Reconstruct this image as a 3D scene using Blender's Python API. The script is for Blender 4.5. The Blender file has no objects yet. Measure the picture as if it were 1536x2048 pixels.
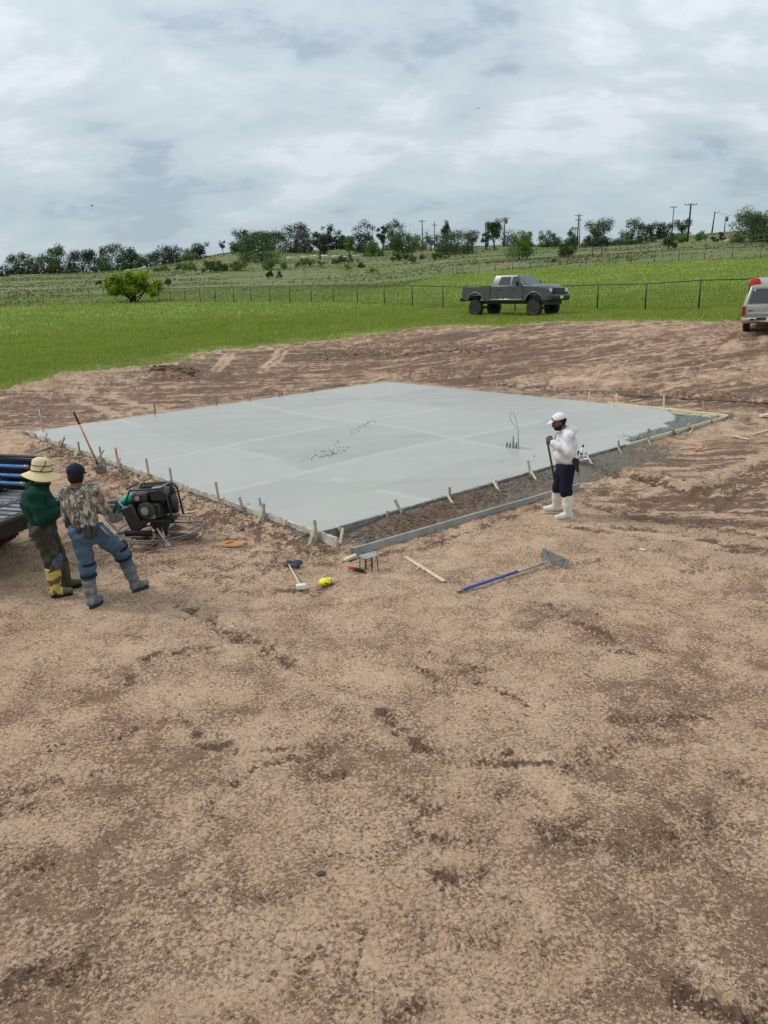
import bpy, bmesh, math, random
import numpy as np
from math import sin, cos, radians, pi, sqrt, atan2
from mathutils import Vector, Matrix, Quaternion

S = bpy.context.scene
C = S.collection
rnd = random.Random(7)

# ------------------------------------------------------------------ camera
CAM_H = 3.5
PITCH = radians(16.4)
ROLL = radians(2.0)
FPX = 1535.0                       # focal length in pixels of the 1536 x 2048 photograph
_rt = np.array([1.0, 0, 0]); _up = np.array([0, sin(PITCH), cos(PITCH)]); _fw = np.array([0, cos(PITCH), -sin(PITCH)])
CR = _rt * cos(ROLL) - _up * sin(ROLL)
CU = _up * cos(ROLL) + _rt * sin(ROLL)
CF = _fw
cam_data = bpy.data.cameras.new('camera')
cam = bpy.data.objects.new('camera', cam_data)
C.objects.link(cam)
cam.matrix_world = Matrix(((CR[0], CU[0], -CF[0], 0), (CR[1], CU[1], -CF[1], 0), (CR[2], CU[2], -CF[2], CAM_H), (0, 0, 0, 1)))
cam_data.sensor_fit = 'HORIZONTAL'
cam_data.sensor_width = 36.0
cam_data.lens = 36.0 * FPX / 1536.0
cam_data.clip_start = 0.05
cam_data.clip_end = 9000
S.camera = cam

# ------------------------------------------------------------------ light
SUN_EL, SUN_AZ = 43.0, 283.0       # to the left, behind cloud
world = bpy.data.worlds.new('World')
S.world = world
world.use_nodes = True
wn, wl = world.node_tree.nodes, world.node_tree.links
wn.clear()
w_out = wn.new('ShaderNodeOutputWorld'); w_bg = wn.new('ShaderNodeBackground')
w_bg.inputs['Strength'].default_value = 0.105
wl.new(w_bg.outputs[0], w_out.inputs[0])
sky = wn.new('ShaderNodeTexSky'); sky.sky_type = 'NISHITA'; sky.sun_disc = False
sky.sun_elevation = radians(SUN_EL); sky.sun_rotation = radians(SUN_AZ); sky.dust_density = 2.0
tc = wn.new('ShaderNodeTexCoord')
sep = wn.new('ShaderNodeSeparateXYZ'); wl.new(tc.outputs['Generated'], sep.inputs[0])
def wmath(op, a, b=None, clamp=False):
    n = wn.new('ShaderNodeMath'); n.operation = op; n.use_clamp = clamp
    for i, v in enumerate((a, b)):
        if v is None: continue
        if isinstance(v, (int, float)): n.inputs[i].default_value = v
        else: wl.new(v, n.inputs[i])
    return n.outputs[0]
zc = wmath('ADD', wmath('MAXIMUM', sep.outputs['Z'], 0.0), 0.42)
cx = wmath('DIVIDE', sep.outputs['X'], zc); cy = wmath('DIVIDE', sep.outputs['Y'], zc)
comb = wn.new('ShaderNodeCombineXYZ'); wl.new(cx, comb.inputs[0]); wl.new(cy, comb.inputs[1])
def wmap(scale, rot, loc=(0, 0, 0)):
    m = wn.new('ShaderNodeMapping'); m.inputs['Scale'].default_value = scale
    m.inputs['Rotation'].default_value = (0, 0, radians(rot)); m.inputs['Location'].default_value = loc
    wl.new(comb.outputs[0], m.inputs[0]); return m.outputs[0]
def wnoise(vec, scale, detail, rough, dist=0.0):
    n = wn.new('ShaderNodeTexNoise'); n.inputs['Scale'].default_value = scale; n.inputs['Detail'].default_value = detail
    n.inputs['Roughness'].default_value = rough; n.inputs['Distortion'].default_value = dist
    wl.new(vec, n.inputs['Vector']); return n.outputs['Fac']
n_big = wnoise(wmap((1.0, 1.0, 1), 24, (3.1, 1.7, 0)), 1.7, 5, 0.5, 0.3)
n_mid = wnoise(wmap((0.8, 1.25, 1), 28, (7.3, 2.2, 0)), 4.6, 7, 0.56, 0.35)
n_wisp = wnoise(wmap((0.8, 1.5, 1), -30, (1.3, 9.2, 0)), 12.0, 6, 0.6, 0.4)
cl = wmath('ADD', wmath('MULTIPLY', n_big, 0.50), wmath('ADD', wmath('MULTIPLY', n_mid, 0.36), wmath('MULTIPLY', n_wisp, 0.14)))
ramp = wn.new('ShaderNodeValToRGB'); wl.new(cl, ramp.inputs[0])
cr = ramp.color_ramp
cr.elements[0].position = 0.42; cr.elements[0].color = (0.43, 0.515, 0.60, 1)
cr.elements[1].position = 0.585; cr.elements[1].color = (0.80, 0.86, 0.91, 1)
e = cr.elements.new(0.46); e.color = (0.555, 0.645, 0.71, 1)
e = cr.elements.new(0.54); e.color = (0.66, 0.745, 0.795, 1)
# towards the horizon the cloud deck thins to a bluish band
hz = wn.new('ShaderNodeMapRange'); hz.inputs['From Min'].default_value = 0.0; hz.inputs['From Max'].default_value = 0.20
hz.interpolation_type = 'SMOOTHSTEP'; wl.new(sep.outputs['Z'], hz.inputs['Value'])
mixh = wn.new('ShaderNodeMix'); mixh.data_type = 'RGBA'
wl.new(hz.outputs[0], mixh.inputs['Factor']); mixh.inputs['A'].default_value = (0.50, 0.64, 0.71, 1); wl.new(ramp.outputs[0], mixh.inputs['B'])
mixh2 = wn.new('ShaderNodeMix'); mixh2.data_type = 'RGBA'; mixh2.inputs['Factor'].default_value = 0.42
wl.new(mixh.outputs['Result'], mixh2.inputs['A']); wl.new(ramp.outputs[0], mixh2.inputs['B'])
# clouds brighten overhead as an overcast sky does
zb = wn.new('ShaderNodeMapRange'); wl.new(sep.outputs['Z'], zb.inputs['Value'])
zb.inputs['From Min'].default_value = 0.0; zb.inputs['From Max'].default_value = 1.0
zb.inputs['To Min'].default_value = 6.55; zb.inputs['To Max'].default_value = 12.2
mul = wn.new('ShaderNodeVectorMath'); mul.operation = 'SCALE'
wl.new(mixh2.outputs['Result'], mul.inputs[0]); wl.new(zb.outputs[0], mul.inputs['Scale'])
mixs = wn.new('ShaderNodeMix'); mixs.data_type = 'RGBA'; mixs.inputs['Factor'].default_value = 0.94
wl.new(sky.outputs[0], mixs.inputs['A']); wl.new(mul.outputs[0], mixs.inputs['B'])
wl.new(mixs.outputs['Result'], w_bg.inputs['Color'])

sun_d = bpy.data.lights.new('sun', 'SUN'); sun_d.energy = 1.5; sun_d.angle = radians(11); sun_d.color = (1.0, 0.965, 0.91)
sun = bpy.data.objects.new('sun', sun_d); C.objects.link(sun)
_sd = Vector((sin(radians(SUN_AZ)) * cos(radians(SUN_EL)), cos(radians(SUN_AZ)) * cos(radians(SUN_EL)), sin(radians(SUN_EL))))
sun.rotation_euler = (-_sd).to_track_quat('-Z', 'Y').to_euler()
sun.location = (0, 0, 40)
S.view_settings.view_transform = 'Standard'; S.view_settings.look = 'None'
S.view_settings.exposure = 0.30; S.view_settings.gamma = 1.0; S.view_settings.use_curve_mapping = False

# ------------------------------------------------------------------ geometry helpers
def ray(px, py):
    d = CF * FPX + CR * (px - 768.0) - CU * (py - 1024.0)
    return d / np.linalg.norm(d)
def at_z(px, py, z=0.0):
    d = ray(px, py); t = (z - CAM_H) / d[2]
    return Vector((d[0] * t, d[1] * t, z))
def at_y(px, py, Y):
    d = ray(px, py); t = Y / d[1]
    return Vector((d[0] * t, Y, CAM_H + d[2] * t))
def at_d(px, py, dist):
    d = ray(px, py); t = dist / math.hypot(d[0], d[1])
    return Vector((d[0] * t, d[1] * t, CAM_H + d[2] * t))

_rs = np.random.RandomState(11)
_TAB = _rs.rand(512, 512)
def vnoise(x, y):
    x = np.asarray(x, float); y = np.asarray(y, float)
    xi = np.floor(x).astype(int); yi = np.floor(y).astype(int)
    fx = x - xi; fy = y - yi
    fx = fx * fx * fx * (fx * (fx * 6 - 15) + 10); fy = fy * fy * fy * (fy * (fy * 6 - 15) + 10)
    a = _TAB[xi & 511, yi & 511]; b = _TAB[(xi + 1) & 511, yi & 511]
    c = _TAB[xi & 511, (yi + 1) & 511]; d = _TAB[(xi + 1) & 511, (yi + 1) & 511]
    return (a + (b - a) * fx) * (1 - fy) + (c + (d - c) * fx) * fy
def fbm(x, y, octv=4, gain=0.5, lac=2.03, off=0.0):
    v = 0; a = 1; t = 0; c_, s_ = cos(0.6), sin(0.6)
    x = np.asarray(x, float) + off; y = np.asarray(y, float) + off * 1.7
    for i in range(octv):
        v = v + a * vnoise(x, y); t += a; a *= gain
        x, y = (x * c_ - y * s_) * lac + 17.3, (x * s_ + y * c_) * lac + 5.1
    return v / t          # 0..1, mean .5
def smooth(a, b, v):
    t = np.clip((v - a) / (b - a), 0, 1); return t * t * (3 - 2 * t)

class MB:
    """collects simple shapes and links them as ONE mesh object"""
    def __init__(s): s.v = []; s.f = []; s.m = []
    def add(s, vs, fs, mi=0):
        o = len(s.v); s.v.extend([tuple(p) for p in vs]); s.f.extend([tuple(i + o for i in f) for f in fs]); s.m.extend([mi] * len(fs)); return s
    def box(s, c, size, rot=None, mi=0, taper=None):
        hx, hy, hz = [q / 2 for q in size]; R = rot if rot is not None else Matrix.Identity(3); c = Vector(c); vs = []
        for z in (-hz, hz):
            k = 1 if (z < 0 or taper is None) else taper
            for x, y in ((-hx, -hy), (hx, -hy), (hx, hy), (-hx, hy)): vs.append(c + R @ Vector((x * k, y * k, z)))
        return s.add(vs, [(0, 3, 2, 1), (4, 5, 6, 7), (0, 1, 5, 4), (1, 2, 6, 5), (2, 3, 7, 6), (3, 0, 4, 7)], mi)
    def bar(s, a, b, w, t, mi=0, side=None):
        a, b = Vector(a), Vector(b); z = (b - a); L = z.length; z.normalize()
        ref = Vector(side) if side is not None else (Vector((0, 0, 1)) if abs(z.z) < 0.9 else Vector((1, 0, 0)))
        x = ref.cross(z).normalized(); y = z.cross(x).normalized()
        R = Matrix((x, y, z)).transposed()
        return s.box((a + b) / 2, (w, t, L), R, mi)
    def tube(s, pts, r, n=8, mi=0, caps=True, closed=False):
        pts = [Vector(p) for p in pts]; N = len(pts); rs = r if isinstance(r, (list, tuple)) else [r] * N
        o = len(s.v); prevx = None; vs = []
        for i, p in enumerate(pts):
            if closed: t = pts[(i + 1) % N] - pts[i - 1]
            else: t = pts[min(i + 1, N - 1)] - pts[max(i - 1, 0)]
            t = t.normalized() if t.length > 1e-9 else Vector((0, 0, 1))
            if prevx is None:
                ref = Vector((0, 0, 1)) if abs(t.z) < 0.9 else Vector((1, 0, 0)); x = ref.cross(t).normalized()
            else:
                x = (prevx - t * prevx.dot(t)); x = x.normalized() if x.length > 1e-6 else prevx
            prevx = x; y = t.cross(x)
            for k in range(n):
                a = 2 * pi * k / n; vs.append(p + (x * cos(a) + y * sin(a)) * rs[i])
        fs = []
        M = N if closed else N - 1
        for i in range(M):
            j = (i + 1) % N
            for k in range(n): fs.append((i * n + k, i * n + (k + 1) % n, j * n + (k + 1) % n, j * n + k))
        if caps and not closed:
            fs.append(tuple(range(n - 1, -1, -1))); fs.append(tuple((N - 1) * n + k for k in range(n)))
        return s.add(vs, fs, mi)
    def lathe(s, prof, c=(0, 0, 0), n=20, R=None, mi=0):
        R = R if R is not None else Matrix.Identity(3); c = Vector(c); vs = []; fs = []
        for (r, z) in prof:
            for k in range(n):
                a = 2 * pi * k / n; vs.append(c + R @ Vector((r * cos(a), r * sin(a), z)))
        for i in range(len(prof) - 1):
            for k in range(n): fs.append((i * n + k, i * n + (k + 1) % n, (i + 1) * n + (k + 1) % n, (i + 1) * n + k))
        if prof[0][0] > 1e-6: fs.append(tuple(range(n - 1, -1, -1)))
        if prof[-1][0] > 1e-6: fs.append(tuple((len(prof) - 1) * n + k for k in range(n)))
        return s.add(vs, fs, mi)
    def ell(s, c, r, R=None, n=14, m=9, mi=0):
        R = R if R is not None else Matrix.Identity(3); c = Vector(c); vs = []; fs = []
        for i in range(m + 1):
            th = pi * i / m
            for k in range(n):
                a = 2 * pi * k / n; vs.append(c + R @ Vector((r[0] * sin(th) * cos(a), r[1] * sin(th) * sin(a), -r[2] * cos(th))))
        for i in range(m):
            for k in range(n): fs.append((i * n + k, i * n + (k + 1) % n, (i + 1) * n + (k + 1) % n, (i + 1) * n + k))
        return s.add(vs, fs, mi)
    def prism(s, poly, y0, y1, mi=0, inset=0.0):
        """poly in (x,z), extruded from y0 to y1"""
        n = len(poly); vs = [(p[0], y0, p[1]) for p in poly] + [(p[0], y1, p[1]) for p in poly]
        fs = [tuple(range(n)), tuple(range(2 * n - 1, n - 1, -1))] + [(i, i + n, (i + 1) % n + n, (i + 1) % n) for i in range(n)]
        return s.add(vs, fs, mi)
    def build(s, name, mats, parent=None, smooth_=False, bevel=0.0, M=None, recalc=True, auto=None):
        me = bpy.data.meshes.new(name)
        vs = s.v if M is None else [tuple(M @ Vector(p)) for p in s.v]
        me.from_pydata(vs, [], s.f); me.validate()
        if not isinstance(mats, (list, tuple)): mats = [mats]
        for m in mats: me.materials.append(m)
        if len(mats) > 1 and len(me.polygons) == len(s.m): me.polygons.foreach_set('material_index', s.m)
        if recalc:
            bm = bmesh.new(); bm.from_mesh(me); bmesh.ops.recalc_face_normals(bm, faces=bm.faces)
            bm.to_mesh(me); bm.free()
        if smooth_: me.polygons.foreach_set('use_smooth', [True] * len(me.polygons))
        o = bpy.data.objects.new(name, me); C.objects.link(o)
        if parent is not None: o.parent = parent
        if bevel > 0:
            b = o.modifiers.new('bevel', 'BEVEL'); b.width = bevel; b.segments = 2; b.limit_method = 'ANGLE'; b.angle_limit = radians(35)
            me.polygons.foreach_set('use_smooth', [True] * len(me.polygons))
            try: me.set_sharp_from_angle(angle=radians(40))
            except Exception: pass
        elif auto:
            me.polygons.foreach_set('use_smooth', [True] * len(me.polygons)); me.set_sharp_from_angle(angle=radians(auto))
        return o

def tag(o, label=None, cat=None, group=None, kind=None):
    if label: o['label'] = label
    if cat: o['category'] = cat
    if group: o['group'] = group
    if kind: o['kind'] = kind
    return o
def thing(name, loc, rz=0.0, label=None, cat=None, group=None):
    o = bpy.data.objects.new(name, None); o.empty_display_size = 0.2; C.objects.link(o)
    o.location = loc; o.rotation_euler = (0, 0, rz); return tag(o, label, cat, group)
def np_mesh(name, verts, faces, mats, parent=None, smooth_=True, attrs=None, mat_idx=None):
    """verts (n,3), faces (m,3) or (m,4) numpy"""
    me = bpy.data.meshes.new(name); verts = np.asarray(verts, np.float32); faces = np.asarray(faces, np.int32)
    nv, (nf, k) = len(verts), faces.shape
    me.vertices.add(nv); me.vertices.foreach_set('co', verts.ravel())
    me.loops.add(nf * k); me.loops.foreach_set('vertex_index', faces.ravel())
    me.polygons.add(nf); me.polygons.foreach_set('loop_start', np.arange(0, nf * k, k, dtype=np.int32))
    try: me.polygons.foreach_set('loop_total', np.full(nf, k, dtype=np.int32))
    except Exception: pass
    if smooth_: me.polygons.foreach_set('use_smooth', np.ones(nf, bool))
    if not isinstance(mats, (list, tuple)): mats = [mats]
    for m in mats: me.materials.append(m)
    if mat_idx is not None: me.polygons.foreach_set('material_index', np.asarray(mat_idx, np.int32))
    me.update(calc_edges=True)
    for an, av in (attrs or {}).items():
        a = me.attributes.new(an, 'FLOAT', 'POINT'); a.data.foreach_set('value', np.asarray(av, np.float32))
    o = bpy.data.objects.new(name, me); C.objects.link(o)
    if parent is not None: o.parent = parent
    return o

# ------------------------------------------------------------------ materials
class NT:
    def __init__(s, m): s.m = m; s.n = m.node_tree.nodes; s.l = m.node_tree.links
    def new(s, t, **kw):
        n = s.n.new(t)
        for k, v in kw.items(): setattr(n, k, v)
        return n
    def link(s, a, b): s.l.new(a, b)
    def setin(s, node, key, v):
        if isinstance(v, bpy.types.NodeSocket): s.l.new(v, node.inputs[key])
        else: node.inputs[key].default_value = v
    def math(s, op, a, b=0.0, clamp=False):
        n = s.new('ShaderNodeMath', operation=op, use_clamp=clamp); s.setin(n, 0, a); s.setin(n, 1, b); return n.outputs[0]
    def noise(s, vec, scale, detail=4, rough=0.55, dist=0.0):
        n = s.new('ShaderNodeTexNoise'); s.setin(n, 'Vector', vec); s.setin(n, 'Scale', scale); s.setin(n, 'Detail', detail)
        s.setin(n, 'Roughness', rough); s.setin(n, 'Distortion', dist); return n.outputs['Fac']
    def step(s, v, a, b, lo=0.0, hi=1.0):
        n = s.new('ShaderNodeMapRange', interpolation_type='SMOOTHSTEP'); s.setin(n, 'Value', v)
        s.setin(n, 'From Min', a); s.setin(n, 'From Max', b); s.setin(n, 'To Min', lo); s.setin(n, 'To Max', hi); return n.outputs[0]
    def mix(s, f, a, b, blend='MIX'):
        n = s.new('ShaderNodeMix', data_type='RGBA', blend_type=blend); s.setin(n, 'Factor', f)
        for k, v in (('A', a), ('B', b)): s.setin(n, k, (*v, 1) if isinstance(v, tuple) and len(v) == 3 else v)
        return n.outputs['Result']
    def attr(s, name): n = s.new('ShaderNodeAttribute', attribute_name=name); return n.outputs['Fac']
    def pos(s): return s.new('ShaderNodeNewGeometry').outputs['Position']
    def obj(s): return s.new('ShaderNodeTexCoord').outputs['Object']
    def mapping(s, vec, scale=(1, 1, 1), rot=(0, 0, 0)):
        n = s.new('ShaderNodeMapping'); s.setin(n, 'Vector', vec); s.setin(n, 'Scale', scale); s.setin(n, 'Rotation', rot); return n.outputs[0]
    def bump(s, h, strength=0.3, dist=0.01, normal=None):
        n = s.new('ShaderNodeBump'); s.setin(n, 'Height', h); s.setin(n, 'Strength', strength); s.setin(n, 'Distance', dist)
        if normal is not None: s.link(normal, n.inputs['Normal'])
        return n.outputs[0]
def mat_base(name):
    m = bpy.data.materials.new(name); m.use_nodes = True
    t = NT(m); b = m.node_tree.nodes['Principled BSDF']; return m, t, b
_mc = {}
def mat(name, col, rough=0.6, metal=0.0, col2=None, scale=8.0, amt=0.5, bump=0.0, bscale=40.0, spec=0.5, coat=0.0, lo=0.4, hi=0.6, stretch=(1, 1, 1), detail=5, world_co=False):
    """plain surface with two-colour mottling and fine relief"""
    if name in _mc: return _mc[name]
    m, t, b = mat_base(name); co = t.pos() if world_co else t.obj()
    co = t.mapping(co, stretch)
    if col2 is None: col2 = tuple(c * 0.72 for c in col)
    f = t.step(t.noise(co, scale, detail, 0.6), lo, hi)
    f = t.math('MULTIPLY', f, amt)
    c = t.mix(f, col, col2); t.link(c, b.inputs['Base Color'])
    b.inputs['Roughness'].default_value = rough; b.inputs['Metallic'].default_value = metal
    b.inputs['Specular IOR Level'].default_value = spec if (rough < .55 or metal > 0) else min(spec, .18); b.inputs['Coat Weight'].default_value = coat; b.inputs['Coat Roughness'].default_value = 0.08
    if bump > 0: t.link(t.bump(t.noise(co, bscale, 4, 0.6), bump, 0.01), b.inputs['Normal'])
    _mc[name] = m; return m
# ------------------------------------------------------------------ the lie of the land
# the slab's square: B front corner, U towards the right corner, V towards the left corner
SB = np.array([-0.93, 10.58]); _a = atan2(8.47, 9.68) ; SU = np.array([cos(_a), sin(_a)]); SV = np.array([-sin(_a), cos(_a)])
SIZE = 12.72
ZT = 0.12
def slab_pt(u, v, z=ZT): q = SB + SU * u + SV * v; return Vector((q[0], q[1], z))

EDGE_PX = [-300, 0, 100, 200, 300, 400, 500, 600, 700, 800, 900, 1000, 1100, 1200, 1300, 1400, 1536, 1900]
EDGE_PY = [830, 772, 747, 735, 719, 702, 694, 681, 671, 657, 650, 646, 642, 638, 640, 641, 640, 640]
COLS = np.array([-500, -200, 0, 80, 160, 250, 330, 390, 430, 470, 560, 650, 770, 900, 1000, 1150, 1300, 1340, 1400, 1480, 1536, 1750, 2100], float)
def ip(px, xs, ys): return np.interp(px, xs, ys)
tab = []
for p in COLS:
    er = ip(p, EDGE_PX, EDGE_PY); ed = ip(p, [0, 350, 770, 1150, 1536], [32.0, 36, 38.5, 38, 36.0])
    d0 = ip(p, [0, 350, 770, 1150, 1536], [28.5, 30, 29.8, 25.5, 20.0])
    fr = ip(p, [0, 345, 460, 715, 885, 1195, 1397, 1536], [613, 603, 603, 607, 618, 621, 620, 620]); fd = ip(p, [0, 345, 460, 715, 885, 1195, 1397, 1536], [97, 93, 82, 65, 54, 50.5, 44.5, 43.5])
    mr = ip(p, [0, 350, 770, 914, 1150, 1536], [578, 563, 560, 549, 536, 520]); md = ip(p, [0, 350, 770, 914, 1150, 1536], [155, 150, 135, 118, 113, 108])
    rr = ip(p, [-200, 0, 160, 250, 330, 390, 430, 470, 560, 700, 800, 900, 1000, 1100, 1200, 1280, 1330, 1400, 1480, 1536], [552, 549, 545, 539, 528, 517, 506, 500, 498, 497, 495, 492, 489, 489, 484, 483, 474, 465, 459, 457])
    rd = ip(p, [0, 160, 330, 470, 900, 1536], [340, 330, 290, 245, 240, 215])
    row = []
    for (py, dd) in ((er, ed), (fr, fd), (mr, md), (rr, rd)):
        v = at_d(p, py, dd); row.append((dd, v.z))
    row = [(d0, 0.0)] + row + [(rd * 1.07, row[-1][1] + .5 * (row[-1][1] - CAM_H) / rd)]
    az = atan2(*at_d(p, 560, 60)[:2]) if False else atan2(ray(p, 560)[0], ray(p, 560)[1])
    tab.append((az, row))
_AZ = np.array([t[0] for t in tab])
_LG = np.linspace(math.log(1.0), math.log(6000.0), 700)
_Z = np.zeros((len(_AZ), len(_LG)))
for i, (az, row) in enumerate(tab):
    ds = [1.0] + [q[0] for q in row] + [row[-1][0] * 1.12, 700, 6000]; zs = [0.0] + [q[1] for q in row] + [row[-1][1] - 1.0, row[-1][1] - 9.0, row[-1][1] - 40]
    _Z[i] = np.interp(np.exp(_LG), ds, zs)
k = np.exp(-0.5 * (np.arange(-9, 10) / 3.2) ** 2); k /= k.sum()
_Zs = np.array([np.convolve(np.pad(r, 9, mode='edge'), k, 'valid') for r in _Z])
_AF = np.linspace(_AZ[0], _AZ[-1], 400)
_ZF = np.array([np.interp(_AF, _AZ, _Zs[:, j]) for j in range(len(_LG))]).T
k2 = np.exp(-0.5 * (np.arange(-12, 13) / 4.0) ** 2); k2 /= k2.sum()
_ZF = np.array([np.convolve(np.pad(_ZF[:, j], 12, mode='edge'), k2, 'valid') for j in range(len(_LG))]).T
_EDGE_D = np.array([ip(p, [0, 350, 770, 1150, 1536], [32.0, 36, 38.5, 38, 36.0]) for p in COLS])
_FENCE_D = np.array([ip(p, [0, 345, 560, 640, 760, 914, 1150, 1536], [95, 92, 78, 74, 92, 121, 116, 111]) for p in COLS])
def hbase(x, y):
    x = np.asarray(x, float); y = np.asarray(y, float)
    az = np.arctan2(x, y); r = np.maximum(np.hypot(x, y), 1.0)
    fade = 1 - smooth(1.1, 2.4, np.abs(az)) * 0.85
    u = np.clip((az - _AF[0]) / (_AF[-1] - _AF[0]), 0, 1) * (len(_AF) - 1.001); w = (np.log(r) - _LG[0]) / (_LG[-1] - _LG[0]) * (len(_LG) - 1.001)
    ui = u.astype(int); wi = np.clip(w.astype(int), 0, len(_LG) - 2); fu = u - ui; fw = w - wi
    z = (_ZF[ui, wi] * (1 - fu) + _ZF[ui + 1, wi] * fu) * (1 - fw) + (_ZF[ui, wi + 1] * (1 - fu) + _ZF[ui + 1, wi + 1] * fu) * fw
    return z * fade
def hit_base(px, py, near=2.0, far=900.0):
    d = ray(px, py); h = math.hypot(d[0], d[1]); prev = None
    ts = np.exp(np.linspace(math.log(near), math.log(far), 1600)) / h
    X, Y, Zr = d[0] * ts, d[1] * ts, CAM_H + d[2] * ts
    g = Zr - hbase(X, Y); idx = np.argmax(g < 0)
    if g[idx] >= 0:      # the ray clears the ridge: take the crest it passes closest above
        rr = ts * h; w = np.where((rr > 150) & (rr < 420), g / rr, 9); idx = int(np.argmin(w)); return np.array([X[idx], Y[idx]])
    if idx == 0: idx = 1
    a, b = g[idx - 1], g[idx]; t = ts[idx - 1] + (ts[idx] - ts[idx - 1]) * (a / (a - b) if a != b else 0)
    return np.array([d[0] * t, d[1] * t])

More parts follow.
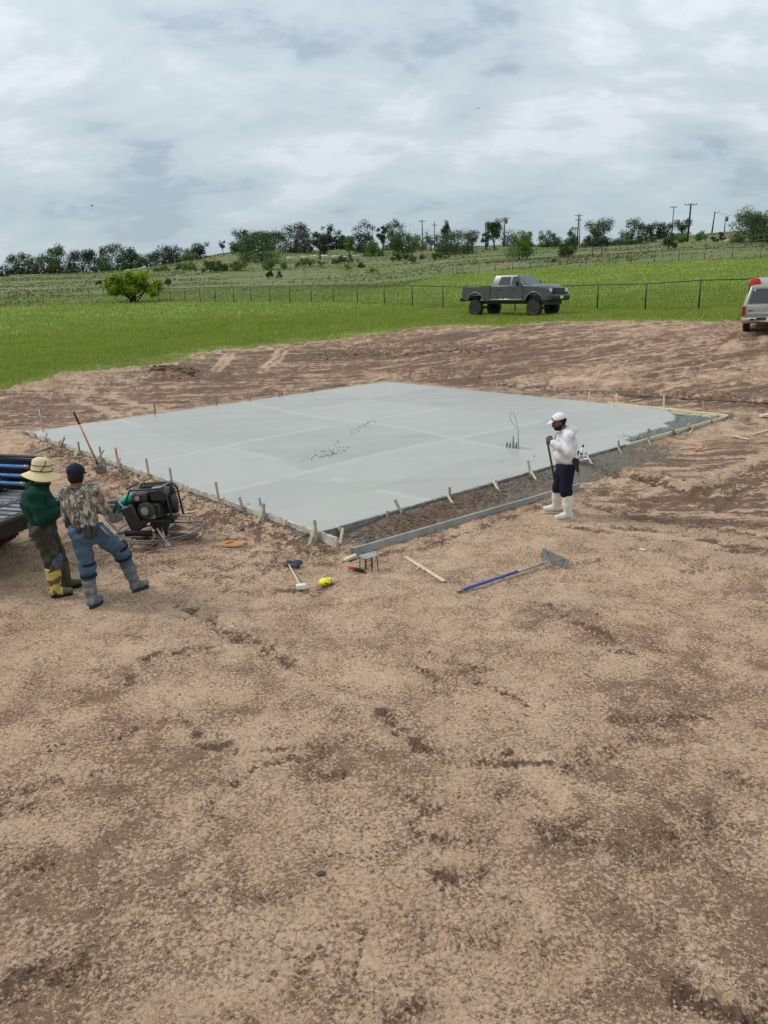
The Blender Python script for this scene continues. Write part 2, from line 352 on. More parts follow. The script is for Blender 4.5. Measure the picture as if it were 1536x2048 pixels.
# marks in the dirt: (pixels along the mark, width m, darkness, depth m, roughness)
MARKS = [
 ([(355,1205),(415,1240),(475,1272),(540,1305),(600,1340)], .07, .75, .025, 1.0),
 ([(258,1368),(262,1345),(300,1318),(350,1302),(420,1290)], .05, .7, .02, .5),
 ([(345,1325),(400,1300),(440,1290),(480,1277)], .03, .5, .015, .4),
 ([(350,1398),(365,1430),(385,1460)], .022, .6, .008, .3),
 ([(392,1472),(402,1490),(430,1495),(455,1488)], .04, .8, .008, .4),
 ([(470,1503),(560,1500),(640,1492),(700,1480)], .045, .55, .010, .8),
 ([(540,1520),(600,1522),(650,1508)], .035, .6, .010, .8),
 ([(225,1478),(250,1474),(272,1460)], .035, .8, .012, .6),
 ([(405,1645),(420,1615),(445,1580),(500,1545),(560,1527)], .035, .55, .010, .6),
 ([(0,1612),(60,1580),(130,1553),(220,1545)], .06, .6, .02, .8),
 ([(0,1625),(60,1618)], .10, .6, .02, .8),
 ([(712,1965),(708,1920),(728,1860),(745,1835)], .020, .6, .006, .3),
 ([(1085,1205),(1160,1250),(1210,1272),(1255,1302)], .06, .75, .02, .7),
 ([(1200,1290),(1245,1305)], .04, .6, .02, .7),
 ([(870,1312),(900,1325),(960,1345)], .08, .6, .015, .9),
 ([(940,1361),(1010,1388),(1050,1410)], .04, .6, .01, .4),
 ([(820,1335),(870,1360),(900,1385)], .07, .4, .02, 1.0),
 ([(770,1430),(800,1462),(840,1490)], .07, .85, .02, 1.0),
 ([(830,1497),(900,1500),(990,1505),(1040,1500)], .045, .7, .015, 1.0),
 ([(900,1528),(960,1522),(1030,1528),(1090,1530)], .035, .9, .012, .5),
 ([(1240,1442),(1300,1445),(1400,1430)], .10, .55, .02, .8),
 ([(1130,1535),(1200,1505),(1300,1470)], .08, .45, .02, .8),
 ([(820,1640),(870,1612),(905,1590)], .035, .5, .01, .6),
 ([(860,1665),(900,1690),(970,1690)], .07, .6, .01, .8),
 ([(875,1755),(960,1745)], .05, .5, .01, .8),
 ([(1040,1600),(1150,1680),(1290,1700),(1450,1640)], .16, .35, .02, .8),
 ([(640,1545),(690,1545)], .07, .7, .01, .7),
 ([(800,1590),(830,1600)], .03, .5, .01, .7),
 ([(1440,1545),(1536,1570)], .10, .4, .02, .8),
 ([(850,1870),(960,1880),(1030,1820)], .07, .35, .01, .9),
 ([(30,1950),(90,1930),(130,1960)], .13, .75, .03, 1.0),
 ([(160,1960),(230,1930)], .08, .55, .02, 1.0),
 ([(0,1760),(60,1745)], .08, .45, .02, 1.0),
 ([(1390,2000),(1470,2020),(1536,2010)], .10, .8, .03, 1.0),
 ([(780,2030),(830,2010)], .06, .5, .02, 1.0),
 # ruts by the right side
 ([(1130,1053),(1200,1061),(1290,1078),(1350,1080)], .06, .85, .03, .8),
 ([(1160,1043),(1250,1058),(1345,1064)], .05, .8, .03, .7),
 ([(1380,1070),(1460,1088),(1536,1100)], .07, .7, .03, .7),
 ([(1220,1023),(1330,1045),(1440,1062),(1536,1075)], .12, .75, .04, .8),
 ([(1180,1010),(1300,1030),(1420,1045),(1536,1050)], .09, .65, .04, .8),
 ([(1200,985),(1320,1003),(1440,1020),(1536,1030)], .10, .5, .03, .8),
 ([(1430,1096),(1480,1102),(1530,1107)], .07, .9, .03, 1.0),
 ([(1270,1097),(1340,1101)], .09, .8, .01, .5),
 ([(1350,1135),(1440,1143),(1460,1130)], .14, .5, .02, 1.0),
 ([(1165,930),(1230,948),(1300,960),(1345,972)], .22, .9, .16, .8),
 ([(1340,972),(1400,985),(1450,968),(1536,925)], .20, .8, .10, .8),
 ([(1400,1000),(1460,990),(1536,950)], .16, .75, .08, .9),
 ([(1440,1010),(1536,985)], .2, .6, .06, .8),
 ([(1050,965),(1160,960),(1230,985)], .15, .3, .02, .8),
 # soil along the left form
 ([(75,890),(130,912),(200,945),(280,985),(360,1022),(450,1045),(560,1072),(640,1092)], .34, .75, .05, 1.0),
 ([(110,925),(180,955),(270,1005),(400,1055),(520,1090)], .30, .45, .03, 1.0),
 ([(150,925),(200,950)], .5, .5, -.05, 1.0),
 # between the right form and the long board
 ([(700,1080),(800,1050),(900,1020),(1000,990),(1090,955)], .42, .85, .04, 1.0),
 ([(850,1060),(950,1025),(1060,990)], .28, .7, -.03, 1.0),
 ([(700,1120),(850,1090),(1000,1040),(1110,1005)], .12, .6, .01, .8),
 ([(560,1110),(640,1120),(700,1130)], .3, .35, .01, .9),
 ([(0,1080),(100,1110),(200,1120),(300,1130)], .5, .30, .0, .7),
 ([(500,1185),(560,1180),(640,1190),(650,1170)], .10, .55, .02, 1.0),
 ([(1120,1120),(1160,1125),(1200,1120)], .1, .4, .02, 1.0),
 # behind the slab
 ([(300,742),(350,746),(390,752)], .55, .8, -.22, 1.0),
 ([(640,712),(720,695),(820,688),(930,690),(1010,700)], .9, .7, .08, 1.0),
 ([(700,735),(860,742),(1000,748)], .5, .6, .05, .9),
 ([(780,672),(860,668),(950,676)], .6, .6, .05, .9),
 ([(0,815),(150,800),(330,788),(500,775)], .20, .5, .05, .8),
 ([(0,840),(150,828),(300,812),(420,800)], .16, .45, .05, .8),
 ([(0,795),(120,778),(300,762),(470,748),(640,738)], .20, .5, .06, .8),
 ([(100,862),(160,850),(300,822),(560,785),(780,756)], .18, .6, .03, .8),
 ([(800,750),(1000,768),(1250,785),(1536,808)], .28, .6, .05, .8),
 ([(900,735),(1100,745),(1300,752),(1536,772)], .22, .5, .05, .8),
 ([(1000,715),(1200,722),(1400,730),(1536,742)], .22, .5, .05, .8),
 ([(900,700),(1100,695),(1250,690),(1400,700)], .22, .4, .05, .8),
 ([(1180,775),(1350,790),(1536,812)], .35, .55, .08, .9),
 ([(480,860),(1,1)][:1]*2, .01, 0, 0, 0),
 ([(1440,700),(1450,680),(1475,665)], .14, .5, .03, .5),
 ([(1490,720),(1500,690),(1515,668)], .14, .5, .03, .5),
 ([(1490,840),(1536,850)], .25, .5, .05, .8),
 ([(1340,880),(1440,870),(1536,845)], .30, .35, .04, .9),
 ([(1180,920),(1260,905),(1340,890)], .25, .4, .03, .9),
 ([(1170,985),(1300,1000),(1536,1000)], .75, .48, .0, .5),
 ([(1250,930),(1400,925),(1536,900)], .8, .36, .0, .5),
 ([(60,900),(200,960),(400,1055),(640,1110)], .75, .48, .0, .5),
 ([(0,1060),(150,1090),(330,1130),(470,1140)], .6, .40, .0, .5),
 ([(690,1090),(900,1045),(1150,985)], .5, .45, .0, .5),
 ([(420,730),(700,700),(1000,705),(1250,720)], 1.7, .42, .0, .5),
 ([(0,830),(200,800),(500,760)], .9, .36, .0, .5),
 ([(850,755),(1100,775),(1536,800)], .9, .40, .0, .5),
]
# pale, pressed tyre tracks left of the slab
TRACKS = [([(155,800),(200,815),(240,833)], .16), ([(215,790),(270,808),(330,820)], .16), ([(520,735),(548,718),(556,700)], .11), ([(535,737),(563,718),(572,702)], .09), ([(440,742),(455,722),(468,706)], .11), ([(425,742),(441,722),(452,708)], .09), ([(300,735),(370,715),(430,700),(520,700)], .14),
          ([(1150,1075),(1300,1085),(1420,1110),(1536,1125)], .22), ([(1290,1048),(1400,1062),(1536,1085)], .18), ([(1450,700),(1470,680)], .2),([(1300,985),(1420,960),(1536,905)], .12)]
_segs = []
for pts, w, dk, dp, ro in MARKS:
    if w < .1: w *= 1.4; dk *= .82
    W = [hit_base(*p) for p in pts]
    for a, b in zip(W[:-1], W[1:]): _segs.append((a, b, w, dk, dp, ro, 0))
for pts, w in TRACKS:
    W = [hit_base(*p) for p in pts]
    for a, b in zip(W[:-1], W[1:]): _segs.append((a, b, w, 0.8, .03, .2, 1))

def slab_uv(x, y): dx, dy = x - SB[0], y - SB[1]; return dx * SU[0] + dy * SU[1], dx * SV[0] + dy * SV[1]
def ground_fields(x, y):
    """height and colour masks of the ground at world x, y"""
    x = np.asarray(x, float); y = np.asarray(y, float)
    r = np.hypot(x, y); az = np.arctan2(x, y); zb = hbase(x, y)
    wob = (fbm(x * .5, y * .5, 4) - .5)
    wob2 = (fbm(x * 3.1, y * 3.1, 3, off=9) - .5)
    ed = np.interp(az, _AZ, _EDGE_D) + wob * 3.0 + wob2 * 1.6
    grass = smooth(-.35, .55, r - ed) * (1 - smooth(1.3, 1.6, np.abs(az)))
    past = smooth(-3, 3, r - np.interp(az, _AZ, _FENCE_D) + wob * 2) * grass
    near = 1 - grass
    # darkness of the soil: patches, then the marks
    big = fbm(x * .55, y * .55, 5, off=3); mid = fbm(x * 1.9, y * 1.9, 5, .6, off=5)
    moist = smooth(.44, .70, big * .5 + mid * .5) * .62
    moist += smooth(.4, 2.2, x) * smooth(8.5, 4.0, r) * (.12 + .30 * smooth(.42, .66, mid)) + smooth(-1.4, -2.6, x) * smooth(4.4, 3.2, r) * .30 * smooth(.42, .66, mid)
    # streaks left by machines behind and right of the slab
    u, v = slab_uv(x, y)
    back = smooth(-1.0, 1.5, np.maximum(u - SIZE, v - SIZE)) * smooth(8, 13, r)
    ang = -.10 + .25 * (fbm(x * .12, y * .12, 2, off=2) - .5) + np.clip((x) * .006, -.1, .15)
    xs_ = x * np.cos(ang) + y * np.sin(ang); ys_ = -x * np.sin(ang) + y * np.cos(ang)
    stre = fbm(xs_ * .20 + wob * .8, ys_ * 3.4 + wob * 2, 5, .62, off=21)
    stre2 = fbm(xs_ * .55, ys_ * 9.0 + wob * 2, 3, .6, off=31)
    wide = smooth(.36, .62, fbm(x * .16, y * .30, 3, off=70)) * (1 - .55 * smooth(5, 14, x) * smooth(26, 30, y))
    moist = moist * (1 - .55 * back) + back * (.08 + (.35 + .65 * wide) * smooth(.40, .60, stre * .55 + stre2 * .45))
    streak = (.35 + .65 * wide) * smooth(.42, .60, stre * .55 + stre2 * .45)
    wet0 = back * streak * .30; bk = np.maximum(back * (.35 + .65 * wide), .85 * smooth(2.6, 5.0, x) * smooth(8.8, 10.4, y - .12 * (x - 4)) * smooth(-.7, -1.3, v))
    h = (big - .5) * .05 + (mid - .5) * .030 + (fbm(x * 7, y * 7, 4, .6, off=8) - .5) * .020
    h += back * ((stre - .5) * .12 + (stre2 - .5) * .09)
    wet = np.zeros_like(x); lump = np.zeros_like(x); track = np.zeros_like(x)
    rough = fbm(x * 11, y * 11, 4, .65, off=4)
    soft = fbm(x * 5, y * 5, 3, .6, off=44) - .5; soft2 = fbm(x * 5, y * 5, 3, .6, off=54) - .5
    for a, b, w, dk, dp, ro, kind in _segs:
        R = w * 2.6 + .1
        lo = np.minimum(a, b) - R; hi = np.maximum(a, b) + R
        ix = np.nonzero((x > lo[0]) & (x < hi[0]) & (y > lo[1]) & (y < hi[1]))
        if not len(ix[0]): continue
        xx, yy = x[ix] + soft[ix] * w * 2.2, y[ix] + soft2[ix] * w * 2.2; ab = b - a; L2 = max(ab @ ab, 1e-9)
        t = np.clip(((xx - a[0]) * ab[0] + (yy - a[1]) * ab[1]) / L2, 0, 1)
        d = np.hypot(xx - a[0] - ab[0] * t, yy - a[1] - ab[1] * t)
        m = 1 - smooth(.15, 1.75, d / w)
        if kind == 0:
            br = m * dk * (1 - .75 * ro * smooth(.62, .38, rough[ix]))
            wet[ix] = np.maximum(wet[ix], br)
            rim = np.exp(-((d / w - 1.7) / .5) ** 2) * .35
            h[ix] -= dp * .55 * m - abs(dp) * rim * .5
            lump[ix] = np.maximum(lump[ix], m * ro)
            if w < .13: h[ix] += .006 * m * np.sign(np.sin((xx * ab[0] + yy * ab[1]) / sqrt(L2) * 2 * pi / .075)) * smooth(14, 9, r[ix])
        else:
            moist[ix] *= (1 - .85 * m); wet[ix] *= (1 - .85 * m); track[ix] = np.maximum(track[ix], m)
            h[ix] += .012 * m * np.sin((xx * ab[0] + yy * ab[1]) / sqrt(L2) * 2 * pi / .12)
    clod = fbm(x * 16, y * 16, 3, .7, off=14)
    h += lump * ((rough - .5) * .075 + (clod - .5) * .04) * smooth(40, 12, r)
    # cement grey around the slab edge and by the long board
    ds = np.maximum(np.maximum(-u, u - SIZE), np.maximum(-v, v - SIZE))
    grey = smooth(.30, .02, ds + wob2 * .25) * smooth(.4, .6, mid + .08)
    side = smooth(1.1, .8, -v + wob2 * .4) * smooth(.02, .2, -v) * smooth(-.3, .6, u) * smooth(9.8, 8, u)
    grey = np.maximum(grey, side * smooth(.34, .56, rough + wob) * .95)
    # the soil stays below the slab's top
    # soil heaped against the forms: level by side
    left = smooth(.9, .04, -u) * (u < 0.05) * smooth(-.5, .6, v) * smooth(SIZE + .6, SIZE, v) * .052
    right = smooth(.8, .04, -v) * (v < 0.05) * smooth(.0, 1.4, u) * smooth(SIZE + .6, SIZE - 1, u) * (.088 - .03 * smooth(8, 9.5, u))
    far = np.maximum(smooth(1.3, .05, v - SIZE) * (v > SIZE - .05) * smooth(-1, 0, u) * smooth(SIZE + 1, SIZE, u), smooth(1.3, .05, u - SIZE) * (u > SIZE - .05) * smooth(-1, 0, v) * smooth(SIZE + 1, SIZE, v)) * .10
    tgt = np.maximum(np.maximum(left, right), far)
    h = h * smooth(-.05, .6, ds) + tgt + smooth(.8, .1, ds) * (rough - .5) * .028
    h = np.where(ds < .03, -.06, h)
    hg = (fbm(x * .35, y * .35, 3, off=61) - .5) * .12 + (fbm(x * 2, y * 2, 3, off=66) - .5) * .05 * smooth(90, 45, r)
    wet = np.maximum(wet, wet0 * (1 - track))
    strip = smooth(.03, .12, -v) * smooth(1.15, .75, -v + wob2 * .3) * smooth(-.2, .5, u) * smooth(8.8, 7.6, u); wet = np.maximum(wet, strip * (.55 + .35 * mid))
    z = zb + h * near + hg * grass
    dry = smooth(-1.2, .1, r - ed) * smooth(2.2, .3, r - ed)
    z = z + dry * .04 * rough
    return z, np.clip(moist, 0, 1) * near, grey * near, grass, past, dry, track * near, wet * near, bk * near * (1 - track)
def hfa(L): a = np.array(L, float); return ground_fields(a[:, 0], a[:, 1])[0]
def hf(x, y): return float(ground_fields(np.array([float(x)]), np.array([float(y)]))[0][0])
def on_ground(px, py, near=2.0):
    q = hit_base(px, py, near); return Vector((q[0], q[1], hf(q[0], q[1])))

def build_ground():
    rs = [1.6]
    while rs[-1] < 6000:
        r_ = rs[-1]
        st = max(.014, 1.12 * (r_ * r_ + CAM_H ** 2) / (CAM_H * FPX / 2))
        if r_ > 32: st = min(st, .30 + (r_ - 32) * .012)
        if r_ > 430: st = r_ * .12
        rs.append(r_ + st)
    rs = np.array(rs)
    dense = np.linspace(radians(-35), radians(35), 600)
    rest = np.linspace(radians(35), radians(325), 74)[1:-1]
    az = np.concatenate([dense, rest]); na, nr = len(az), len(rs)
    A, R = np.meshgrid(az, rs, indexing='ij'); X = R * np.sin(A); Y = R * np.cos(A)
    z, moist, grey, grass, past, dry, track, wet, bk = ground_fields(X.ravel(), Y.ravel())
    V = np.stack([X.ravel(), Y.ravel(), z], 1)
    i = np.arange(na); j = np.arange(nr - 1); I, J = np.meshgrid(i, j, indexing='ij'); I2 = (I + 1) % na
    F = np.stack([I * nr + J, I * nr + J + 1, I2 * nr + J + 1, I2 * nr + J], -1).reshape(-1, 4)
    g4 = grass[F].mean(1); p4 = past[F].mean(1)
    sets = (('dirt_ground', g4 < .5), ('grass_field', (g4 >= .5) & (p4 < .5)), ('pasture_hill', (g4 >= .5) & (p4 >= .5)))
    for nm, sel in sets:
        f = F[sel]; used = np.unique(f); remap = np.zeros(len(V), np.int64); remap[used] = np.arange(len(used))
        at = {'moist': moist[used], 'grey': grey[used], 'grass': grass[used], 'past': past[used], 'dry': dry[used], 'track': track[used], 'wet': wet[used], 'back': bk[used]}
        vv = V[used]; ff = remap[f]
        if nm == 'dirt_ground':      # close the small hole under the camera
            c0 = len(vv); ring = remap[np.arange(na) * nr]
            vv = np.vstack([vv, [[0, 0, 0.0]]]); at = {k_: np.append(v_, 0.0) for k_, v_ in at.items()}
            extra = np.stack([np.full(na // 2, c0), ring[0:na - na % 2:2], ring[1:na:2][:na // 2], ring[(np.arange(2, na + 2, 2) % na)[:na // 2]]], 1)
            ff = np.vstack([ff, extra])
        o = np_mesh(nm, vv, ff, MAT_GROUND, attrs=at); tag(o, kind='structure')
    return len(F)

def make_ground_mat():
    m, t, b = mat_base('earth_and_grass'); P = t.pos()
    moist, grey, grass, past, dry, track, wet, back = [t.attr(a) for a in ('moist', 'grey', 'grass', 'past', 'dry', 'track', 'wet', 'back')]
    st1 = t.noise(t.mapping(P, (.22, 2.6, 1), (0, 0, .10)), 1.3, 9, .66, .35); st2 = t.noise(t.mapping(P, (.5, 5.0, 1), (0, 0, -.16)), 1.6, 8, .7, .3)
    stf = t.math('ADD', t.math('MULTIPLY', t.math('SUBTRACT', st1, .5), 3.6), t.math('MULTIPLY', t.math('SUBTRACT', st2, .5), 2.6))
    wet = t.math('ADD', wet, t.math('MULTIPLY', back, t.math('ADD', .27, stf)), True)
    n1 = t.noise(P, 1.3, 8, .62); n2 = t.noise(P, 7.0, 8, .68, .3); n3 = t.noise(P, 38.0, 6, .7); n4 = t.noise(P, 150.0, 3, .7)
    n5 = t.noise(P, 3.0, 8, .72, .6); sub = lambda n, k_: t.math('MULTIPLY', t.math('SUBTRACT', n, .5), k_)
    light = t.mix(t.step(n1, .36, .64), (.585, .392, .256), (.470, .302, .190))
    light = t.mix(t.math('MULTIPLY', t.step(n3, .52, .36), .55), light, (.775, .565, .40))
    redn = t.step(t.noise(P, .45, 3, .5), .45, .62)
    mid = t.mix(redn, (.240, .138, .084), (.252, .130, .078)); mid = t.mix(t.math('MULTIPLY', t.step(n4, .45, .62), .7), mid, (.105, .058, .036))
    # dense dark speckle; where the soil is damp the speckle closes up
    bias = t.math('ADD', t.math('MULTIPLY', moist, .26), t.math('ADD', sub(n5, .95), t.math('ADD', sub(n1, .35), sub(n4, .60))))
    f1 = t.step(t.math('ADD', sub(n3, 1.35), bias), -.03, .22)
    base = t.mix(t.math('MULTIPLY', f1, .86), light, mid)
    dark = t.mix(redn, (.135, .076, .047), (.150, .074, .046)); dark = t.mix(t.math('MULTIPLY', t.step(n3, .44, .62), .7), dark, (.080, .045, .027)); dark = t.mix(t.math('MULTIPLY', t.step(n4, .56, .66), .45), dark, (.30, .195, .125))
    mf = t.step(t.math('ADD', wet, t.math('ADD', sub(n5, 1.5), sub(n3, 1.3))), .20, .58); mf = t.math('MULTIPLY', mf, t.step(wet, .02, .2))
    dirt = t.mix(t.math('MULTIPLY', mf, .88), base, dark)
    dirt = t.mix(t.math('MULTIPLY', track, .55), dirt, (.52, .365, .245))
    gf = t.step(t.math('ADD', grey, t.math('MULTIPLY', t.math('SUBTRACT', n3, .5), .8)), .25, .75)
    gcol = t.mix(t.step(n3, .4, .6), (.24, .215, .175), (.11, .088, .064))
    dirt = t.mix(gf, dirt, gcol)
    # drying cracks
    wv = t.new('ShaderNodeTexNoise'); t.link(P, wv.inputs['Vector']); wv.inputs['Scale'].default_value = 9; wv.inputs['Detail'].default_value = 4
    ad = t.new('ShaderNodeVectorMath', operation='MULTIPLY_ADD'); t.link(wv.outputs['Color'], ad.inputs[0]); ad.inputs[1].default_value = (.16, .16, 0); t.link(P, ad.inputs[2])
    fl = t.mapping(ad.outputs[0], (1, 1, 0.0))
    def crack(scale, wdt, lo, hi, nz):
        vo = t.new('ShaderNodeTexVoronoi', feature='DISTANCE_TO_EDGE', voronoi_dimensions='2D'); t.link(fl, vo.inputs['Vector']); vo.inputs['Scale'].default_value = scale
        c = t.step(vo.outputs['Distance'], wdt, wdt * .25); return t.math('MULTIPLY', c, t.step(t.noise(P, nz, 3, .6), lo, hi))
    ck = t.math('MAXIMUM', crack(4.6, .011, .47, .58, 1.6), t.math('MULTIPLY', crack(11.0, .020, .47, .60, 2.3), .8))
    ck = t.math('MULTIPLY', ck, t.math('SUBTRACT', 1.0, t.math('MULTIPLY', mf, .7)))
    dirt = t.mix(t.math('MULTIPLY', ck, .75), dirt, (.085, .048, .030))
    # lawn and pasture
    g1 = t.noise(P, .16, 6, .6); g2 = t.noise(t.mapping(P, (.5, 1.6, 1)), 1.1, 6, .65); g3 = t.noise(P, 9, 5, .7)
    lawn = t.mix(t.step(g1, .40, .60), (.115, .195, .020), (.215, .290, .042))
    lawn = t.mix(t.math('MULTIPLY', t.step(g2, .48, .62), .7), lawn, (.25, .315, .055))
    lawn = t.mix(t.math('MULTIPLY', t.step(t.noise(P, .7, 5, .7), .54, .64), .45), lawn, (.26, .27, .085))
    lawn = t.mix(t.math('MULTIPLY', t.step(g3, .48, .66), .6), lawn, (.062, .12, .013))
    pa = t.mix(t.step(g1, .42, .58), (.170, .185, .068), (.120, .160, .042))
    pa = t.mix(t.math('MULTIPLY', t.step(t.noise(t.mapping(P, (.35, 1.2, 1)), .22, 6, .66), .48, .60), .75), pa, (.235, .200, .115))
    pa = t.mix(t.math('MULTIPLY', t.step(g2, .52, .66), .5), pa, (.070, .085, .032))
    pa = t.mix(t.math('MULTIPLY', t.step(t.noise(P, .55, 5, .7), .60, .68), .6), pa, (.060, .085, .025))
    gr = t.mix(past, lawn, pa)
    gr = t.mix(t.math('MULTIPLY', dry, t.step(n2, .35, .65)), gr, (.33, .27, .14))
    ge = t.step(t.math('ADD', grass, t.math('MULTIPLY', t.math('SUBTRACT', n2, .5), .9)), .35, .65)
    col = t.mix(ge, dirt, gr); t.link(col, b.inputs['Base Color'])
    b.inputs['Roughness'].default_value = .92
    ro = t.math('SUBTRACT', .95, t.math('MULTIPLY', mf, .18)); t.link(ro, b.inputs['Roughness'])
    b.inputs['Specular IOR Level'].default_value = .25
    hgt = t.math('ADD', t.math('MULTIPLY', n2, 1.0), t.math('ADD', t.math('MULTIPLY', n3, .40), t.math('MULTIPLY', n4, .12)))
    hgt = t.math('SUBTRACT', hgt, t.math('MULTIPLY', ck, .35))
    t.link(t.bump(hgt, 1.0, .060), b.inputs['Normal'])
    return m
MAT_GROUND = make_ground_mat()
build_ground()
# ------------------------------------------------------------------ slab
def make_concrete():
    m, t, b = mat_base('wet_concrete'); P = t.pos()
    # trowel passes run along the slab's two directions
    R1 = t.mapping(P, (.12, .8, 1), (0, 0, -_a)); R2 = t.mapping(P, (.8, .12, 1), (0, 0, -_a))
    a1 = t.noise(R1, 1.3, 5, .55, .5); a2 = t.noise(R2, 1.0, 5, .55, .5); a3 = t.noise(P, .35, 4, .5)
    f = t.math('ADD', t.math('MULTIPLY', a1, .45), t.math('ADD', t.math('MULTIPLY', a2, .30), t.math('MULTIPLY', a3, .25)))
    c = t.mix(t.step(f, .36, .64), (.315, .310, .270), (.362, .357, .312)); c = t.mix(t.attr('panel'), c, (.405, .400, .350)); c = t.mix(t.attr('edge'), c, (.46, .455, .405))
    fine = t.noise(P, 30, 5, .6); c = t.mix(t.math('MULTIPLY', t.step(fine, .55, .72), .25), c, (.25, .255, .235))
    t.link(c, b.inputs['Base Color'])
    t.link(t.step(f, .35, .65, .40, .27), b.inputs['Roughness'])
    b.inputs['Specular IOR Level'].default_value = .5
    h = t.math('ADD', f, t.math('MULTIPLY', fine, .03)); t.link(t.bump(h, .22, .03), b.inputs['Normal'])
    return m
MAT_CONC = make_concrete()
MAT_ROUGHCONC = mat('rough_wet_concrete', (.17, .175, .160), .6, col2=(.075, .078, .07), scale=14, bump=.9, bscale=60, world_co=True)

def build_slab():
    # plan of the finished surface; the right corner is still unfilled
    cut = [at_z(*p, ZT) for p in ((1322, 812), (1338, 818), (1345, 826), (1352, 833), (1348, 840), (1330, 846), (1340, 853), (1300, 860), (1270, 872), (1250, 880), (1268, 886), (1278, 884))]
    cuv = [slab_uv(p.x, p.y) for p in cut]
    poly = [(0, 0)] + [(min(u, SIZE), max(v, 0)) for u, v in reversed(cuv)] + [(SIZE, SIZE), (0, SIZE)]
    poly[1] = (poly[1][0], 0.0); poly[len(cut)] = (SIZE, poly[len(cut)][1])
    n = 190; U, Vv = np.meshgrid(np.linspace(0, SIZE, n), np.linspace(0, SIZE, n), indexing='ij')
    def inside(u, v):
        ins = np.zeros(u.shape, bool); j = len(poly) - 1
        for i in range(len(poly)):
            xi, yi = poly[i]; xj, yj = poly[j]
            c = ((yi > v) != (yj > v)) & (u < (xj - xi) * (v - yi) / (yj - yi + 1e-12) + xi); ins ^= c; j = i
        return ins
    uu, vv = U.ravel(), Vv.ravel()
    z = ZT + (fbm(uu * .5, vv * .5, 2) - .5) * .014
    # low trowel ridges
    for (u0, v0, u1, v1) in ((6.2, 0, 6.4, 6.9), (0, 6.6, 6.4, 6.8), (6.4, 6.9, 12.7, 6.6), (2.8, 6.7, 2.9, 12.7), (0, 3.1, 6.3, 3.3), (9.4, 0, 9.3, 6.8), (6.3, 9.7, 12.7, 9.9)):
        L = math.hypot(u1 - u0, v1 - v0); t = np.clip(((uu - u0) * (u1 - u0) + (vv - v0) * (v1 - v0)) / L ** 2, 0, 1)
        d = np.hypot(uu - u0 - (u1 - u0) * t, vv - v0 - (v1 - v0) * t + .12 * np.sin(t * 9)); z += .006 * np.exp(-(d / .10) ** 2)
    bu = uu + .15 * np.sin(vv * .9) ; bv = vv + .12 * np.sin(uu * .8 + 1); pid = (np.digitize(bu, [2.2, 6.3, 9.4]) * 5 + np.digitize(bv, [1.4, 3.2, 6.7, 9.9]))
    pv = np.random.RandomState(4).rand(40)[pid]; panel = np.clip(.05 + .62 * pv + .25 * (fbm(uu * .9, vv * .9, 3) - .5), 0, 1)
    edge = np.zeros_like(uu)
    for (q, lim, oth) in ((bu, 6.3, bv), (bv, 6.7, bu), (bv, 3.2, bu), (bu, 2.2, bv)): edge = np.maximum(edge, .7 * np.exp(-((q - lim - .05) / .09) ** 2) * (fbm(oth * .5, q * 0 + lim, 3) > .42))
    W = SB[None] + uu[:, None] * SU[None] + vv[:, None] * SV[None]
    V = np.column_stack([W, z])
    I, J = np.meshgrid(np.arange(n - 1), np.arange(n - 1), indexing='ij')
    F = np.stack([I * n + J, (I + 1) * n + J, (I + 1) * n + J + 1, I * n + J + 1], -1).reshape(-1, 4)
    cu, cv = uu[F].mean(1), vv[F].mean(1); F = F[inside(cu, cv)]
    # skirt down the outline
    ed = {}
    for q in F:
        for a_, b_ in ((q[0], q[1]), (q[1], q[2]), (q[2], q[3]), (q[3], q[0])):
            if (b_, a_) in ed: del ed[(b_, a_)]
            else: ed[(a_, b_)] = 1
    low = {}; ex = []; nv = len(V); rows = []
    for (a_, b_) in ed:
        for q in (a_, b_):
            if q not in low: low[q] = nv + len(rows); rows.append((V[q][0], V[q][1], -.05))
        ex.append((b_, a_, low[a_], low[b_]))
    V = np.vstack([V, np.array(rows)]); F = np.vstack([F, np.array(ex)]); panel = np.append(panel, np.zeros(len(rows))); edge = np.append(edge, np.zeros(len(rows)))
    s = thing('concrete_slab', (0, 0, 0), 0, 'square slab of freshly poured wet grey concrete inside the wooden forms', 'concrete slab')
    o = np_mesh('slab_surface', V, F, MAT_CONC, s, attrs={'panel': panel, 'edge': edge})
    # pits and specks where someone has stood or thrown aggregate: lumps proud of the surface
    lumps = MB(); r2 = random.Random(5)
    def lump(p, s_):
        a_ = r2.uniform(0, pi); lumps.add([(p.x + s_ * (1 + .5 * r2.random()) * cos(a_ + q), p.y + s_ * sin(a_ + q), p.z + .001) for q in (0, 1.6, 3.1, 4.7)] + [(p.x, p.y, p.z + s_ * .5)], [(0, 1, 4), (1, 2, 4), (2, 3, 4), (3, 0, 4)])
    for (x0, y0, x1, y1, n_, sp) in ((702, 868, 742, 843, 70, 5), (636, 915, 690, 900, 60, 5), (640, 903, 700, 893, 25, 4), (604, 924, 640, 905, 10, 5), (672, 886, 682, 882, 10, 3), (725, 846, 760, 843, 8, 3), (230, 893, 250, 900, 8, 4), (1240, 870, 1275, 878, 30, 5), (800, 870, 1200, 900, 8, 25), (340, 960, 620, 1030, 8, 12)):
        for _ in range(n_):
            k_ = r2.random(); lump(at_z(x0 + (x1 - x0) * k_ + r2.gauss(0, sp), y0 + (y1 - y0) * k_ + r2.gauss(0, sp * .55), ZT + .004), r2.uniform(.007, .022))
    lo = lumps.build('loose_lumps', MAT_ROUGHCONC, s, auto=40); lo['kind'] = 'stuff'
    # rough mass in the unfilled corner
    n = 110; cuv2 = [(p[0], p[1]) for p in cuv]
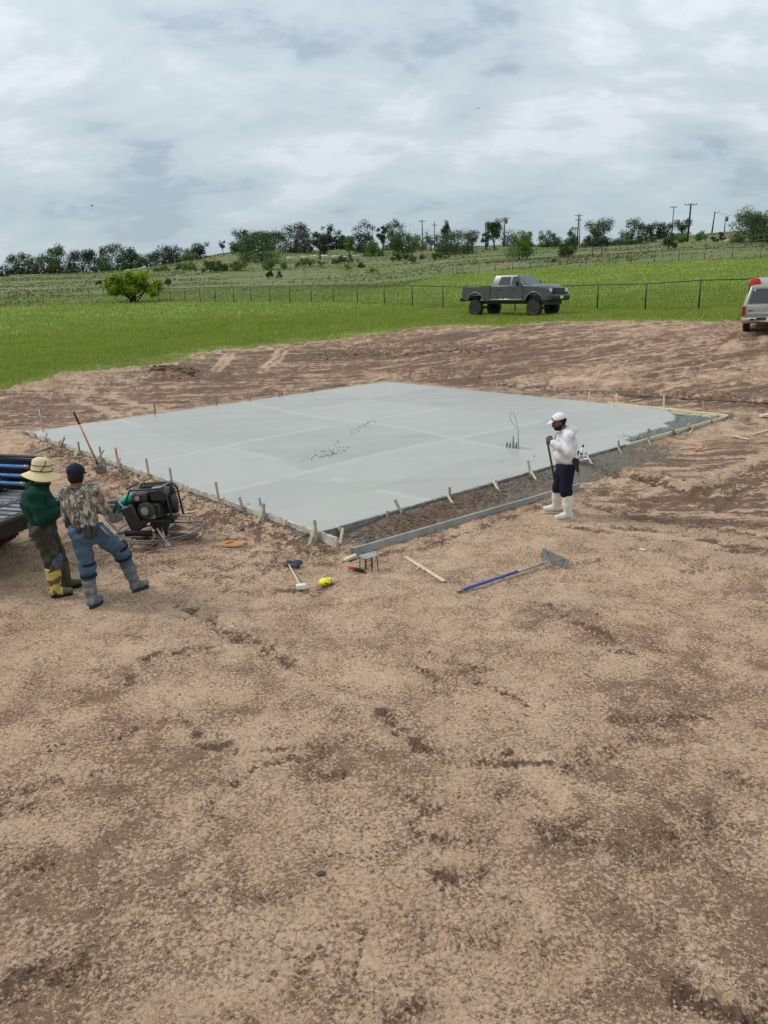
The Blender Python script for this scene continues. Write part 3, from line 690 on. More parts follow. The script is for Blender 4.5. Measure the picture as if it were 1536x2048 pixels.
    u0, u1, v0, v1 = 8.0, SIZE + .0, 0.02, 5.2
    U, Vv = np.meshgrid(np.linspace(u0, u1, n), np.linspace(v0, v1, n), indexing='ij'); uu, vv = U.ravel(), Vv.ravel()
    z = .075 + (fbm(uu * 4, vv * 4, 5, .6) - .5) * .16 + (fbm(uu * 14, vv * 14, 3, .6, off=3) - .5) * .06
    dip = smooth(1.5, 3.4, (uu - 10.3) + (vv - 1.2) * .9) ; z = z * (1 - dip) + (-.03 + (z - .075)) * dip
    W = SB[None] + uu[:, None] * SU[None] + vv[:, None] * SV[None]; V = np.column_stack([W, z])
    I, J = np.meshgrid(np.arange(n - 1), np.arange(n - 1), indexing='ij')
    F = np.stack([I * n + J, (I + 1) * n + J, (I + 1) * n + J + 1, I * n + J + 1], -1).reshape(-1, 4)
    cu, cv = uu[F].mean(1), vv[F].mean(1); F = F[~inside(cu, cv) & (cv - 0.02 < 5.2)]
    # keep only what is near the open corner
    o2 = np_mesh('rough_fill', V, F, MAT_ROUGHCONC, s); o2['label'] = 'rough unlevelled dark concrete in the open corner'
build_slab()

# ------------------------------------------------------------------ timber
W_SPLAT = mat('cement_splattered_wood', (.62, .56, .43), .8, col2=(.40, .39, .35), scale=6, amt=.9, bump=.6, bscale=30, stretch=(1, 1, 1))
W_GREY = mat('cement_coated_wood', (.24, .24, .215), .75, col2=(.15, .15, .135), scale=5, amt=.9, bump=.6, bscale=40)
W_NEW = mat('new_yellow_lumber', (.70, .64, .36), .6, col2=(.60, .52, .28), scale=5, bump=.2, stretch=(1, 1, 1))
W_PALE = mat('pale_lumber', (.60, .53, .38), .65, col2=(.47, .40, .27), scale=6, bump=.25)
W_STAKE = mat('stake_wood', (.42, .33, .22), .8, col2=(.24, .19, .13), scale=9, bump=.4)
W_OLD = mat('weathered_stake_wood', (.29, .25, .19), .85, col2=(.17, .15, .12), scale=9, bump=.4)
M_ORANGE = mat('orange_paint', (.85, .18, .07), .6, col2=(.65, .13, .06))
CEM_CRUST = mat('cement_crust', (.44, .43, .39), .8, col2=(.26, .26, .235), bump=.6, scale=20)

def form_board(a, b, zt, hgt, thick, m, label, group='form boards round the slab', crust=False, name='form_board', tilt=0.0):
    """a plank on edge from a to b (plan), top at zt"""
    a = Vector((a[0], a[1], 0)); b = Vector((b[0], b[1], 0)); d = b - a; L = d.length; yaw = atan2(d.y, d.x)
    c = (a + b) / 2
    o = thing(name, (c.x, c.y, zt - hgt), yaw, label, 'form board', group); o.rotation_euler = (tilt, 0, yaw)
    mb = MB(); n = max(2, int(L / .4)); vs = []; 
    for i in range(n + 1):
        x = -L / 2 + L * i / n; wob = (vnoise(a.x + x * 1.3, a.y) - .5) * .012
        for (y, z) in ((-thick / 2, 0), (thick / 2, 0), (thick / 2, hgt), (-thick / 2, hgt)): vs.append((x, y + float(wob), z + float(wob) * .5))
    fs = [(0, 3, 2, 1), tuple(n * 4 + k_ for k_ in (0, 1, 2, 3))]
    for i in range(n):
        for k_ in range(4): fs.append((i * 4 + k_, i * 4 + (k_ + 1) % 4, i * 4 + 4 + (k_ + 1) % 4, i * 4 + 4 + k_))
    mb.add(vs, fs); mb.build('plank', m, o, bevel=.004)
    if crust:
        cb = MB(); r2 = random.Random(int(abs(c.x) * 100)); nn = int(L / .12)
        for i in range(nn):
            if r2.random() < .45: continue
            x = -L / 2 + L * (i + .5) / nn; w = r2.uniform(.05, .16); hh = r2.uniform(.004, .014)
            cb.box((x, r2.uniform(-.01, .01), hgt + hh / 2 - .001), (w, thick * r2.uniform(.6, 1.25), hh), Matrix.Rotation(r2.uniform(-.1, .1), 3, 'Z'))
        co = cb.build('cement_crust', CEM_CRUST, o, bevel=.003); co['kind'] = 'stuff'
    return o
def slab_xy(u, v): q = SB + SU * u + SV * v; return q
t_ = .022
for i, (v0, v1, m_, lab) in enumerate(((-.42, 4.1, W_SPLAT, 'cement-splattered pale form board on edge, ending in the front corner nearest the camera'),
                                      (4.13, 8.4, W_SPLAT, 'cement-splattered form board in the middle of the left side, beside the orange-topped stake'),
                                      (8.43, 12.9, W_SPLAT, 'splattered form board along the far end of the left side, behind the shovel'))):
    form_board(slab_xy(-t_, v0), slab_xy(-t_, v1), ZT + .012, .16, .038, m_, lab, crust=True)
for i, (u0, u1, m_, lab) in enumerate(((0.02, 3.6, W_GREY, 'grey cement-coated form board running from the front corner towards the man in white'),
                                      (3.63, 8.05, W_GREY, 'cement-coated form board behind the man in white'),
                                      (8.08, 12.85, W_PALE, 'clean pale form board on edge leading up to the unfilled right corner'))):
    form_board(slab_xy(u0, -t_), slab_xy(u1, -t_), ZT + .008, .16, .038, m_, lab, crust=(i < 2))
form_board(slab_xy(SIZE + .03, 0.0), slab_xy(SIZE + .03, 3.4), ZT + .02, .09, .06, W_NEW, 'clean yellow form board laid along the far edge of the unfilled corner')
form_board(slab_xy(SIZE - .16, 0.35), slab_xy(SIZE - .16, 2.5), ZT - .03, .05, .04, W_PALE, 'thin pale strip lying just inside the yellow board at the unfilled corner')
form_board(slab_xy(0, SIZE + .03), slab_xy(4.4, SIZE + .03), ZT - .012, .10, .035, W_OLD, 'brown form board half buried in soil along the far left edge of the slab')
form_board(slab_xy(4.45, SIZE + .03), slab_xy(9, SIZE + .03), ZT - .016, .10, .035, W_OLD, 'brown buried form board along the middle of the far left edge of the slab')

def on_side(px, py, side, off):
    """where the ray of a pixel meets the upright plane just outside one side of the forms"""
    d = ray(px, py); o_ = np.array([0 - SB[0], 0 - SB[1]])
    nrm, k_ = {'left': (SU, -off), 'right': (SV, -off), 'farleft': (SV, SIZE + off), 'farright': (SU, SIZE + off)}[side]
    t = (k_ - o_ @ nrm) / (d[:2] @ nrm); return Vector((d[0] * t, d[1] * t, CAM_H + d[2] * t))
def stake(base, top, brace=None, m=W_STAKE, w=.042, tip=None, label='', group='wooden stakes holding the forms', cat='stake', side='left'):
    """base/top/brace in pixels; stands where its foot is, just outside the form"""
    B = on_side(base[0], base[1], side, .075); B.z = min(B.z, .10)
    T = on_side(top[0], top[1], side, .075)
    if side == 'left' and T.z < .2: T.z += .02
    g = hf(B.x, B.y); B.z = min(B.z, g + .01); T.z = max(T.z, g + .10)
    d = T - B; foot = B - d.normalized() * .08
    o = thing('form_stake', B, 0, label, cat, group)
    mb = MB(); r2 = random.Random(int(base[0] * 7)); yaw = _a + (pi / 2 if side in ('right', 'farleft') else 0) + r2.uniform(-.12, .12)
    mb.bar(foot - B, T - B, w, w * .55, side=(cos(yaw), sin(yaw), 0)); mb.build('stake_post', m, o, bevel=.003)
    if tip:
        tb = MB(); tb.bar(B.lerp(T, 1 - tip) - B, T - B + d.normalized() * .002, w + .004, w * .55 + .004, side=(cos(yaw), sin(yaw), 0)); tb.build('painted_tip', M_ORANGE, o, bevel=.002)
    if brace:
        b0, b1 = brace; F_ = on_side(b0[0], b0[1], side, .26); G = on_side(b1[0], b1[1], side, .10); F_.z = min(F_.z, hf(F_.x, F_.y))
        kb = MB(); dd = (G - F_).normalized(); kb.bar(F_ - B - dd * .04, G - B, .038, .019, side=(cos(_a + 1.1), sin(_a + 1.1), 0)); kb.build('brace', W_PALE if r2.random() < .5 else m, o, bevel=.002)
    return o
L_ = 'wooden stake '
ST = [
 ((88,885),(94,865),None,W_PALE,'short leaning pale stake at the far left corner beside the grey rod'),
 ((68,873),(66,862),None,W_PALE,'low stub of board at the extreme left corner of the forms'),
 ((121,893),(129,875),((113,896),(121,880)),W_STAKE,'braced stake just left of the orange-handled shovel top, second from the left corner'),
 ((160,906),(156,883),((149,908),(155,893)),W_OLD,'weathered stake left of where the orange shovel meets the form'),
 ((203,920),(199,893),((189,919),(208,900)),W_OLD,'weathered stake with crossed brace right of the shovel blade'),
 ((237,928),(231,897),((234,938),(240,917)),W_STAKE,'stake with a bright orange painted top on the left side of the slab'),
 ((298,950),(292,917),((289,958),(297,944)),W_STAKE,'stake above the small yellow line reel on the left side'),
 ((346,976),(339,936),((331,975),(341,958)),W_STAKE,'stake with its brace to the left, behind the power trowel'),
 ((439,1006),(431,964),((439,1010),(448,996)),W_STAKE,'tall stake right of the wooden handle lying on the soil'),
 ((486,1020),(479,994),None,W_STAKE,'stake beside the grey metal hook at the form'),
 ((528,1036),(527,1007),((513,1041),(524,1021)),W_STAKE,'stake next to the bluish grey stake on the left side'),
 ((568,1056),(572,1040),None,W_PALE,'short stub stake low against the left form, second from the front corner'),
 ((633,1076),(629,1040),((617,1077),(628,1058)),W_STAKE,'stake with brace nearest the front corner of the slab on the left side'),
 ((689,1074),(675,1052),((680,1076),(685,1056)),W_PALE,'pair of pale crossed pieces standing in the front corner of the forms'),
 ((808,1035),(789,998),None,W_PALE,'pale stake leaning left beside the wet soil, first tall one on the right side'),
 ((775,1043),(775,1032),None,W_STAKE,'tiny stub stake low against the right form near the front corner'),
 ((900,992),(899,974),((906,1008),(893,987)),W_STAKE,'stake with pale brace in the middle of the wet soil strip'),
 ((996,977),(990,962),((997,978),(986,962)),W_PALE,'short pale double stake left of the man in white, on the right form'),
 ((1061,950),(1056,920),((1072,958),(1061,942)),W_PALE,'tall pale stake directly left of the man in white'),
 ((1175,918),(1171,903),((1184,925),(1173,910)),W_PALE,'pale stake with splayed brace just right of the man in white and the bucket'),
 ((1238,896),(1237,881),((1243,905),(1236,894)),W_STAKE,'pale stake with flat brace below the rough concrete edge'),
 ((1298,880),(1297,857),((1302,888),(1294,876)),W_STAKE,'upright tan stake where the rough concrete meets the pale form board'),
 ((1359,877),(1344,857),None,W_STAKE,'wide flat leaning stake against the clean pale form board'),
 ((1384,857),(1376,848),((1380,852),(1386,857)),W_PALE,'small crossed stake midway along the clean pale form board'),
 ((1429,847),(1420,833),None,W_PALE,'short leaning stake near the outer end of the clean pale form board'),
 ((1470,832),(1462,824),None,W_STAKE,'short stub stake outside the far right corner of the forms'),
 ((310,826),(308,806),None,W_OLD,'stake on the far left edge, nearest the left corner'),
 ((433,809),(432,790),None,W_OLD,'stake on the far left edge, second from the left corner'),
 ((499,801),(500,787),None,W_OLD,'stake on the far left edge, third from the left corner'),
 ((557,792),(560,781),((563,791),(565,782)),W_OLD,'paired stubs on the far left edge, fourth from the left corner'),
 ((625,781),(624,776),None,W_OLD,'low stub on the far left edge, fifth from the left corner'),
 ((703,771),(706,763),None,W_PALE,'short leaning stub on the far left edge near the back corner'),
 ((780,763),(779,749),None,W_PALE,'pale stake at the back corner of the slab'),
 ((796,766),(796,758),None,W_OLD,'short stub beside the back corner stake'),
 ((824,768),(824,754),None,W_PALE,'pale stake on the back right edge, first from the back corner'),
 ((868,772),(867,758),None,W_PALE,'pale stake on the back right edge, second from the back corner'),
 ((915,776),(915,762),None,W_PALE,'pale stake on the back right edge, third from the back corner'),
 ((953,780),(952,769),None,W_PALE,'short stake on the back right edge, fourth from the back corner'),
 ((998,784),(998,767),None,W_PALE,'pale stake on the back right edge, fifth from the back corner'),
 ((1048,788),(1047,782),None,W_OLD,'low stub on the back right edge, left of the grey rod'),
 ((1178,799),(1179,783),None,W_PALE,'pale stake on the back right edge under the grey rod'),
 ((1232,804),(1234,787),((1228,803),(1234,788)),W_PALE,'double stake on the back right edge at the right end of the grey rod'),
 ((1328,813),(1328,792),None,W_PALE,'tall pale stake on the back right edge, left of the yellow board'),
 ((1406,821),(1407,802),None,W_STAKE,'stake behind the yellow board near the far right corner'),
]
for s_ in ST:
    sd_ = 'right' if 'pair of pale crossed' in s_[4] else 'left' if 'left corner of the forms' in s_[4] or 'far left corner' in s_[4] else ('farleft' if 'far left edge' in s_[4] or 'back corner' in s_[4] else ('farright' if ('back right' in s_[4] or 'far right corner' in s_[4]) else ('left' if s_[0][0] < 700 else 'right')))
    stake(s_[0], s_[1], s_[2], s_[3], tip=.38 if 'orange painted' in s_[4] else None, label=s_[4], w=.05 if s_[0][0] < 700 else .045, side=sd_)

def lie(name, a, b, w, t, m, label, cat, z=.0, group=None, part='shaft', round_=True):
    """a stick lying on the ground between two pixels"""
    A = on_ground(*a); Bq = on_ground(*b); A.z += w / 2 + z; Bq.z += w / 2 + z
    o = thing(name, A, 0, label, cat, group); mb = MB()
    if round_: mb.tube([(0, 0, 0), Bq - A], w / 2, 8)
    else: mb.bar((0, 0, 0), Bq - A, w, t, side=(0, 0, 1))
    mb.build(part, m, o, bevel=0 if round_ else .003, smooth_=round_); return o, A, Bq
STEEL = mat('worn_steel', (.30, .30, .29), .45, .7, col2=(.18, .17, .16), scale=10)
BLACKM = mat('black_metal', (.025, .025, .027), .45, .2, col2=(.05, .045, .04), scale=12)
BLACKP = mat('black_rubber', (.02, .02, .021), .7, col2=(.045, .04, .035), scale=9)
RUST = mat('rusty_steel', (.10, .045, .028), .85, .2, col2=(.17, .08, .045), scale=20, bump=.3)
BLUEP = mat('blue_painted_handle', (.020, .055, .33), .35, col2=(.03, .07, .26), scale=6, coat=.3)
WHITEP = mat('white_plastic', (.75, .75, .73), .45, col2=(.60, .60, .57))
GREYP = mat('grey_galvanised', (.34, .36, .36), .5, .4, col2=(.25, .26, .25), scale=8)

# long screed board standing on edge in the soil on the right
SC0, SC1 = at_z(700, 1112, .0), at_z(1158, 978, .0)
def build_screed():
    a, b = SC0, SC1; d = (b - a); yaw = atan2(d.y, d.x); L = d.length; c = (a + b) / 2
    o = thing('screed_board', (c.x, c.y, 0.0), yaw, 'long straight cement-grey plank standing on edge in the soil beside the right form', 'screed board')
    mb = MB(); mb.box((0, 0, .040), (L, .040, .125)); mb.build('plank', mat('cement_grey_plank', (.34, .35, .32), .75, col2=(.22, .23, .21), scale=4, bump=.4), o, bevel=.004)
    mb = MB(); mb.box((-L / 2 + .02, .0, .045), (.03, .06, .15)); mb.build('end_cap', STEEL, o, bevel=.003)
build_screed()
def build_offcut():
    a, b = at_z(688, 1121, .02), at_z(712, 1110, .05); o = thing('wood_offcut', a, 0, 'short pale wood offcut poking out from the near end of the long screed board', 'wood piece'); MB().bar((0, 0, 0), b - a, .06, .035, side=(0, 0, 1)).build('block', W_PALE, o, bevel=.003)
build_offcut()
for (p, q, lab) in (((733, 1100), (734, 1081), 'short rebar pin standing behind the near end of the screed board'), ((744, 1097), (745, 1084), 'second shorter rebar pin behind the near end of the screed board')):
    B = on_ground(*p); T = at_y(*q, B.y); o = thing('rebar_pin', B, 0, lab, 'rebar'); MB().tube([(0, 0, -.05), T - B], .008, 6).build('rod', RUST, o, smooth_=True)

# low stool of plate and rebar legs
def build_stool():
    B = on_ground(738, 1141); o = thing('rebar_stand', B, 0.5, 'small steel plate stand on thin rusty rebar legs in front of the screed board', 'stand')
    MB().box((0, 0, .21), (.20, .17, .006)).build('top_plate', GREYP, o, bevel=.002)
    for x in (-.085, 0.0, .085):
        for y in (-.07, .07): MB().tube([(x * 1.1, y * 1.1, -.02), (x, y, .209)], .0065, 6).build('leg', RUST, o, smooth_=True)
build_stool()
def build_float():
    A, B = on_ground(697, 1141), on_ground(728, 1147); A.z += .03; B.z += .03; o = thing('trowel_handle', A, 0, 'small hand tool with a red grip and black end left of the rebar stand', 'hand tool'); d = B - A
    MB().tube([(0, 0, 0), d * .15, d * .45], [.016, .022, .020], 10).build('grip', mat('red_grip', (.55, .03, .03), .5), o, smooth_=True)
    MB().tube([d * .45, d * .6, d * .95, d], [.020, .026, .022, .012], 10).build('barrel', BLACKP, o, smooth_=True)
build_float()
# hand sledge with pale head and gloves
def build_mallet():
    A, B = on_ground(577, 1130), on_ground(603, 1181); A.z += .03; B.z += .05; o = thing('mallet', B, 0, 'mallet with a thin pale handle and a white block head lying on the dirt', 'mallet'); d = A - B
    MB().tube([(0, 0, 0), d], [.013, .010], 8).build('handle', W_PALE, o, smooth_=True)
    yaw = atan2(d.y, d.x) + 1.4; MB().box((0, 0, 0), (.12, .065, .065), Matrix.Rotation(yaw, 3, 'Z')).build('head', WHITEP, o, bevel=.014)
build_mallet()
def build_tape():
    B = on_ground(650, 1169); o = thing('tape_measure', B + Vector((0, 0, .0)), .4, 'bright yellow chalk reel lying on the dirt right of the mallet', 'chalk reel')
    mb = MB(); mb.lathe([(0.0, 0), (.055, 0), (.075, .02), (.078, .045), (.05, .075), (0, .08)], n=18); mb.box((.06, .03, .035), (.07, .05, .05)); mb.build('case', mat('yellow_plastic', (.78, .70, .02), .45, col2=(.65, .55, .02), scale=12), o, auto=50)
    MB().tube([(.02, -.075, .03), (.0, -.095, .04), (-.03, -.08, .05)], .008, 6).build('strap', BLACKP, o, smooth_=True)
build_tape()
# stick with slivers, wooden handle, offcuts
o, A, B_ = lie('wood_stick', (811, 1117), (888, 1165), .045, .022, W_PALE, 'long pale wood strip lying on the dirt right of the rebar stand', 'wood strip', round_=False)
for (p, q) in (((832, 1142), (842, 1134)), ((844, 1134), (848, 1145))):
    a = on_ground(*p); b = on_ground(*q); MB().bar(a - A + Vector((0, 0, .012)), b - A + Vector((0, 0, .03)), .016, .010).build('splinter', W_PALE, o)
lie('wooden_handle', (366, 1022), (430, 1023), .035, .03, W_PALE, 'straight pale wooden tool handle lying on the soil right of the power trowel', 'handle')
for (p, q) in (((355, 1020), (366, 1026)), ((357, 1028), (367, 1018))):
    pass
lie('white_pipe', (322, 1006), (360, 1012), .05, .05, mat('pale_pipe', (.62, .60, .52), .5), 'short cream pipe lying behind the power trowel', 'pipe')
lie('wood_post', (66, 907), (104, 898), .06, .06, mat('grey_post_wood', (.42, .38, .30), .8, col2=(.32, .28, .22)), 'loose grey post lying on the dark soil behind the straw hat', 'wood post')
lie('metal_rod', (98, 876), (137, 869), .02, .02, BLACKM, 'thin dark rod lying on the left corner of the slab', 'rod', z=.12)
lie('marker_stake', (1361, 901), (1402, 897), .035, .012, W_STAKE, 'flat wooden marker stake lying on the dirt right of the slab, the upper of two', 'stake', round_=False)
lie('marker_stake', (1390, 903), (1428, 898), .035, .012, W_STAKE, 'flat wooden marker stake lying on the dirt right of the slab, the lower of two', 'stake', round_=False)
lie('orange_ribbon', (1389, 903), (1402, 898), .045, .012, M_ORANGE, 'strip of orange flagging between the two marker stakes', 'ribbon', round_=False, z=.012, part='strip')
lie('wood_piece', (1466, 877), (1497, 883), .06, .02, W_PALE, 'pale split board piece on the dirt near the right edge', 'wood piece', round_=False)
lie('wood_batten', (1502, 872), (1536, 862), .05, .02, W_PALE, 'long pale slat on the dirt running out at the right edge', 'wood slat', round_=False)
lie('white_bag', (1520, 838), (1545, 835), .12, .05, mat('white_scrap', (.62, .62, .58), .8), 'grey-white scrap on the dirt at the right edge, above the pale slat', 'scrap', round_=False, part='sheet')
lie('paper_scrap', (1281, 1098), (1289, 1102), .03, .01, WHITEP, 'tiny scrap of white paper in the dark soil right of the man in white', 'paper', round_=False, part='sheet')
lie('grey_rod', (1140, 786), (1232, 790), .035, .03, GREYP, 'grey steel rod lying behind the back right edge of the slab', 'rod', z=.10)
lie('dark_rebar', (1240, 795), (1700, 822), .03, .03, BLACKM, 'long dark bar lying on the dirt behind the yellow board, running out at the right', 'bar', z=.05)
lie('loose_board', (620, 778), (690, 770), .07, .03, W_OLD, 'loose brown board behind the far left edge of the slab', 'board', round_=False)
lie('loose_board', (742, 764), (765, 758), .07, .03, W_PALE, 'short pale board near the back corner of the slab', 'board', round_=False)
lie('loose_board', (1262, 806), (1282, 801), .06, .02, W_PALE, 'short pale lath at the back right edge, between the rod and the yellow board', 'board', round_=False)
lie('grey_lath', (668, 1062), (745, 1046), .04, .03, W_SPLAT, 'thin splattered batten lying along the right form at the front corner', 'batten', round_=False, z=.11)

def leaning(name, foot, top, segs, label, cat):
    """segs: list of (t0,t1,radius0,radius1,material,part)"""
    B = on_ground(*foot); T = at_y(*top, B.y + .25); o = thing(name, B, 0, label, cat); d = T - B
    for t0, t1, r0, r1, m, part in segs: MB().tube([d * t0, d * ((t0 + t1) / 2), d * t1], [r0, (r0 + r1) / 2, r1], 10).build(part, m, o, smooth_=True)
    return o, B, d
o, B, d = leaning('shovel', (204, 946), (146, 821), [(.22, .78, .021, .019, mat('orange_brown_handle', (.50, .20, .07), .5, col2=(.40, .15, .06)), 'handle'), (.78, .98, .020, .020, BLACKP, 'grip'), (.98, 1.0, .02, .014, W_PALE, 'handle_end'), (.10, .24, .026, .022, BLACKM, 'socket')], 'shovel with a long orange-brown handle stuck in the soil at the left form', 'shovel')
mb = MB(); mb.add([(-.10, 0, .16), (.10, -.02, .16), (.12, -.01, .02), (.06, 0, -.10), (0, 0, -.14), (-.06, 0, -.10), (-.11, 0, .02), (0, .035, .1), (0, .03, 0)], [(0, 1, 7), (1, 2, 7), (7, 2, 8), (2, 3, 8), (3, 4, 8), (4, 5, 8), (5, 6, 8), (6, 7, 8), (6, 0, 7)])
so = mb.build('blade', STEEL, o, smooth_=True); so.modifiers.new('thickness', 'SOLIDIFY').thickness = .004; so.location = (0, 0, .03); so.rotation_euler = (0, -.35, .3)
o, B, d = leaning('steel_rod', (89, 872), (77, 814), [(0, .97, .013, .013, GREYP, 'rod'), (.97, 1.0, .022, .022, GREYP, 'rod_end')], 'grey steel pin standing upright at the far left corner of the forms', 'rod')
MB().tube([(-.12, 0, 0.02), (-.05, 0, .12), (0, 0, .22)], .008, 6).build('tie_wire', BLACKM, o, smooth_=True)
# bluish stake and metal hook on the left form
o, B, d = leaning('blue_stake', (524, 1030), (519, 997), [(0, 1, .018, .020, mat('blue_grey_paint', (.12, .17, .24), .5), 'pin')], 'bluish grey metal pin standing on the slab side of the left form', 'pin')
B = on_ground(497, 1034); T = at_y(490, 1013, B.y); o = thing('metal_hook', B, 0, 'flat grey cement-covered trowel blade leaning on the left form', 'trowel'); MB().bar((0, 0, -.02), T - B, .05, .008).build('blade', GREYP, o, bevel=.002); MB().tube([(T - B) + Vector((-.06, 0, -.03)), (T - B) + Vector((-.01, 0, .0))], .014, 8).build('handle', STEEL, o, smooth_=True)
# reel of yellow line
B = on_ground(296, 971); o = thing('line_reel', B, .4, 'small yellow string reel lying on the soil beside the left form', 'string reel')
YEL = mat('yellow_line', (.72, .58, .14), .7); mb = MB(); mb.tube([(.12 * cos(a) * .5 + .09, .05 * sin(a), .03) for a in np.linspace(0, 2 * pi, 14)[:-1]], .012, 6, closed=True); mb.build('loop', YEL, o, smooth_=True); MB().tube([(-.10, -.03, .02), (.03, .0, .03)], .016, 6).build('spool', YEL, o, smooth_=True)
# stake whisker in the lawn
B = on_ground(477, 641); T = at_y(479, 617, B.y); o = thing('survey_stake', B, 0, 'lone thin white survey stake standing in the lawn', 'stake'); MB().bar((0, 0, -.1), T - B, .05, .02).build('stake_post', WHITEP, o)

# pipes standing out of the slab
def build_pipes():
    PVC = mat('grey_pipe', (.30, .32, .33), .4, col2=(.22, .23, .23), scale=6); wire = mat('grey_wire', (.13, .13, .13), .5)
    def P3(px, py): return at_z(px, py, ZT - .01)
    def up(px, py, base): return at_y(px, py, base.y)
    b = P3(1027, 897); t = up(1026, 871, b); o = thing('drain_pipe', b, 0, 'thick grey capped pipe standing out of the wet slab', 'pipe', 'pipes rising out of the slab'); d = t - b
    MB().tube([(0, 0, 0), d], .024, 12).build('riser', PVC, o, smooth_=True); MB().tube([d * .96, d + Vector((0, 0, .008))], .031, 12).build('cap', mat('pale_pipe_cap', (.62, .63, .62), .4), o, auto=40)
    b = P3(1037, 899); t = up(1036, 859, b); o = thing('conduit', b, 0, 'tall thin grey conduit with a wire loop at its top standing in the slab', 'conduit', 'pipes rising out of the slab'); d = t - b
    MB().tube([(0, 0, 0), d], .013, 10).build('riser', PVC, o, smooth_=True)
    px = [(1036.5, 857), (1034, 848), (1031, 836), (1027.5, 827), (1024, 824), (1021, 826), (1019.5, 832), (1022, 841), (1028, 850), (1034, 856)]
    MB().tube([up(x, y, b) - b for x, y in px], .0045, 6).build('wire_loop', wire, o, smooth_=True)
    for (x, y0, y1, lab) in ((1013.5, 896, 885, 'short black pipe stub at the left end of the pipe cluster'), (1019.5, 897, 886, 'short black pipe stub left of the capped drain pipe'), (1032, 898, 886, 'short black pipe stub between the capped pipe and the conduit')):
        b = P3(x, y0); t = up(x + 1, y1, b); o = thing('pipe_stub', b, 0, lab, 'pipe stub', 'pipes rising out of the slab'); d = t - b
        MB().tube([(0, 0, 0), d], .013, 8).build('tube', BLACKP, o, smooth_=True); MB().tube([d * .9, d * 1.12], .016, 8).build('cap', PVC, o, smooth_=True)
    a, b = at_z(996, 888, ZT + .05), at_z(1062, 898, ZT + .02); o = thing('grade_rod', a, 0, 'thin pale rod lying across the foot of the pipe cluster', 'rod'); MB().tube([(0, 0, 0), b - a], .006, 6).build('rod', GREYP, o)
build_pipes()

# concrete rake with blue handle
def build_rake():
    A, B = on_ground(916, 1186), on_ground(1102, 1128); A.z += .03; B.z += .06; o = thing('concrete_rake', A, 0, 'concrete rake with a long blue handle lying on the dirt', 'rake'); d = B - A
    MB().tube([(0, 0, 0), d * .05], [.021, .021], 12).build('end_cap', STEEL, o, smooth_=True)
    MB().tube([d * .04, d * .3, d * .62], .0185, 12).build('handle', BLUEP, o, smooth_=True)
    MB().tube([d * .61, d * .8, d * 1.0], .0175, 12).build('shaft', mat('dirty_aluminium', (.40, .38, .33), .5, .5, col2=(.25, .22, .18), scale=7), o, smooth_=True)
    c = d; dd = d.normalized(); sd = Vector((dd.y, -dd.x, 0)).normalized()
    l = on_ground(1085, 1112) - A; r = on_ground(1137, 1136) - A; mid = (l + r) / 2; sd = (r - l).normalized(); bl = MB()
    nrm = sd.cross(Vector((0, 0, 1))).normalized()
    bl.add([l + Vector((0, 0, .11)), r + Vector((0, 0, .11)), r + nrm * .05 + Vector((0, 0, .0)), l + nrm * .05 + Vector((0, 0, .0)), l + nrm * -.01 + Vector((0, 0, .115)), r + nrm * -.01 + Vector((0, 0, .115)), r + nrm * .04 + Vector((0, 0, .0)), l + nrm * .04 + Vector((0, 0, .0))], [(0, 1, 2, 3), (7, 6, 5, 4), (0, 4, 5, 1), (2, 6, 7, 3), (0, 3, 7, 4), (1, 5, 6, 2)])
    bl.build('blade', mat('cement_stained_steel', (.16, .16, .145), .6, .4, col2=(.10, .095, .08), scale=14), o)
    for s in (-.55, .62): MB().tube([c - dd * .16, mid + sd * s * .3 + Vector((0, 0, .10))], .006, 6).build('brace', STEEL, o, smooth_=True)
build_rake()

# pair of kneeboards
def build_kneeboard():
    B = on_ground(460, 1088); o = thing('kneeboard', B, -.15, 'thin orange-brown kneeboard lying flat on the dirt', 'kneeboard')
    pts = [(-.19, -.10), (.10, -.12), (.20, -.07), (.22, .09), (.16, .11), (-.14, .11), (-.21, .06)]
    for z, m, nm, k in ((.010, mat('grey_foam', (.36, .35, .32), .8), 'pad', 1.07), (.022, mat('orange_board', (.52, .235, .08), .6, col2=(.42, .17, .06), scale=7), 'board', 1.0)):
        mb = MB(); n = len(pts); mb.add([(x * k, y * k, z - .005) for x, y in pts] + [(x * k, y * k, z + .005) for x, y in pts], [tuple(range(n - 1, -1, -1)), tuple(range(n, 2 * n))] + [(i, (i + 1) % n, (i + 1) % n + n, i + n) for i in range(n)]); mb.build(nm, m, o, bevel=.003)
    MB().tube([(-.05, -.05, .028), (0, 0, .035), (.05, .04, .028)], .006, 6).build('strap', BLACKP, o, smooth_=True)
build_kneeboard()
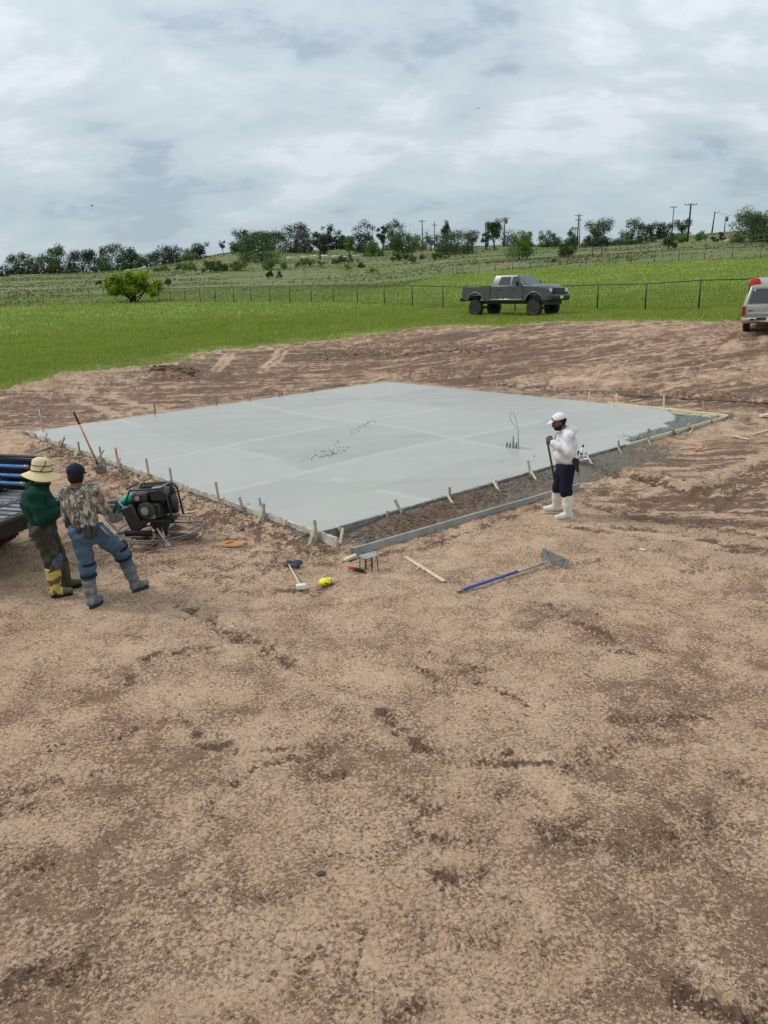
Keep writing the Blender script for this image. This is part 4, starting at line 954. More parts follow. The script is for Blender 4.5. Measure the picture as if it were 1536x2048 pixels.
# ------------------------------------------------------------------ fences
FEN = mat('black_fence_paint', (.018, .022, .018), .5, col2=(.03, .035, .03))
FEN_G = mat('grey_fence_post', (.13, .13, .11), .8, col2=(.08, .08, .065))
def gz(x, y): return hf(x, y)
def chain_fence(pix, H, label, r=.042, mesh_sp=.075, midposts=None, rail=True, posts_px=None):
    """pix: pixels of the post feet with their distances implied by the land"""
    pts = [on_ground(px, py, 30) if not isinstance(px, Vector) else px for px, py in pix]
    base = pts[0]; o = thing('chain_link_fence', base, 0, label, 'fence', 'chain link fences')
    for i, p in enumerate(pts):
        MB().tube([p - base + Vector((0, 0, -.1)), p - base + Vector((0, 0, H + .05))], r, 6).build('post', FEN, o, smooth_=True)
    top = [p - base + Vector((0, 0, H)) for p in pts]
    MB().tube(top, r * .8, 6).build('top_rail', FEN, o, smooth_=True)
    vs = []; fs = []
    for a, b in zip(pts[:-1], pts[1:]):
        L = (b - a).length; n = max(2, int(L / mesh_sp)); dv = (b - a) / L; nr = Vector((-dv.y, dv.x, 0)) * .0022; sl = H - .03
        for i in range(n):
            s0 = i * L / n
            for sg in (1, -1):
                s1 = s0 + sg * sl * .8
                z0, z1 = .03, sl
                if s1 < 0: z1 = z0 + (z1 - z0) * (s0 / (s0 - s1)); s1 = 0
                if s1 > L: z1 = z0 + (z1 - z0) * ((L - s0) / (s1 - s0)); s1 = L
                p0 = a + dv * s0 + Vector((0, 0, z0)) - base; p1 = a + dv * s1 + Vector((0, 0, z1)) - base; e = dv * .0022
                k = len(vs); vs += [p0 - e, p0 + e, p0 + nr * 1.6, p1 - e, p1 + e, p1 + nr * 1.6]; fs += [(k, k + 1, k + 4, k + 3), (k + 1, k + 2, k + 5, k + 4), (k + 2, k, k + 3, k + 5)]
    mb = MB(); mb.add(vs, fs); m = mb.build('wire_mesh', FEN, o, recalc=False); m['kind'] = 'stuff'
    return o
F1 = [(318, 604), (342, 604), (371, 604), (401, 604), (432, 604), (468, 604), (503, 604), (541, 604), (580, 605), (623, 605), (667, 606), (715, 608), (769, 610), (825, 613), (886, 617), (955, 620), (1030, 622), (1110, 622), (1194, 621), (1290, 621), (1397, 620), (1495, 620), (1620, 621)]
chain_fence(F1, 1.45, 'long black chain link fence behind the pickup, nearer of the two black fences')
F2 = [(914, 547), (926, 548), (958, 545), (990, 542), (1025, 540), (1060, 537), (1096, 534), (1135, 531), (1173, 529), (1218, 528), (1262, 526), (1309, 524), (1357, 522), (1409, 519.5), (1464, 518), (1521, 516), (1580, 514)]
chain_fence(F2, 1.35, 'further black chain link fence up the slope, rising to the right', r=.042, mesh_sp=.14)
def wire_fence(pix, H, label, r=.035, wires=3, group='wire fences in the pasture', m=FEN_G, lean=0):
    pts = [on_ground(px, py, 40) for px, py in pix]; base = pts[0]
    o = thing('wire_fence', base, 0, label, 'fence', group); r2 = random.Random(3)
    for p in pts: MB().tube([p - base + Vector((0, 0, -.1)), p - base + Vector((r2.uniform(-.06, .06), 0, H * r2.uniform(.9, 1.1)))], r, 5).build('post', m, o)
    for k_ in range(wires):
        z = H * (k_ + 1) / (wires + .2); mb = MB(); mb.tube([p - base + Vector((0, 0, z)) for p in pts], .007, 3); mb.build('wire', FEN_G, o)
    return o
wire_fence([(20, 610), (58, 606), (88, 603), (120, 601), (148, 599), (178, 597), (208, 596), (236, 596)], 1.3, 'old wire fence at the left, ending at the yellow-green bush')
wire_fence([(612, 556), (660, 557), (700, 558), (758, 560), (788, 558), (812, 556), (843, 554), (876, 551), (905, 549)], 1.4, 'sparse wire fence crossing the pasture left of the second black fence', r=.045)
wire_fence([(930, 532), (950, 531), (985, 529), (1020, 527), (1052, 523), (1085, 519), (1120, 516), (1150, 513)], 1.4, 'wire fence passing in front of the two round bushes', r=.045)
wire_fence([(1210, 508), (1240, 505), (1280, 501), (1320, 497), (1350, 494), (1390, 491), (1430, 488), (1470, 486)], 1.4, 'wire fence high on the right slope above the second black fence', r=.05)
def plank_fence():
    pix = [(1489, 491), (1502, 490), (1515, 489), (1528, 488), (1541, 487), (1560, 486)]; pts = [on_ground(*p) for p in pix]; base = pts[0]
    o = thing('pipe_fence', base, 0, 'short grey rail fence at the far right in front of the big tree', 'fence')
    for p in pts: MB().tube([p - base, p - base + Vector((0, 0, 1.5))], .08, 6).build('post', FEN_G, o)
    for z in (.7, 1.4): MB().tube([p - base + Vector((0, 0, z)) for p in pts], .07, 5).build('rail', FEN_G, o)
plank_fence()
def gate_frame():
    a, b = on_ground(1185, 514), on_ground(1203, 512); o = thing('fence_brace', a, 0, 'brown wooden fence corner brace standing in the pasture above the second fence', 'fence brace')
    c = on_ground(1169, 517); rb = mat('reddish_wood', (.14, .08, .05), .8)
    for p in (a, b): MB().tube([p - a, p - a + Vector((0, 0, 1.7))], .10, 6).build('post', rb, o)
    MB().tube([Vector((0, 0, 1.2)), b - a + Vector((0, 0, 1.3))], .08, 6).build('rail', rb, o); MB().tube([c - a, Vector((0, 0, 1.3))], .07, 6).build('brace', FEN_G, o)
gate_frame()

# ------------------------------------------------------------------ utility poles
POLE = mat('dark_pole_wood', (.045, .042, .04), .85, col2=(.025, .024, .022), scale=2); POLE_G = mat('grey_pole_wood', (.13, .14, .14), .85, col2=(.09, .10, .10), scale=2)
def pole(base, top, arms, label, m=POLE, r=.17, dist=None, extra=None):
    B = on_ground(*base) if dist is None else at_d(base[0], base[1], dist)
    T = at_y(top[0], top[1], B.y); o = thing('utility_pole', B, 0, label, 'utility pole', 'utility poles along the ridge'); d = T - B
    MB().tube([d * -.03, d], [r, r * .62], 8).build('pole_shaft', m, o, smooth_=True)
    for (f, w, yaw) in arms:
        w *= .72
        c = d * f; sd = Vector((cos(yaw), sin(yaw), 0)); MB().bar(c - sd * w / 2, c + sd * w / 2, .11, .11).build('crossarm', m, o)
        for s in (-.46, -.2, .2, .46): MB().tube([c + sd * w * s, c + sd * w * s + Vector((0, 0, .28))], .06, 6).build('insulator', POLE_G, o)
    if extra: extra(o, d)
    return o
def transformer(o, d): MB().tube([d * .86 + Vector((.45, 0, -.6)), d * .86 + Vector((.45, 0, .5))], .28, 10).build('transformer', POLE_G, o, smooth_=True)
pole((767, 500), (767, 449), [], 'thin dim pole among the trees left of the hilltop poles', POLE_G, .14)
pole((846, 497), (844, 440), [(.955, 2.6, .1)], 'utility pole with one crossarm between the round trees', POLE, .18)
pole((869, 498), (869, 443), [(.86, 1.7, .1)], 'slimmer grey utility pole with a low short crossarm, just left of the tall dark cedar', POLE_G, .15)
pole((971, 500), (971, 447), [], 'bare grey pole behind the upright tree', POLE_G, .16)
pole((1006, 492), (1006, 440), [(.97, 2.4, .2)], 'pale pole close behind the tall black pole', POLE_G, .15, dist=262)
pole((1008, 493), (1010, 434), [(.95, 2.9, -.1), (.90, 2.0, -.1)], 'tall black utility pole with two crossarms above the big round bush', POLE, .2, extra=transformer)
pole((1154, 492), (1158, 427), [(.93, 2.6, .1), (.80, 2.2, .1)], 'utility pole with two stacked crossarms right of the second round bush', POLE, .19)
pole((1159, 490), (1160, 432), [], 'bare pole standing right behind the double-armed pole', POLE_G, .16, dist=262)
pole((1343, 473), (1348, 413), [(.975, 2.6, .1)], 'grey utility pole with a crossarm on the skyline trees at right', POLE_G, .17)
pole((1374.5, 484), (1382, 407), [(.965, 3.6, .15)], 'largest dark utility pole with one long crossarm on the right slope', POLE, .24)
pole((1424, 463), (1430, 423), [], 'leaning pole with a side lamp arm on the right skyline', POLE, .2, extra=lambda o, d: MB().tube([d * .9, d * .9 + Vector((1.3, 0, .6))], .05, 5).build('lamp_arm', POLE_G, o))
pole((1449, 462), (1451, 433), [], 'small distant pole with a transformer on the right skyline', POLE_G, .15, extra=transformer)
def wires():
    a = at_y(1430, 425, on_ground(1424, 463).y); b = at_y(1560, 425, a.y + 5)
    o = thing('power_line', a, 0, 'thin power line running right from the leaning pole', 'power line'); MB().tube([(b - a) * t + Vector((0, 0, -2.0 * t * (1 - t) * 2)) for t in np.linspace(0, 1, 12)], .03, 4).build('cable', POLE_G, o)
wires()

# ------------------------------------------------------------------ trees
def leaf_mat(name, c1, c2, c3):
    m, t, b = mat_base(name); at = t.attr('shade'); c = t.mix(t.step(at, 0, .5), c1, c2); c = t.mix(t.step(at, .5, 1), c, c3)
    t.link(c, b.inputs['Base Color']); b.inputs['Roughness'].default_value = .75; b.inputs['Specular IOR Level'].default_value = .25
    tr = t.new('ShaderNodeBsdfTranslucent'); t.link(c, tr.inputs['Color']); mx = t.new('ShaderNodeMixShader'); mx.inputs[0].default_value = .28
    out = m.node_tree.nodes['Material Output']; t.link(b.outputs[0], mx.inputs[1]); t.link(tr.outputs[0], mx.inputs[2]); t.link(mx.outputs[0], out.inputs[0]); return m
LM = {'oak': leaf_mat('oak_leaves', (.042, .075, .022), (.070, .118, .034), (.105, .165, .048)),
      'dark': leaf_mat('cedar_leaves', (.026, .044, .021), (.042, .066, .029), (.064, .094, .040)),
      'green': leaf_mat('bright_green_leaves', (.060, .12, .020), (.105, .19, .034), (.16, .26, .05)),
      'grey': leaf_mat('grey_twigs', (.070, .072, .058), (.105, .105, .085), (.14, .145, .11)),
      'lime': leaf_mat('yellow_green_leaves', (.14, .22, .020), (.25, .36, .032), (.38, .48, .06))}
BARK = mat('bark', (.085, .068, .052), .9, col2=(.045, .036, .028), scale=3, bump=.4); BARK_G = mat('grey_bark', (.20, .18, .16), .9, col2=(.12, .11, .10), scale=3)
trs = np.random.RandomState(5)
def leaf_cloud(centres, radii, n, size, flat=.9):
    """leaf-size faces spread through the clumps of a crown"""
    centres = np.array(centres); radii = np.array(radii); w = radii.prod(1) ** (2 / 3) if radii.ndim == 2 else radii ** 2
    if radii.ndim == 1: radii = np.stack([radii, radii, radii * flat], 1)
    k_ = trs.choice(len(centres), n, p=w / w.sum()); d = trs.normal(size=(n, 3)); d /= np.linalg.norm(d, axis=1)[:, None]
    rr = trs.rand(n) ** .45 * (1 + .25 * (trs.rand(n) - .5)); p = centres[k_] + d * radii[k_] * rr[:, None]
    nrm = d + trs.normal(size=(n, 3)) * .7 + np.array([0, 0, .35]); nrm /= np.linalg.norm(nrm, axis=1)[:, None]
    a = np.cross(nrm, trs.normal(size=(n, 3))); a /= np.linalg.norm(a, axis=1)[:, None]; b = np.cross(nrm, a)
    s = size * (.6 + .8 * trs.rand(n))[:, None]
    quad = np.stack([p - a * s, p - b * s * .55, p + a * s, p + b * s * .55], 1)
    sh = np.clip(.5 + trs.normal(size=n) * .28 + (trs.rand(len(centres))[k_] - .5) * .5, 0, 1)
    return quad.reshape(-1, 3), np.repeat(sh, 4)
def tree(base, wpx, hpx, kind, label, form='round', trunk=.22, dens=1.0, cat='tree', group=None, name=None, dist=None, gaps=.0, bark=None, clear=.18, leaf=None, nclump=None):
    B = on_ground(*base) if dist is None else at_d(base[0], base[1], dist); D = math.hypot(B.x, B.y); s = D / FPX * 1.03
    W, H = wpx * s, hpx * s
    o = thing(name or ('tree' if cat == 'tree' else 'bush'), B, 0, label, cat, group)
    seed = int(base[0] * 13 + base[1]); r2 = random.Random(seed); global trs; trs = np.random.RandomState(seed % 100000)
    pxs = s * 2.0                                          # size of one rendered pixel there
    lf = leaf or max(.10, pxs * .62)
    cen, rad = [], []
    c0 = H * clear; hc = (H - c0); nc = nclump or r2.randint(14, 20)
    lowq = cat == 'tree' and clear < .06; W *= (1.30 if lowq else (1.0 if cat == 'bush' else 1.08))
    for i in range(nc + (8 if lowq else 0)):
        th = r2.uniform(0, 2 * pi); q = r2.random()
        if form == 'round': zz = c0 + hc * ((.02 if lowq else .14) + (.84 if lowq else .72) * q); wr = .40 * W * sqrt(max(.05, 1 - ((q - .35) / .74) ** 2)); rc = .17 * W * r2.uniform(.65, 1.2)
        elif form == 'vase': zz = c0 + hc * (.35 + .55 * q); wr = W * (.16 + .24 * q); rc = .17 * W * r2.uniform(.7, 1.2)
        elif form == 'cone': zz = c0 + hc * (.1 + .85 * q); wr = W * .36 * (1.05 - q); rc = W * .20 * (1.15 - .75 * q)
        elif form == 'flat': zz = c0 + hc * (.55 + .3 * q); wr = W * .40; rc = .16 * W * r2.uniform(.7, 1.2)
        else: zz = H * (.14 + .62 * q); wr = W * .38 * sqrt(max(.1, 1 - (q * .9) ** 2)); rc = min(W * .17, H * .30) * r2.uniform(.75, 1.15)
        k_ = .35 + .65 * sqrt(r2.random()); cen.append((wr * k_ * cos(th), wr * k_ * sin(th), min(zz, H - rc * .7))); rad.append(rc)
    if lowq:
        for i in range(7): th = 2 * pi * i / 7; cen.append((W * .30 * cos(th), W * .30 * sin(th), H * r2.uniform(.08, .2))); rad.append(min(W * .19, H * .25))
        B.z -= H * .05; o.location = B
    cen.append((0, 0, c0 + hc * .5)); rad.append(W * .27 if form != 'bush' else min(W * .3, H * .42))
    area = W * H; n = int(min(7000, max(180, dens * area / (lf * lf) * 2.1)))
    V, sh = leaf_cloud(cen, rad, n, lf); V[:, 2] = np.maximum(V[:, 2], .02)
    np_mesh('crown', V, np.arange(len(V)).reshape(-1, 4), LM[kind], o, smooth_=False, attrs={'shade': sh})
    bk = bark or (BARK_G if kind == 'grey' else BARK); tr = MB(); R = trunk if trunk else W * .03
    topz = c0 + hc * .45; bend = r2.uniform(-.08, .08) * W
    R = min(R, W * .035); tr.tube([(0, 0, -.2), (bend * .3, 0, topz * .4), (bend, 0, topz)], [R * 1.25, R, R * .55], 7)
    for i in range(min(7, len(cen))):
        c = Vector(cen[i]); st = Vector((bend * .5, 0, topz * r2.uniform(.35, .9))); mid = st.lerp(c, .5) + Vector((0, 0, -.05 * H)); tr.tube([st, mid, c], [R * .5, R * .33, R * .12], 5)
    tr.build('trunk', bk, o, smooth_=True)
    return o
GL = 'trees of the far left treeline'; GH = 'trees on the hilltop'; GR = 'trees along the right skyline'
# far left treeline
T_left = [((6, 553), 17, 22, 'dark', 'round', 'small round dark tree at the extreme left edge of the picture'),
 ((33, 549), 30, 34, 'dark', 'round', 'dark tree at the left end of the far treeline'),
 ((57, 547), 34, 36, 'oak', 'round', 'second tree of the far left treeline, wide and low'),
 ((88, 545), 32, 34, 'oak', 'round', 'third tree of the far left treeline, round crowned'),
 ((117, 544), 38, 50, 'oak', 'round', 'tall pale-green tree of the far left treeline with a rounded top'),
 ((147, 543), 22, 20, 'oak', 'bush', 'low tree in front of the gap right of the tall pale-green tree'),
 ((165, 542), 42, 38, 'dark', 'flat', 'broad dark tree with a ragged flat top left of the tallest oak'),
 ((202, 541), 32, 44, 'dark', 'round', 'dark open-topped tree just left of the tallest oak on the left'),
 ((236, 541), 48, 50, 'oak', 'round', 'tallest and densest round oak of the far left treeline'),
 ((265, 538), 28, 38, 'dark', 'round', 'narrow dark tree directly right of the tallest left oak'),
 ((293, 531), 38, 26, 'oak', 'bush', 'low rounded tree left of the slope to the hilltop'),
 ((326, 528), 40, 34, 'dark', 'round', 'dark wide tree at the foot of the slope to the hilltop'),
 ((356, 524), 32, 30, 'dark', 'round', 'dark tree with irregular top right of the wide dark tree'),
 ((384, 519), 26, 24, 'oak', 'bush', 'low bushy tree left of the last treeline tree'),
 ((402, 518), 26, 30, 'dark', 'vase', 'last tree of the left treeline, forked, before the grassy knoll')]
for (b, w, h, k_, f, lab) in T_left: tree(b, w * 1.08, h * 1.05, k_, lab, f, .3, group=GL, clear=.04)
# hilltop
T_hill = [((446, 502), 15, 22, 'grey', 'vase', 'small bare grey tree standing alone on the grassy knoll'),
 ((484, 504), 34, 42, 'dark', 'round', 'dark tree at the left end of the hilltop wood'),
 ((523, 496), 44, 36, 'dark', 'round', 'dark tree behind the leafy oak on the hilltop'),
 ((548, 496), 40, 36, 'dark', 'flat', 'dark flat-topped tree right behind the leafy oak'),
 ((524, 523), 78, 54, 'oak', 'round', 'broad leafy mid-green oak in front of the hilltop wood'),
 ((592, 505), 48, 54, 'dark', 'round', 'tall dark tree in the middle of the hilltop wood'),
 ((614, 508), 40, 40, 'grey', 'round', 'greyish tree in the centre of the hilltop wood'),
 ((640, 518), 42, 48, 'dark', 'round', 'low dark tree with pale trunks in front of the hilltop wood'),
 ((652, 500), 30, 46, 'dark', 'vase', 'open dark tree with a tufted top on the hilltop'),
 ((673, 497), 28, 38, 'dark', 'round', 'narrow dark tree on the right side of the hilltop wood'),
 ((699, 512), 22, 38, 'green', 'round', 'small light-green tree with a thin trunk at the edge of the hilltop wood'),
 ((694, 495), 30, 30, 'oak', 'bush', 'low tree behind the small light-green tree'),
 ((731, 505), 40, 58, 'dark', 'round', 'tall dark tree right of the light-green tree'),
 ((745, 512), 34, 30, 'green', 'bush', 'bushy sapling under the tall dark tree on the hill'),
 ((765, 511), 22, 52, 'oak', 'vase', 'slender tree with a visible thin trunk left of the one with the highest crown'),
 ((787, 500), 34, 58, 'oak', 'round', 'high crowned tree in the middle of the ridge'),
 ((806, 506), 38, 46, 'oak', 'round', 'mid-green tree beside the high crowned tree'),
 ((830, 500), 34, 34, 'green', 'round', 'pale tree left of the one-armed pole'),
 ((862, 502), 34, 36, 'grey', 'round', 'greyish open tree between the two poles left of the cedar'),
 ((893, 504), 32, 58, 'dark', 'cone', 'tall blackish cedar with a ragged top'),
 ((910, 508), 58, 48, 'oak', 'round', 'broad dense dark-green tree in front of the tall cedar'),
 ((944, 501), 36, 36, 'grey', 'vase', 'sparse grey-leaved tree right of the broad dense tree'),
 ((974, 500), 20, 34, 'oak', 'round', 'small tree left of the upright tree with the visible trunk'),
 ((989, 500), 36, 52, 'oak', 'vase', 'upright tree with a clear trunk and open crown left of the tall black pole')]
for (b, w, h, k_, f, lab) in T_hill: tree(b, w * 1.05, h * 1.03, k_, lab, f, .2, group=GH, clear=.12 if k_ in ('grey',) or 'trunk' in lab else .02, dens=.55 if k_ == 'grey' else 1.0)
# right skyline
T_right = [((1028, 492), 42, 34, 'grey', 'round', 'loose greyish tree behind the big round bush'),
 ((1053, 494), 24, 30, 'oak', 'round', 'small tree peeping over the right side of the big round bush'),
 ((1095, 494), 30, 34, 'oak', 'round', 'compact round tree between the two bushes'),
 ((1112, 494), 22, 20, 'oak', 'bush', 'low bush at the right foot of the compact round tree'),
 ((1146, 490), 18, 34, 'oak', 'round', 'tree top showing above the second bush beside the pole'),
 ((1196, 490), 44, 46, 'oak', 'vase', 'spreading tree with sparse outer branches right of the double-armed pole'),
 ((1190, 493), 60, 20, 'dark', 'bush', 'dark low thicket under the spreading tree'),
 ((1246, 490), 34, 16, 'oak', 'bush', 'low bush between the spreading tree and the rounded one'),
 ((1264, 488), 34, 44, 'oak', 'round', 'rounded tree right of the low bush on the right skyline'),
 ((1292, 477), 30, 28, 'dark', 'round', 'first tree of the row behind the right slope'),
 ((1312, 476), 30, 30, 'dark', 'round', 'second tree of the row behind the right slope'),
 ((1332, 474), 28, 28, 'dark', 'round', 'third tree of the row behind the right slope'),
 ((1364, 470), 26, 30, 'oak', 'vase', 'last tree of the row, touching the large dark pole'),
 ((1503, 483), 60, 62, 'oak', 'round', 'big dense tree at the right edge, left half'),
 ((1545, 483), 64, 66, 'oak', 'round', 'big dense tree cut off by the right edge of the picture')]
for (b, w, h, k_, f, lab) in T_right: tree(b, w * 1.05, h * 1.03, k_, lab, f, .25, group=GR, clear=.03, dens=.6 if k_ == 'grey' else 1.0)
# bushes
GB = 'bushes in the pasture'
BU = [((1039, 520), 58, 53, 'green', 'bush', 'large dense bright-green round bush in front of the tall black pole'),
 ((1137, 515), 44, 42, 'oak', 'bush', 'olive-green round bush below the double-armed pole'),
 ((1337, 499), 32, 28, 'oak', 'bush', 'dark green rounded bush below the largest pole on the right'),
 ((1355, 486), 36, 18, 'green', 'bush', 'low green bush behind the dark rounded one'),
 ((1400, 484), 26, 20, 'green', 'bush', 'light green bush right of the largest pole'),
 ((1428, 484), 20, 9, 'dark', 'bush', 'flat dark bush on the right slope'),
 ((1443, 482), 14, 20, 'dark', 'round', 'small dark upright bush on the right slope'),
 ((1304, 485), 28, 12, 'green', 'bush', 'small low bush left of the dark rounded bush'),
 ((540, 558), 16, 18, 'dark', 'bush', 'left one of two small dark bushes in the pasture'),
 ((559, 558), 14, 16, 'dark', 'bush', 'right one of two small dark bushes in the pasture'),
 ((337, 573), 15, 18, 'oak', 'bush', 'small sapling above the left end of the chain link fence'),
 ((199, 569), 13, 8, 'dark', 'bush', 'small dark clump in the left pasture'),
 ((722, 536), 22, 11, 'dark', 'bush', 'dark low clump in the pasture above the fence'),
 ((826, 527), 22, 20, 'green', 'bush', 'small bright bush below the one-armed pole'),
 ((845, 519), 15, 13, 'grey', 'bush', 'small grey brush clump beside the bright bush'),
 ((1108, 524), 12, 9, 'grey', 'bush', 'small reddish-grey clump just above the second black fence'),
 ((697, 541), 28, 14, 'lime', 'bush', 'pale yellow-green shrub low in the pasture'),
 ((745, 546), 30, 12, 'lime', 'bush', 'faint yellow-green shrub right of the pale shrub'),
 ((420, 545), 90, 22, 'oak', 'bush', 'dark thicket at the foot of the grassy knoll'),
 ((374, 541), 60, 16, 'green', 'bush', 'green thicket left of the dark thicket'),
 ((325, 543), 40, 12, 'green', 'bush', 'low shrubs left end of the thicket row'),
 ((480, 541), 60, 18, 'green', 'bush', 'green thicket right of the dark one below the leafy oak'),
 ((545, 539), 70, 20, 'green', 'bush', 'green thicket directly below the leafy oak'),
 ((620, 533), 80, 16, 'green', 'bush', 'bright thicket below the low dark tree'),
 ((690, 527), 70, 14, 'oak', 'bush', 'low thicket right of the bright one'),
 ((800, 522), 60, 16, 'oak', 'bush', 'low brush in front of the high crowned tree'),
 ((880, 518), 50, 12, 'oak', 'bush', 'low brush in front of the broad dense tree'),
 ((375, 523), 34, 16, 'green', 'bush', 'pale bushes where the treeline meets the knoll'),
 ((470, 502), 28, 10, 'green', 'bush', 'low bright shrubs on top of the grassy knoll'),
 ((228, 540), 24, 8, 'green', 'bush', 'small green shrub in front of the tallest left oak')]
for (b, w, h, k_, f, lab) in BU: tree(b, w, h, k_, lab, f, .10, cat='bush', group=GB, clear=0, nclump=18 if w > 40 else 9)
# the yellow-green bush: many stems from one root
def mesquite():
    B = on_ground(268, 604); D = math.hypot(B.x, B.y); s = D / FPX; W, H = 116 * s, 60 * s
    o = thing('multi_stem_bush', B, 0, 'wide yellow-green feathery bush with many stems at the left end of the black fence', 'bush', GB)
    global trs; trs = np.random.RandomState(77); r2 = random.Random(4); cen = []; rad = []; st = MB()
    for i in range(34):
        th = r2.uniform(0, 2 * pi); q = r2.random(); x = W * .42 * cos(th) * sqrt(r2.random()); y = W * .36 * sin(th) * sqrt(r2.random())
        z = H * (.30 + .50 * q * sqrt(max(0.05, 1 - (x / (W * .5)) ** 2))); cen.append((x, y, z)); rad.append(W * r2.uniform(.075, .12))
        if i < 14: st.tube([(r2.uniform(-.3, .3), r2.uniform(-.2, .2), 0), (x * .45, y * .45, z * .5), (x * .85, y * .85, z * 1.0)], [.09, .06, .02], 5)
    V, sh = leaf_cloud(cen, rad, 9000, .17); V[:, 2] = np.maximum(V[:, 2], .05)
    np_mesh('crown', V, np.arange(len(V)).reshape(-1, 4), LM['lime'], o, smooth_=False, attrs={'shade': sh}); st.build('stem', BARK, o, smooth_=True)
mesquite()
# pale limestone bank left and a few rocks, far house roofs
def bank(pts, h, label, name='limestone_bank'):
    W = [on_ground(*p) for p in pts]; o = thing(name, W[0], 0, label, 'rock bank'); r2 = random.Random(9); mb = MB()
    for a, b in zip(W[:-1], W[1:]):
        n = max(1, int((b - a).length / 1.6))
        for i in range(n): p = a.lerp(b, (i + r2.random()) / n) - W[0]; mb.ell((p.x, p.y, p.z + .02), (r2.uniform(.5, 1.2), r2.uniform(.4, .8), h * .6 * r2.uniform(.4, 1.0)), n=7, m=4)
    mb.build('stone_bank', mat('pale_limestone', (.60, .57, .50), .9, col2=(.40, .37, .31), scale=1.0), o, auto=50)
bank([(128, 542), (150, 541), (180, 540), (205, 541)], .7, 'pale limestone bank showing under the far left treeline')
bank([(255, 540), (290, 536)], .35, 'thin pale stone streak right of the left treeline')
bank([(570, 516), (600, 514), (640, 512), (690, 514), (760, 509)], .5, 'band of pale stones below the hilltop wood')
bank([(1455, 483), (1470, 478), (1490, 479), (1500, 484)], .6, 'broken pale stone wall left of the big tree at the right')
# two birds
for (p, dd, lab) in (((184, 412), 60, 'tiny dark bird flying low on the left of the sky'), ((956, 217), 80, 'tiny dark bird high in the middle of the sky')):
    c = at_d(p[0], p[1], dd); o = thing('bird', c, .4, lab, 'bird'); mb = MB(); mb.ell((0, 0, 0), (.08, .025, .025), n=8, m=6)
    mb.add([(-.04, 0, .01), (.05, 0, .01), (.0, .26, .07), (-.05, .22, .06)], [(0, 1, 2, 3)]); mb.add([(-.04, 0, .01), (.05, 0, .01), (.0, -.26, .05), (-.05, -.22, .05)], [(0, 1, 2, 3)]); mb.add([(-.09, 0, 0), (-.2, .04, 0), (-.2, -.04, 0)], [(0, 1, 2)])
    mb.build('body', BLACKM, o)

# ------------------------------------------------------------------ grass
def make_grass():
    g = np.random.RandomState(3); m = leaf_mat('grass_blades', (.155, .225, .026), (.235, .31, .046), (.33, .37, .080))
    def field(n, rmin, rmax, azr, pw, hgt, dens_edge=False, mname='grass', mm=None):
        az = g.uniform(-azr, azr, n); r = rmin + (rmax - rmin) * g.rand(n) ** pw; x = r * np.sin(az); y = r * np.cos(az)
        z, mo, gy, gr, pa, dry, tk, wt, bk_ = ground_fields(x, y); keep = ((gr > .60) | (g.rand(n) < gr * .45)) & (g.rand(n) < (smooth(64, 40, r) + .05 if rmax < 70 else smooth(36, 60, r)))
        x, y, z, dry, r, pa = x[keep], y[keep], z[keep], dry[keep], r[keep], pa[keep]; n = len(x)
        patch = fbm(x * .5, y * .5, 3, off=40); h = hgt * (.45 + .9 * g.rand(n)) * (.6 + .9 * patch) * (.6 + .35 * np.clip(r / 40, 0, 1.6)) * (1 - .5 * np.clip(dry, 0, 1))
        th = g.uniform(0, 2 * pi, n); w = .012 + .00045 * r; ln = g.normal(size=(n, 2)) * .35 * h[:, None]
        V = np.empty((n, 3, 3)); V[:, 0] = np.stack([x - w * np.cos(th), y - w * np.sin(th), z - .02], 1); V[:, 1] = np.stack([x + w * np.cos(th), y + w * np.sin(th), z - .02], 1)
        V[:, 2] = np.stack([x + ln[:, 0], y + ln[:, 1], z + h], 1)
        sh = np.clip(.25 + .75 * patch + g.normal(size=n) * .18 + .25 * np.clip(dry, 0, 1), 0, 1)
        return V.reshape(-1, 3), np.repeat(sh, 3)
    A = field(260000, 31, 66, radians(31), 1.1, .12); B = field(90000, 36, 118, radians(31), 1.1, .15)
    V = np.vstack([A[0], B[0]]); sh = np.concatenate([A[1], B[1]])
    # rough tufts and weeds over the pasture
    n = 90000; az = g.uniform(-radians(31), radians(31), n); r = 70 + 260 * g.rand(n) ** 1.1; x = r * np.sin(az); y = r * np.cos(az); z, mo, gy, gr, pa, dry, tk, wt, bk_ = ground_fields(x, y)
    pt = fbm(x * .06, y * .12, 4, off=80); kp = (pa > .4) & (g.rand(n) < smooth(.38, .60, pt) + .12); x, y, z, r, pt = x[kp], y[kp], z[kp], r[kp], pt[kp]; n = len(x); V2 = np.empty((n, 3, 3)); w = .12 + .0016 * r * g.rand(n); h = (.06 + .16 * g.rand(n) ** 2) * (.6 + pt); th = g.uniform(0, pi, n)
    V2[:, 0] = np.stack([x - w * np.cos(th), y - w * np.sin(th), z - .05], 1); V2[:, 1] = np.stack([x + w * np.cos(th), y + w * np.sin(th), z - .05], 1); V2[:, 2] = np.stack([x, y, z + h], 1)
    sh2 = np.clip(g.rand(n) ** 1.2 * .9 + (pt - .5), 0, 1); wm = leaf_mat('pasture_weeds', (.075, .095, .028), (.13, .155, .052), (.25, .215, .13))
    q = np_mesh('weeds', V2.reshape(-1, 3), np.arange(n * 3).reshape(-1, 3), wm, smooth_=False, attrs={'shade': np.repeat(sh2, 3)}); tag(q, 'olive and straw coloured weeds scattered over the rough pasture', 'weeds', kind='stuff')
    o = np_mesh('grass', V, np.arange(len(V)).reshape(-1, 3), m, smooth_=False, attrs={'shade': sh}); tag(o, 'green grass blades standing over the lawn behind the dirt', 'grass', kind='stuff')
make_grass()
